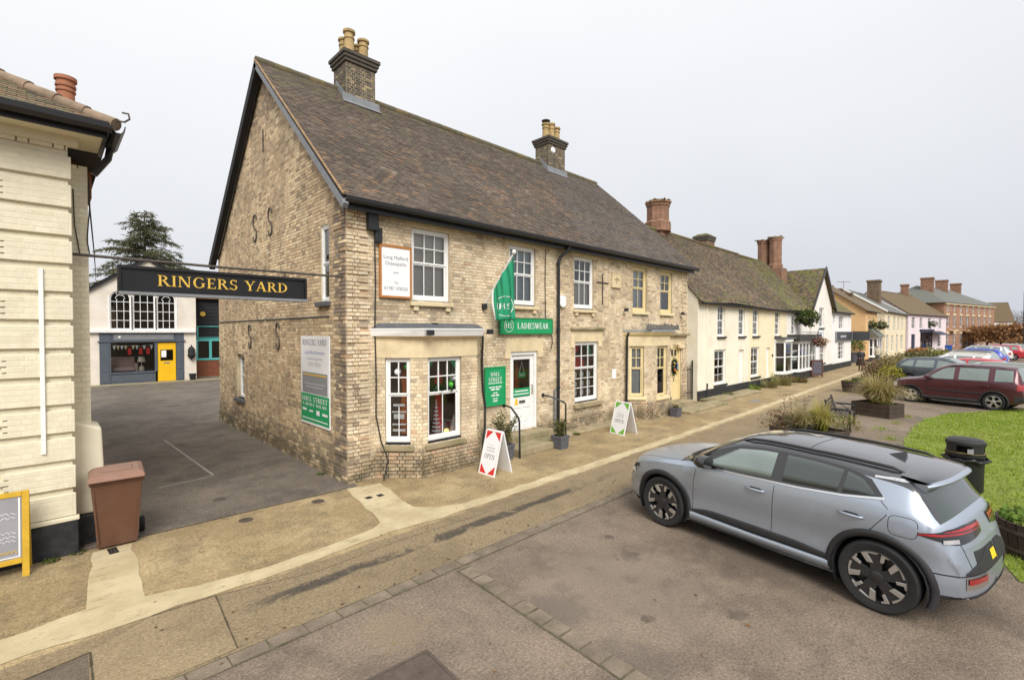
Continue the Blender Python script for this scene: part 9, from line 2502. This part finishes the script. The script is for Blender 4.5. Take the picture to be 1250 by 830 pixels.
m_ = MB(); m_.lathe([(0.16, 0.70), (0.16, 0.89)], (12.35, 0.42, 0), 16); m_.build('inner_sleeve', 'liner', lbn)
m_ = MB(); a = rad(205); m_.fbox(Fr((12.35 + 0.288 * math.cos(a) - 0.05, 0.42 + 0.288 * math.sin(a), 0), (-math.sin(a) * -1, math.cos(a) * -1, 0)), 0.0, 0.09, 0.765, 0.85, 0.0, 0.006); m_.build('notice', 'printgrey', lbn)
m_ = MB(); m_.lathe([(0.288, 0.738), (0.29, 0.745), (0.288, 0.75)], (12.35, 0.42, 0), 28); m_.build('band', M('dull gold', (0.16, 0.12, 0.05), 0.6, 0.2, 9), lbn)

# half barrel with leafy plants at the lawn edge
MAT['barrel'] = M('dark barrel stave', (0.062, 0.045, 0.038), 0.75, 0.25, 6)
def barrel(x, y, r, h, label, plabel, cols, n=200, ph=0.16, oval=1.0, leaf=0.07):
 t = thing('half_barrel', label, 'planter', (x, y, 0), 0, 'half barrel planters')
 ns = 22
 for k in range(ns):
  a0, a1 = 6.2832 * k / ns + 0.012, 6.2832 * (k + 1) / ns - 0.012; m_ = MB()
  ra_ = lambda z: r * (0.84 + 0.16 * z)
  rows = [[(x + ra_(z) * math.cos(a), y + oval * ra_(z) * math.sin(a), 0.005 + h * z) for z in (0, 0.35, 0.7, 1.0)] + [(x + (ra_(z) - 0.03) * math.cos(a), y + oval * (ra_(z) - 0.03) * math.sin(a), 0.005 + h * z) for z in (1.0, 0.7)] for a in (a0, a1)]
  m_.grid(rows); m_.build('stave', 'barrel', t, recalc=False, smooth=False)
 for z in (0.2, 0.72):
  m_ = MB(); rr = r * (0.84 + 0.16 * z) + 0.006; m_.lathe([(rr - 0.002, h * z), (rr + 0.003, h * z), (rr + 0.005, h * z + 0.04), (rr, h * z + 0.04)], (x, y, 0), 32, sy=oval); m_.build('hoop', 'iron', t, smooth=True)
 m_ = MB(); m_.lathe([(0.0, h * 0.86), (r * 0.95, h * 0.86)], (x, y, 0), 24, sy=oval); m_.build('soil', 'soil', t)
 m_ = MB(); pts = []
 for _ in range(n):
  a = R.uniform(0, 6.28); q = r * 0.92 * math.sqrt(R.random()); pts.append((x + q * math.cos(a), y + oval * q * math.sin(a), h * 0.9 + R.random() * ph))
 leaves(m_, pts, leaf, cols, R, 1.4)
 o = m_.build('bedding_plant', 'leaf', recalc=False, loc=(x, y, h * 0.88)); tag(o, plabel, 'plant', 'leafy plants in the half barrels')
LEAFG = [(0.12, 0.20, 0.03), (0.17, 0.26, 0.045), (0.22, 0.30, 0.06), (0.09, 0.15, 0.025)]
barrel(9.42, -0.42, 0.44, 0.47, 'dark half barrel planter at the lawn edge behind the silver car', 'fresh green leafy plants in the half barrel behind the silver car', LEAFG, 260)
barrel(28.6, 5.0, 0.55, 0.52, 'dark half barrel nearest the bench on the pavement side', 'low green plants in the half barrel nearest the bench', [(0.10, 0.13, 0.03), (0.14, 0.16, 0.04)], 300, 0.08)
barrel(30.6, 4.9, 0.55, 0.52, 'dark half barrel just beyond the nearest pavement barrel', 'low green plants in the second pavement barrel', [(0.10, 0.13, 0.03), (0.14, 0.16, 0.04)], 300, 0.08)
DARKB = [(0.12, 0.14, 0.05), (0.17, 0.17, 0.06), (0.26, 0.19, 0.10), (0.09, 0.10, 0.04)]
YELB = [(0.32, 0.28, 0.03), (0.25, 0.25, 0.04), (0.20, 0.22, 0.04), (0.38, 0.32, 0.05)]
box_planter(33.6, 4.55, 0.6, 0.9, 0.45, 0.0, 'timber planter with yellow and russet shrubs beside the blue-grey car')
bush(33.2, 4.2, 0.4, 0.62, 0.75, 600, 'bright yellow-green shrub in the planter beside the blue-grey car', YELB, 0.07)
bush(33.3, 5.0, 0.4, 0.55, 0.95, 520, 'pink and russet shrub next to the yellow-green one', [(0.26, 0.13, 0.08), (0.35, 0.2, 0.14), (0.12, 0.11, 0.04), (0.08, 0.07, 0.03)], 0.07)
bush(35.6, 4.7, 0.3, 0.95, 1.35, 900, 'tall brownish green shrub behind the yellow-green one', [(0.22, 0.18, 0.08), (0.28, 0.22, 0.10), (0.16, 0.14, 0.06), (0.34, 0.26, 0.14)], 0.08)
grass_plant(38.0, 4.9, 0.3, 1.5, 1.1, 500, 'straw grass fountain behind the tall brownish shrub', width=0.02, r0=0.3)
box_planter(39.5, 4.9, 0.8, 1.2, 0.5, 0.0, 'timber planter before the white hatchback with straw grass and yellow shrubs')
bush(40.5, 4.6, 0.4, 0.9, 0.7, 500, 'yellow shrub beyond the straw grass fountain', YELB, 0.09)
bush(44.0, 5.3, 0.2, 1.2, 0.8, 700, 'dark green shrub along the pavement beyond the yellow shrub', DARKB, 0.11)
bush(50.0, 5.6, 0.2, 1.4, 0.75, 700, 'olive green shrub along the pavement before the pale cream house', [(0.18, 0.19, 0.07), (0.25, 0.22, 0.09), (0.32, 0.27, 0.13)], 0.13)
bush(62.0, 5.6, 0.2, 1.7, 0.8, 800, 'dark hedge-like shrub before the pink shop', DARKB, 0.16)
bush(66.0, 4.8, 0.2, 1.7, 1.0, 800, 'yellow-green shrub before the pink shop', [(0.34, 0.31, 0.08), (0.24, 0.24, 0.06), (0.16, 0.17, 0.05)], 0.16)
bush(64.5, 5.9, 0.3, 1.1, 1.0, 500, 'orange-brown shrub left of the yellow-green one before the pink shop', [(0.42, 0.17, 0.04), (0.34, 0.16, 0.05), (0.22, 0.13, 0.05)], 0.15)
x, y = on_ray(1043, 46); bush(x, y, 1.2, 0.95, 1.3, 500, 'rounded green shrub in a pot beside the woman in black', [(0.09, 0.15, 0.03), (0.13, 0.2, 0.04), (0.06, 0.1, 0.025)], 0.12)
m_ = MB(); m_.lathe([(0.45, 0.005), (0.6, 0.9), (0.66, 0.92), (0.66, 1.0), (0.55, 1.0), (0.5, 0.9), (0, 0.9)], (x, y, 0), 18); mesh_thing(m_, 'plant_pot', 'planter', 'dark round pot holding the rounded green shrub', 'pot', (x, y, 0))
m_ = MB(); bx, by = on_ray(1158, 74); m_.box((bx - 0.5, by - 0.4, 0.0), (bx + 0.5, by + 0.4, 0.75)); m_.box((bx - 0.55, by - 0.45, 0.76), (bx + 0.55, by + 0.45, 0.85)); mesh_thing(m_, 'grit_bin', M('blue plastic', (0.03, 0.10, 0.42), 0.5, 0.1, 4), 'bright blue lidded box at the corner of the pink shop', 'box', (bx, by, 0), bevel=0.04)

# weeds at the wall feet and before the cottages
WEED = [(0.10, 0.14, 0.03), (0.14, 0.18, 0.03), (0.08, 0.10, 0.03)]
def weed(x, y, n, h, sp, label, cols=WEED, r0=0.08, w_=0.01):
 m_ = MB(); tuft(m_, (x, y, 0.004), n, h, sp, cols, w_, 0.6, 3, R, r0); tag(m_.build('weed', 'leaf', recalc=False, loc=(x, y, 0)), label, 'weed', 'weeds and tufts along the wall feet')
weed(0.02, 8.60, 50, 0.07, 0.08, 'small green weed at the black plinth beside the yellow board')
weed(0.28, 8.66, 40, 0.06, 0.08, 'tiny weeds between the black plinth and the brown bin')
weed(4.08, 9.9, 50, 0.07, 0.08, 'small weeds along the foot of the gable wall')
weed(22.6, 8.75, 160, 0.30, 0.25, 'green tuft under the first lower window of the cream cottage', r0=0.22)
weed(25.6, 8.6, 200, 0.42, 0.32, 'bright green plant right of the cream cottage door', [(0.16, 0.24, 0.03), (0.2, 0.27, 0.04)], r0=0.26)
weed(27.6, 8.6, 260, 0.62, 0.5, 'tan grasses under the lower window of the yellow cottage', [(0.3, 0.26, 0.13), (0.2, 0.2, 0.07), (0.26, 0.24, 0.1)], r0=0.4, w_=0.014)
weed(29.4, 8.5, 300, 0.8, 0.6, 'taller tan grasses beside the yellow cottage door', [(0.34, 0.29, 0.15), (0.24, 0.23, 0.09), (0.28, 0.26, 0.1)], r0=0.5, w_=0.016)
weed(31.6, 8.2, 200, 0.5, 0.4, 'russet and green plants before the yellow cottage bay', [(0.22, 0.12, 0.04), (0.14, 0.16, 0.04)], r0=0.4, w_=0.016)
weed(20.3, 8.7, 130, 0.2, 0.2, 'grass at the corner of the cream cottage by the railing gate', r0=0.3)
weed(11.0, 8.55, 70, 0.10, 0.12, 'small green weed under the square shop window', r0=0.1)
m_ = MB(); m_.prism([(20.1, 9.0, 0.0), (20.1, 8.2, 0.0), (25.2, 8.15, 0.0), (25.6, 8.98, 0.0)], (0, 0, 0.09)); tag(m_.build('path_edging', 'stone_mossy', bevel=0.02), 'low mossy stone ledge before the cream cottage', kind='structure')

# people: one continuous skinned body each
def person(label, loc, rz, height, stride, coat, skirt, legs, hair, skin, arms, pants, hat=None, lean=0.0):
 t = thing('person', label, 'person', loc, rz, 'people walking on the pavement')
 k = height / 1.72
 J = {'pel': (0, 0, 0.95), 'wst': (0.01 + lean * 0.3, 0, 1.10), 'chs': (0.02 + lean, 0, 1.30), 'nck': (0.03 + lean * 1.3, 0, 1.47), 'hed': (0.05 + lean * 1.6, 0, 1.56), 'top': (0.05 + lean * 1.6, 0, 1.66)}
 for sg, nm in ((1, 'L'), (-1, 'R')):
  J['hip' + nm] = (0, sg * 0.09, 0.90); s_ = stride * sg
  J['kne' + nm] = (s_ * 0.5 + 0.04, sg * 0.10, 0.50); J['ank' + nm] = (s_ * 0.9 - 0.03, sg * 0.10, 0.10); J['toe' + nm] = (s_ * 0.9 + 0.13, sg * 0.11, 0.035)
  J['sho' + nm] = (0.02 + lean, sg * 0.18, 1.40); J['elb' + nm] = (arms[0] * -sg + lean, sg * 0.25, 1.14); J['wri' + nm] = (arms[1] + arms[0] * -sg * 1.2, sg * (0.22 - arms[2]), 0.93 + arms[3]); J['han' + nm] = (arms[1] * 1.25 + 0.03 + arms[0] * -sg * 1.3, sg * (0.20 - arms[2] * 1.4), 0.86 + arms[3] * 1.2)
 E_ = [('pel', 'wst'), ('wst', 'chs'), ('chs', 'nck'), ('nck', 'hed'), ('hed', 'top')]
 for nm in 'LR': E_ += [('pel', 'hip' + nm), ('hip' + nm, 'kne' + nm), ('kne' + nm, 'ank' + nm), ('ank' + nm, 'toe' + nm), ('chs', 'sho' + nm), ('sho' + nm, 'elb' + nm), ('elb' + nm, 'wri' + nm), ('wri' + nm, 'han' + nm)]
 rr = {'pel': (0.13, 0.15), 'wst': (0.115, 0.14), 'chs': (0.12, 0.16), 'nck': (0.055, 0.055), 'hed': (0.088, 0.08), 'top': (0.07, 0.065), 'hip': (0.095, 0.095), 'kne': (0.06, 0.06), 'ank': (0.04, 0.04), 'toe': (0.035, 0.045), 'sho': (0.06, 0.06), 'elb': (0.045, 0.045), 'wri': (0.033, 0.033), 'han': (0.036, 0.03)}
 names = list(J); me = bpy.data.meshes.new('body'); me.from_pydata([tuple(c_ * k for c_ in J[n_]) for n_ in names], [(names.index(a), names.index(b)) for a, b in E_], [])
 o = bpy.data.objects.new('body', me); COL.objects.link(o)
 md = o.modifiers.new('skin', 'SKIN')
 for i, n_ in enumerate(names):
  q = rr.get(n_[:3]); me.skin_vertices[0].data[i].radius = (q[0] * k, q[1] * k); me.skin_vertices[0].data[i].use_root = (n_ == 'pel')
 sb = o.modifiers.new('sub', 'SUBSURF'); sb.levels = 2; sb.render_levels = 2
 dgx = bpy.context.evaluated_depsgraph_get(); m2 = bpy.data.meshes.new_from_object(o.evaluated_get(dgx)); bpy.data.objects.remove(o)
 ob = bpy.data.objects.new('body', m2); COL.objects.link(ob); ob.parent = t
 m2.materials.clear()
 for mm in (coat, legs, skin, pants): m2.materials.append(mm)
 for p in m2.polygons:
  z = p.center.z / k; y_ = abs(p.center.y) / k
  p.material_index = 2 if z > 1.45 else (1 if z < 0.12 else (3 if z < 0.88 and y_ < 0.19 else (2 if (z < 0.90 + arms[3] * 1.1 and y_ > 0.13) else 0)))
  p.use_smooth = True
 hx, hz = (0.05 + lean * 1.6) * k, 1.60 * k
 m_ = MB(); prof = [(0.0, 0.105), (0.06, 0.09), (0.09, 0.04), (0.098, -0.02), (0.085, -0.07)]
 m_.lathe([(a * k, b * k) for a, b in prof], (hx - 0.018 * k, 0, hz + 0.01 * k), 16, sx=1.05); m_.build('hair', hair, t, local=True, smooth='all')
 m_ = MB(); m_.lathe([(0, -0.016), (0.013, -0.01), (0.016, 0), (0.008, 0.014), (0, 0.016)], (hx + 0.088 * k, 0, hz - 0.02 * k), 8); m_.build('nose', skin, t, local=True, smooth='all')
 for sg in (1, -1):
  m_ = MB(); m_.lathe([(0, -0.009), (0.009, 0), (0, 0.009)], (hx + 0.078 * k, sg * 0.03 * k, hz + 0.005 * k), 8); m_.build('eye', 'blackmatt', t, local=True)
  m_ = MB(); m_.lathe([(0, -0.028), (0.012, -0.01), (0.014, 0.012), (0, 0.028)], (hx, sg * 0.085 * k, hz - 0.01 * k), 8); m_.build('ear', skin, t, local=True)
 m_ = MB(); m_.box((hx + 0.075 * k, -0.022, hz - 0.062 * k), (hx + 0.086 * k, 0.022, hz - 0.054 * k)); m_.build('mouth', M('lips', (0.35, 0.12, 0.1), 0.6, 0, 1), t, local=True)
 for sg, nm in ((1, 'L'), (-1, 'R')):
  hb = Vector(J['han' + nm]) * k
  for f in range(4):
   m_ = MB(); yy = (f - 1.5) * 0.016; m_.tube([hb + Vector((yy, 0, 0.01)), hb + Vector((yy * 1.2 + 0.006, -sg * 0.008, -0.045)), hb + Vector((yy * 1.1 + 0.010, -sg * 0.022, -0.08 + 0.008 * abs(f - 1.3)))], [0.009, 0.008, 0.006], 5); m_.build('finger', skin, t, local=True)
  m_ = MB(); m_.tube([hb + Vector((0.02, 0, 0.02)), hb + Vector((0.045, -sg * 0.01, -0.01)), hb + Vector((0.05, -sg * 0.015, -0.04))], [0.011, 0.009, 0.007], 5); m_.build('thumb', skin, t, local=True)
 if skirt:
  m_ = MB(); n = 26; rows = []
  for (z, r_) in ((1.04, 0.175), (0.95, 0.205), (0.75, 0.25), (0.55, 0.295), (0.42, 0.325)): rows.append([((r_ * 0.9 + 0.018 * math.sin(q * 5) * (1.1 - z)) * math.cos(6.2832 * q / n) * k, (r_ + 0.018 * math.sin(q * 5) * (1.1 - z)) * math.sin(6.2832 * q / n) * k, z * k) for q in range(n)])
  m_.grid(rows, close=True); m_.build('skirt', skirt, t, local=True, smooth='all')
 m_ = MB(); n = 24; rows = []
 zz = ((0.93, 0.19, 0.165), (1.05, 0.185, 0.155), (1.2, 0.20, 0.155), (1.34, 0.205, 0.145), (1.43, 0.14, 0.10), (1.475, 0.075, 0.07))
 for (z, ry_, rx_) in zz: rows.append([((0.02 + lean * (z - 0.93) * 2) * k + rx_ * math.cos(6.2832 * q / n) * k, ry_ * math.sin(6.2832 * q / n) * k, z * k) for q in range(n)])
 m_.grid(rows, close=True); m_.build('jacket', coat, t, local=True, smooth='all')
 return t
skin_ = M('skin', (0.55, 0.33, 0.24), 0.6, 0.05, 8)
person('woman in a black padded jacket and long dark brown skirt on the pavement', (44.0, 7.3, 0), rad(185), 1.72, 0.16, M('black padded jacket', (0.02, 0.022, 0.028), 0.5, 0.3, 9), M('dark brown skirt', (0.035, 0.022, 0.018), 0.9, 0.2, 5), M('dark boots', (0.02, 0.015, 0.013), 0.6, 0.1, 5), M('dark red hair', (0.14, 0.055, 0.03), 0.7, 0.2, 20), skin_, (0.06, 0.16, 0.10, 0.12), M('dark tights', (0.03, 0.022, 0.022), 0.8, 0.1, 5))
person('man in a pale beige jacket and blue jeans walking away beyond the woman', (51.5, 7.35, 0), rad(8), 1.80, 0.20, M('beige jacket', (0.48, 0.43, 0.33), 0.85, 0.1, 8), None, M('grey shoes', (0.1, 0.1, 0.1), 0.7, 0.1, 5), M('grey hair', (0.35, 0.33, 0.31), 0.8, 0.2, 20), skin_, (0.08, 0.05, 0.02, 0.0), M('blue jeans', (0.07, 0.10, 0.18), 0.85, 0.15, 8))

# clipped brown-leaved trees and the far trees
def pleached(x, y, label, n=2600, w_=3.2):
 t = thing('beech_tree', label, 'tree', (x, y, 0), 0, 'clipped brown-leaved trees at the end of the parking')
 m_ = MB(); m_.tube([(x, y, 0), (x + 0.05, y, 1.4), (x, y, 2.6)], [0.16, 0.12, 0.08], 7)
 for k in range(9):
  a = k * 0.7; m_.tube([(x, y, 1.5 + 0.12 * k), (x + math.cos(a) * 1.2, y + math.sin(a) * 1.2, 2.0 + 0.15 * k), (x + math.cos(a) * w_ * 0.8, y + math.sin(a) * w_ * 0.8, 2.3 + 0.18 * k)], [0.06, 0.04, 0.015], 5)
 m_.build('trunk', 'bark', t)
 m_ = MB(); pts = []
 for _ in range(n):
  px, py = R.uniform(-1, 1), R.uniform(-1, 1); pz = R.uniform(0, 1)
  if vnoise(px * 3 + x, pz * 4 + py * 3) < 0.34: continue
  pts.append((x + px * w_, y + py * w_, 1.5 + pz * (2.0 + 1.1 * vnoise(px * 2.5 + x, py * 2.5 + y)) - 0.5 * (px * px)))
 leaves(m_, pts, 0.26, [(0.27, 0.14, 0.06), (0.34, 0.18, 0.08), (0.20, 0.11, 0.055), (0.40, 0.23, 0.11)]); m_.build('crown', 'leaf', t, recalc=False)
for i, (u, dpt) in enumerate(((1205, 82), (1222, 80), (1238, 78), (1256, 76))):
 x, y = on_ray(u, dpt); pleached(x, y, ('leftmost', 'second from the left', 'third from the left', 'rightmost')[i] + ' of the clipped brown-leaved trees beyond the cars')
def bare_tree(x, y, h, label):
 t = thing('bare_tree', label, 'tree', (x, y, 0), 0, 'far bare winter trees'); m_ = MB(); rb = random.Random(int(x))
 def br(p, d, L, r_, dep):
  e_ = p + d * L; m_.tube([p, p.lerp(e_, 0.5) + Vector((rb.gauss(0, L * 0.04), rb.gauss(0, L * 0.04), 0)), e_], [r_, r_ * 0.8, r_ * 0.55], 4)
  if dep > 0:
   for _ in range(3 if dep > 2 else 4):
    nd = (d + Vector((rb.gauss(0, 0.5), rb.gauss(0, 0.5), rb.gauss(0.1, 0.3)))).normalized(); br(p.lerp(e_, rb.uniform(0.5, 1)), nd, L * rb.uniform(0.6, 0.8), r_ * 0.55, dep - 1)
 br(Vector((x, y, 0)), Vector((0, 0, 1)), h * 0.32, h * 0.02, 5); m_.build('trunk', M('grey bark', (0.13, 0.11, 0.10), 0.95, 0.2, 3), t, recalc=False)
for i, (u, dpt, h) in enumerate(((1236, 150, 11), (1246, 160, 13), (1256, 150, 13))):
 x, y = on_ray(u, dpt); bare_tree(x, y, h, ('smallest far bare tree beside the far white house', 'middle far bare tree behind the clipped trees', 'far bare tree at the picture edge')[i])
x, y = on_ray(1249.5, 60); bnr = thing('banner_post', 'tall post with a purple banner at the far edge of the parking', 'banner', (x, y, 0))
m_ = MB(); m_.tube([(x, y, 0), (x, y, 8.0)], 0.06, 8); m_.build('post', 'black', bnr); m_ = MB(); m_.box((x + 0.02, y - 0.9, 5.0), (x + 0.05, y - 0.07, 7.8)); m_.build('banner', M('purple cloth', (0.12, 0.05, 0.28), 0.8, 0.1, 4), bnr)

# fallen leaves and grit on the ground
rl = random.Random(77); m_ = MB(); pts = []
for _ in range(420):
 k = rl.random()
 if k < 0.35: px, py = rl.uniform(-1, 18), 4.95 + abs(rl.gauss(0, 0.25))
 elif k < 0.6: px, py = rl.uniform(4.8, 20), 8.6 - abs(rl.gauss(0, 0.35))
 elif k < 0.8: px, py = rl.uniform(0.5, 9), rl.uniform(1.0, 8)
 else: px, py = rl.uniform(10, 24), rl.uniform(1.6, 4.8)
 pts.append((px, py, 0.016))
for p in pts:
 a = rl.uniform(0, 6.28); s_ = rl.uniform(0.010, 0.028); c_, n_ = math.cos(a) * s_, math.sin(a) * s_
 m_.add([(p[0] - c_, p[1] - n_, p[2]), (p[0] + n_ * 0.5, p[1] - c_ * 0.5, p[2] + rl.uniform(0, 0.012)), (p[0] + c_, p[1] + n_, p[2] + rl.uniform(0, 0.008)), (p[0] - n_ * 0.5, p[1] + c_ * 0.5, p[2])], [(0, 1, 2, 3)], 0, rl.choice([(0.22, 0.11, 0.04), (0.14, 0.08, 0.04), (0.30, 0.20, 0.06), (0.10, 0.07, 0.04), (0.25, 0.22, 0.16)]))
tag(m_.build('fallen_leaves', 'leaf', recalc=False, kind='stuff'), 'small brown fallen leaves scattered over the pavement and asphalt', 'leaves')
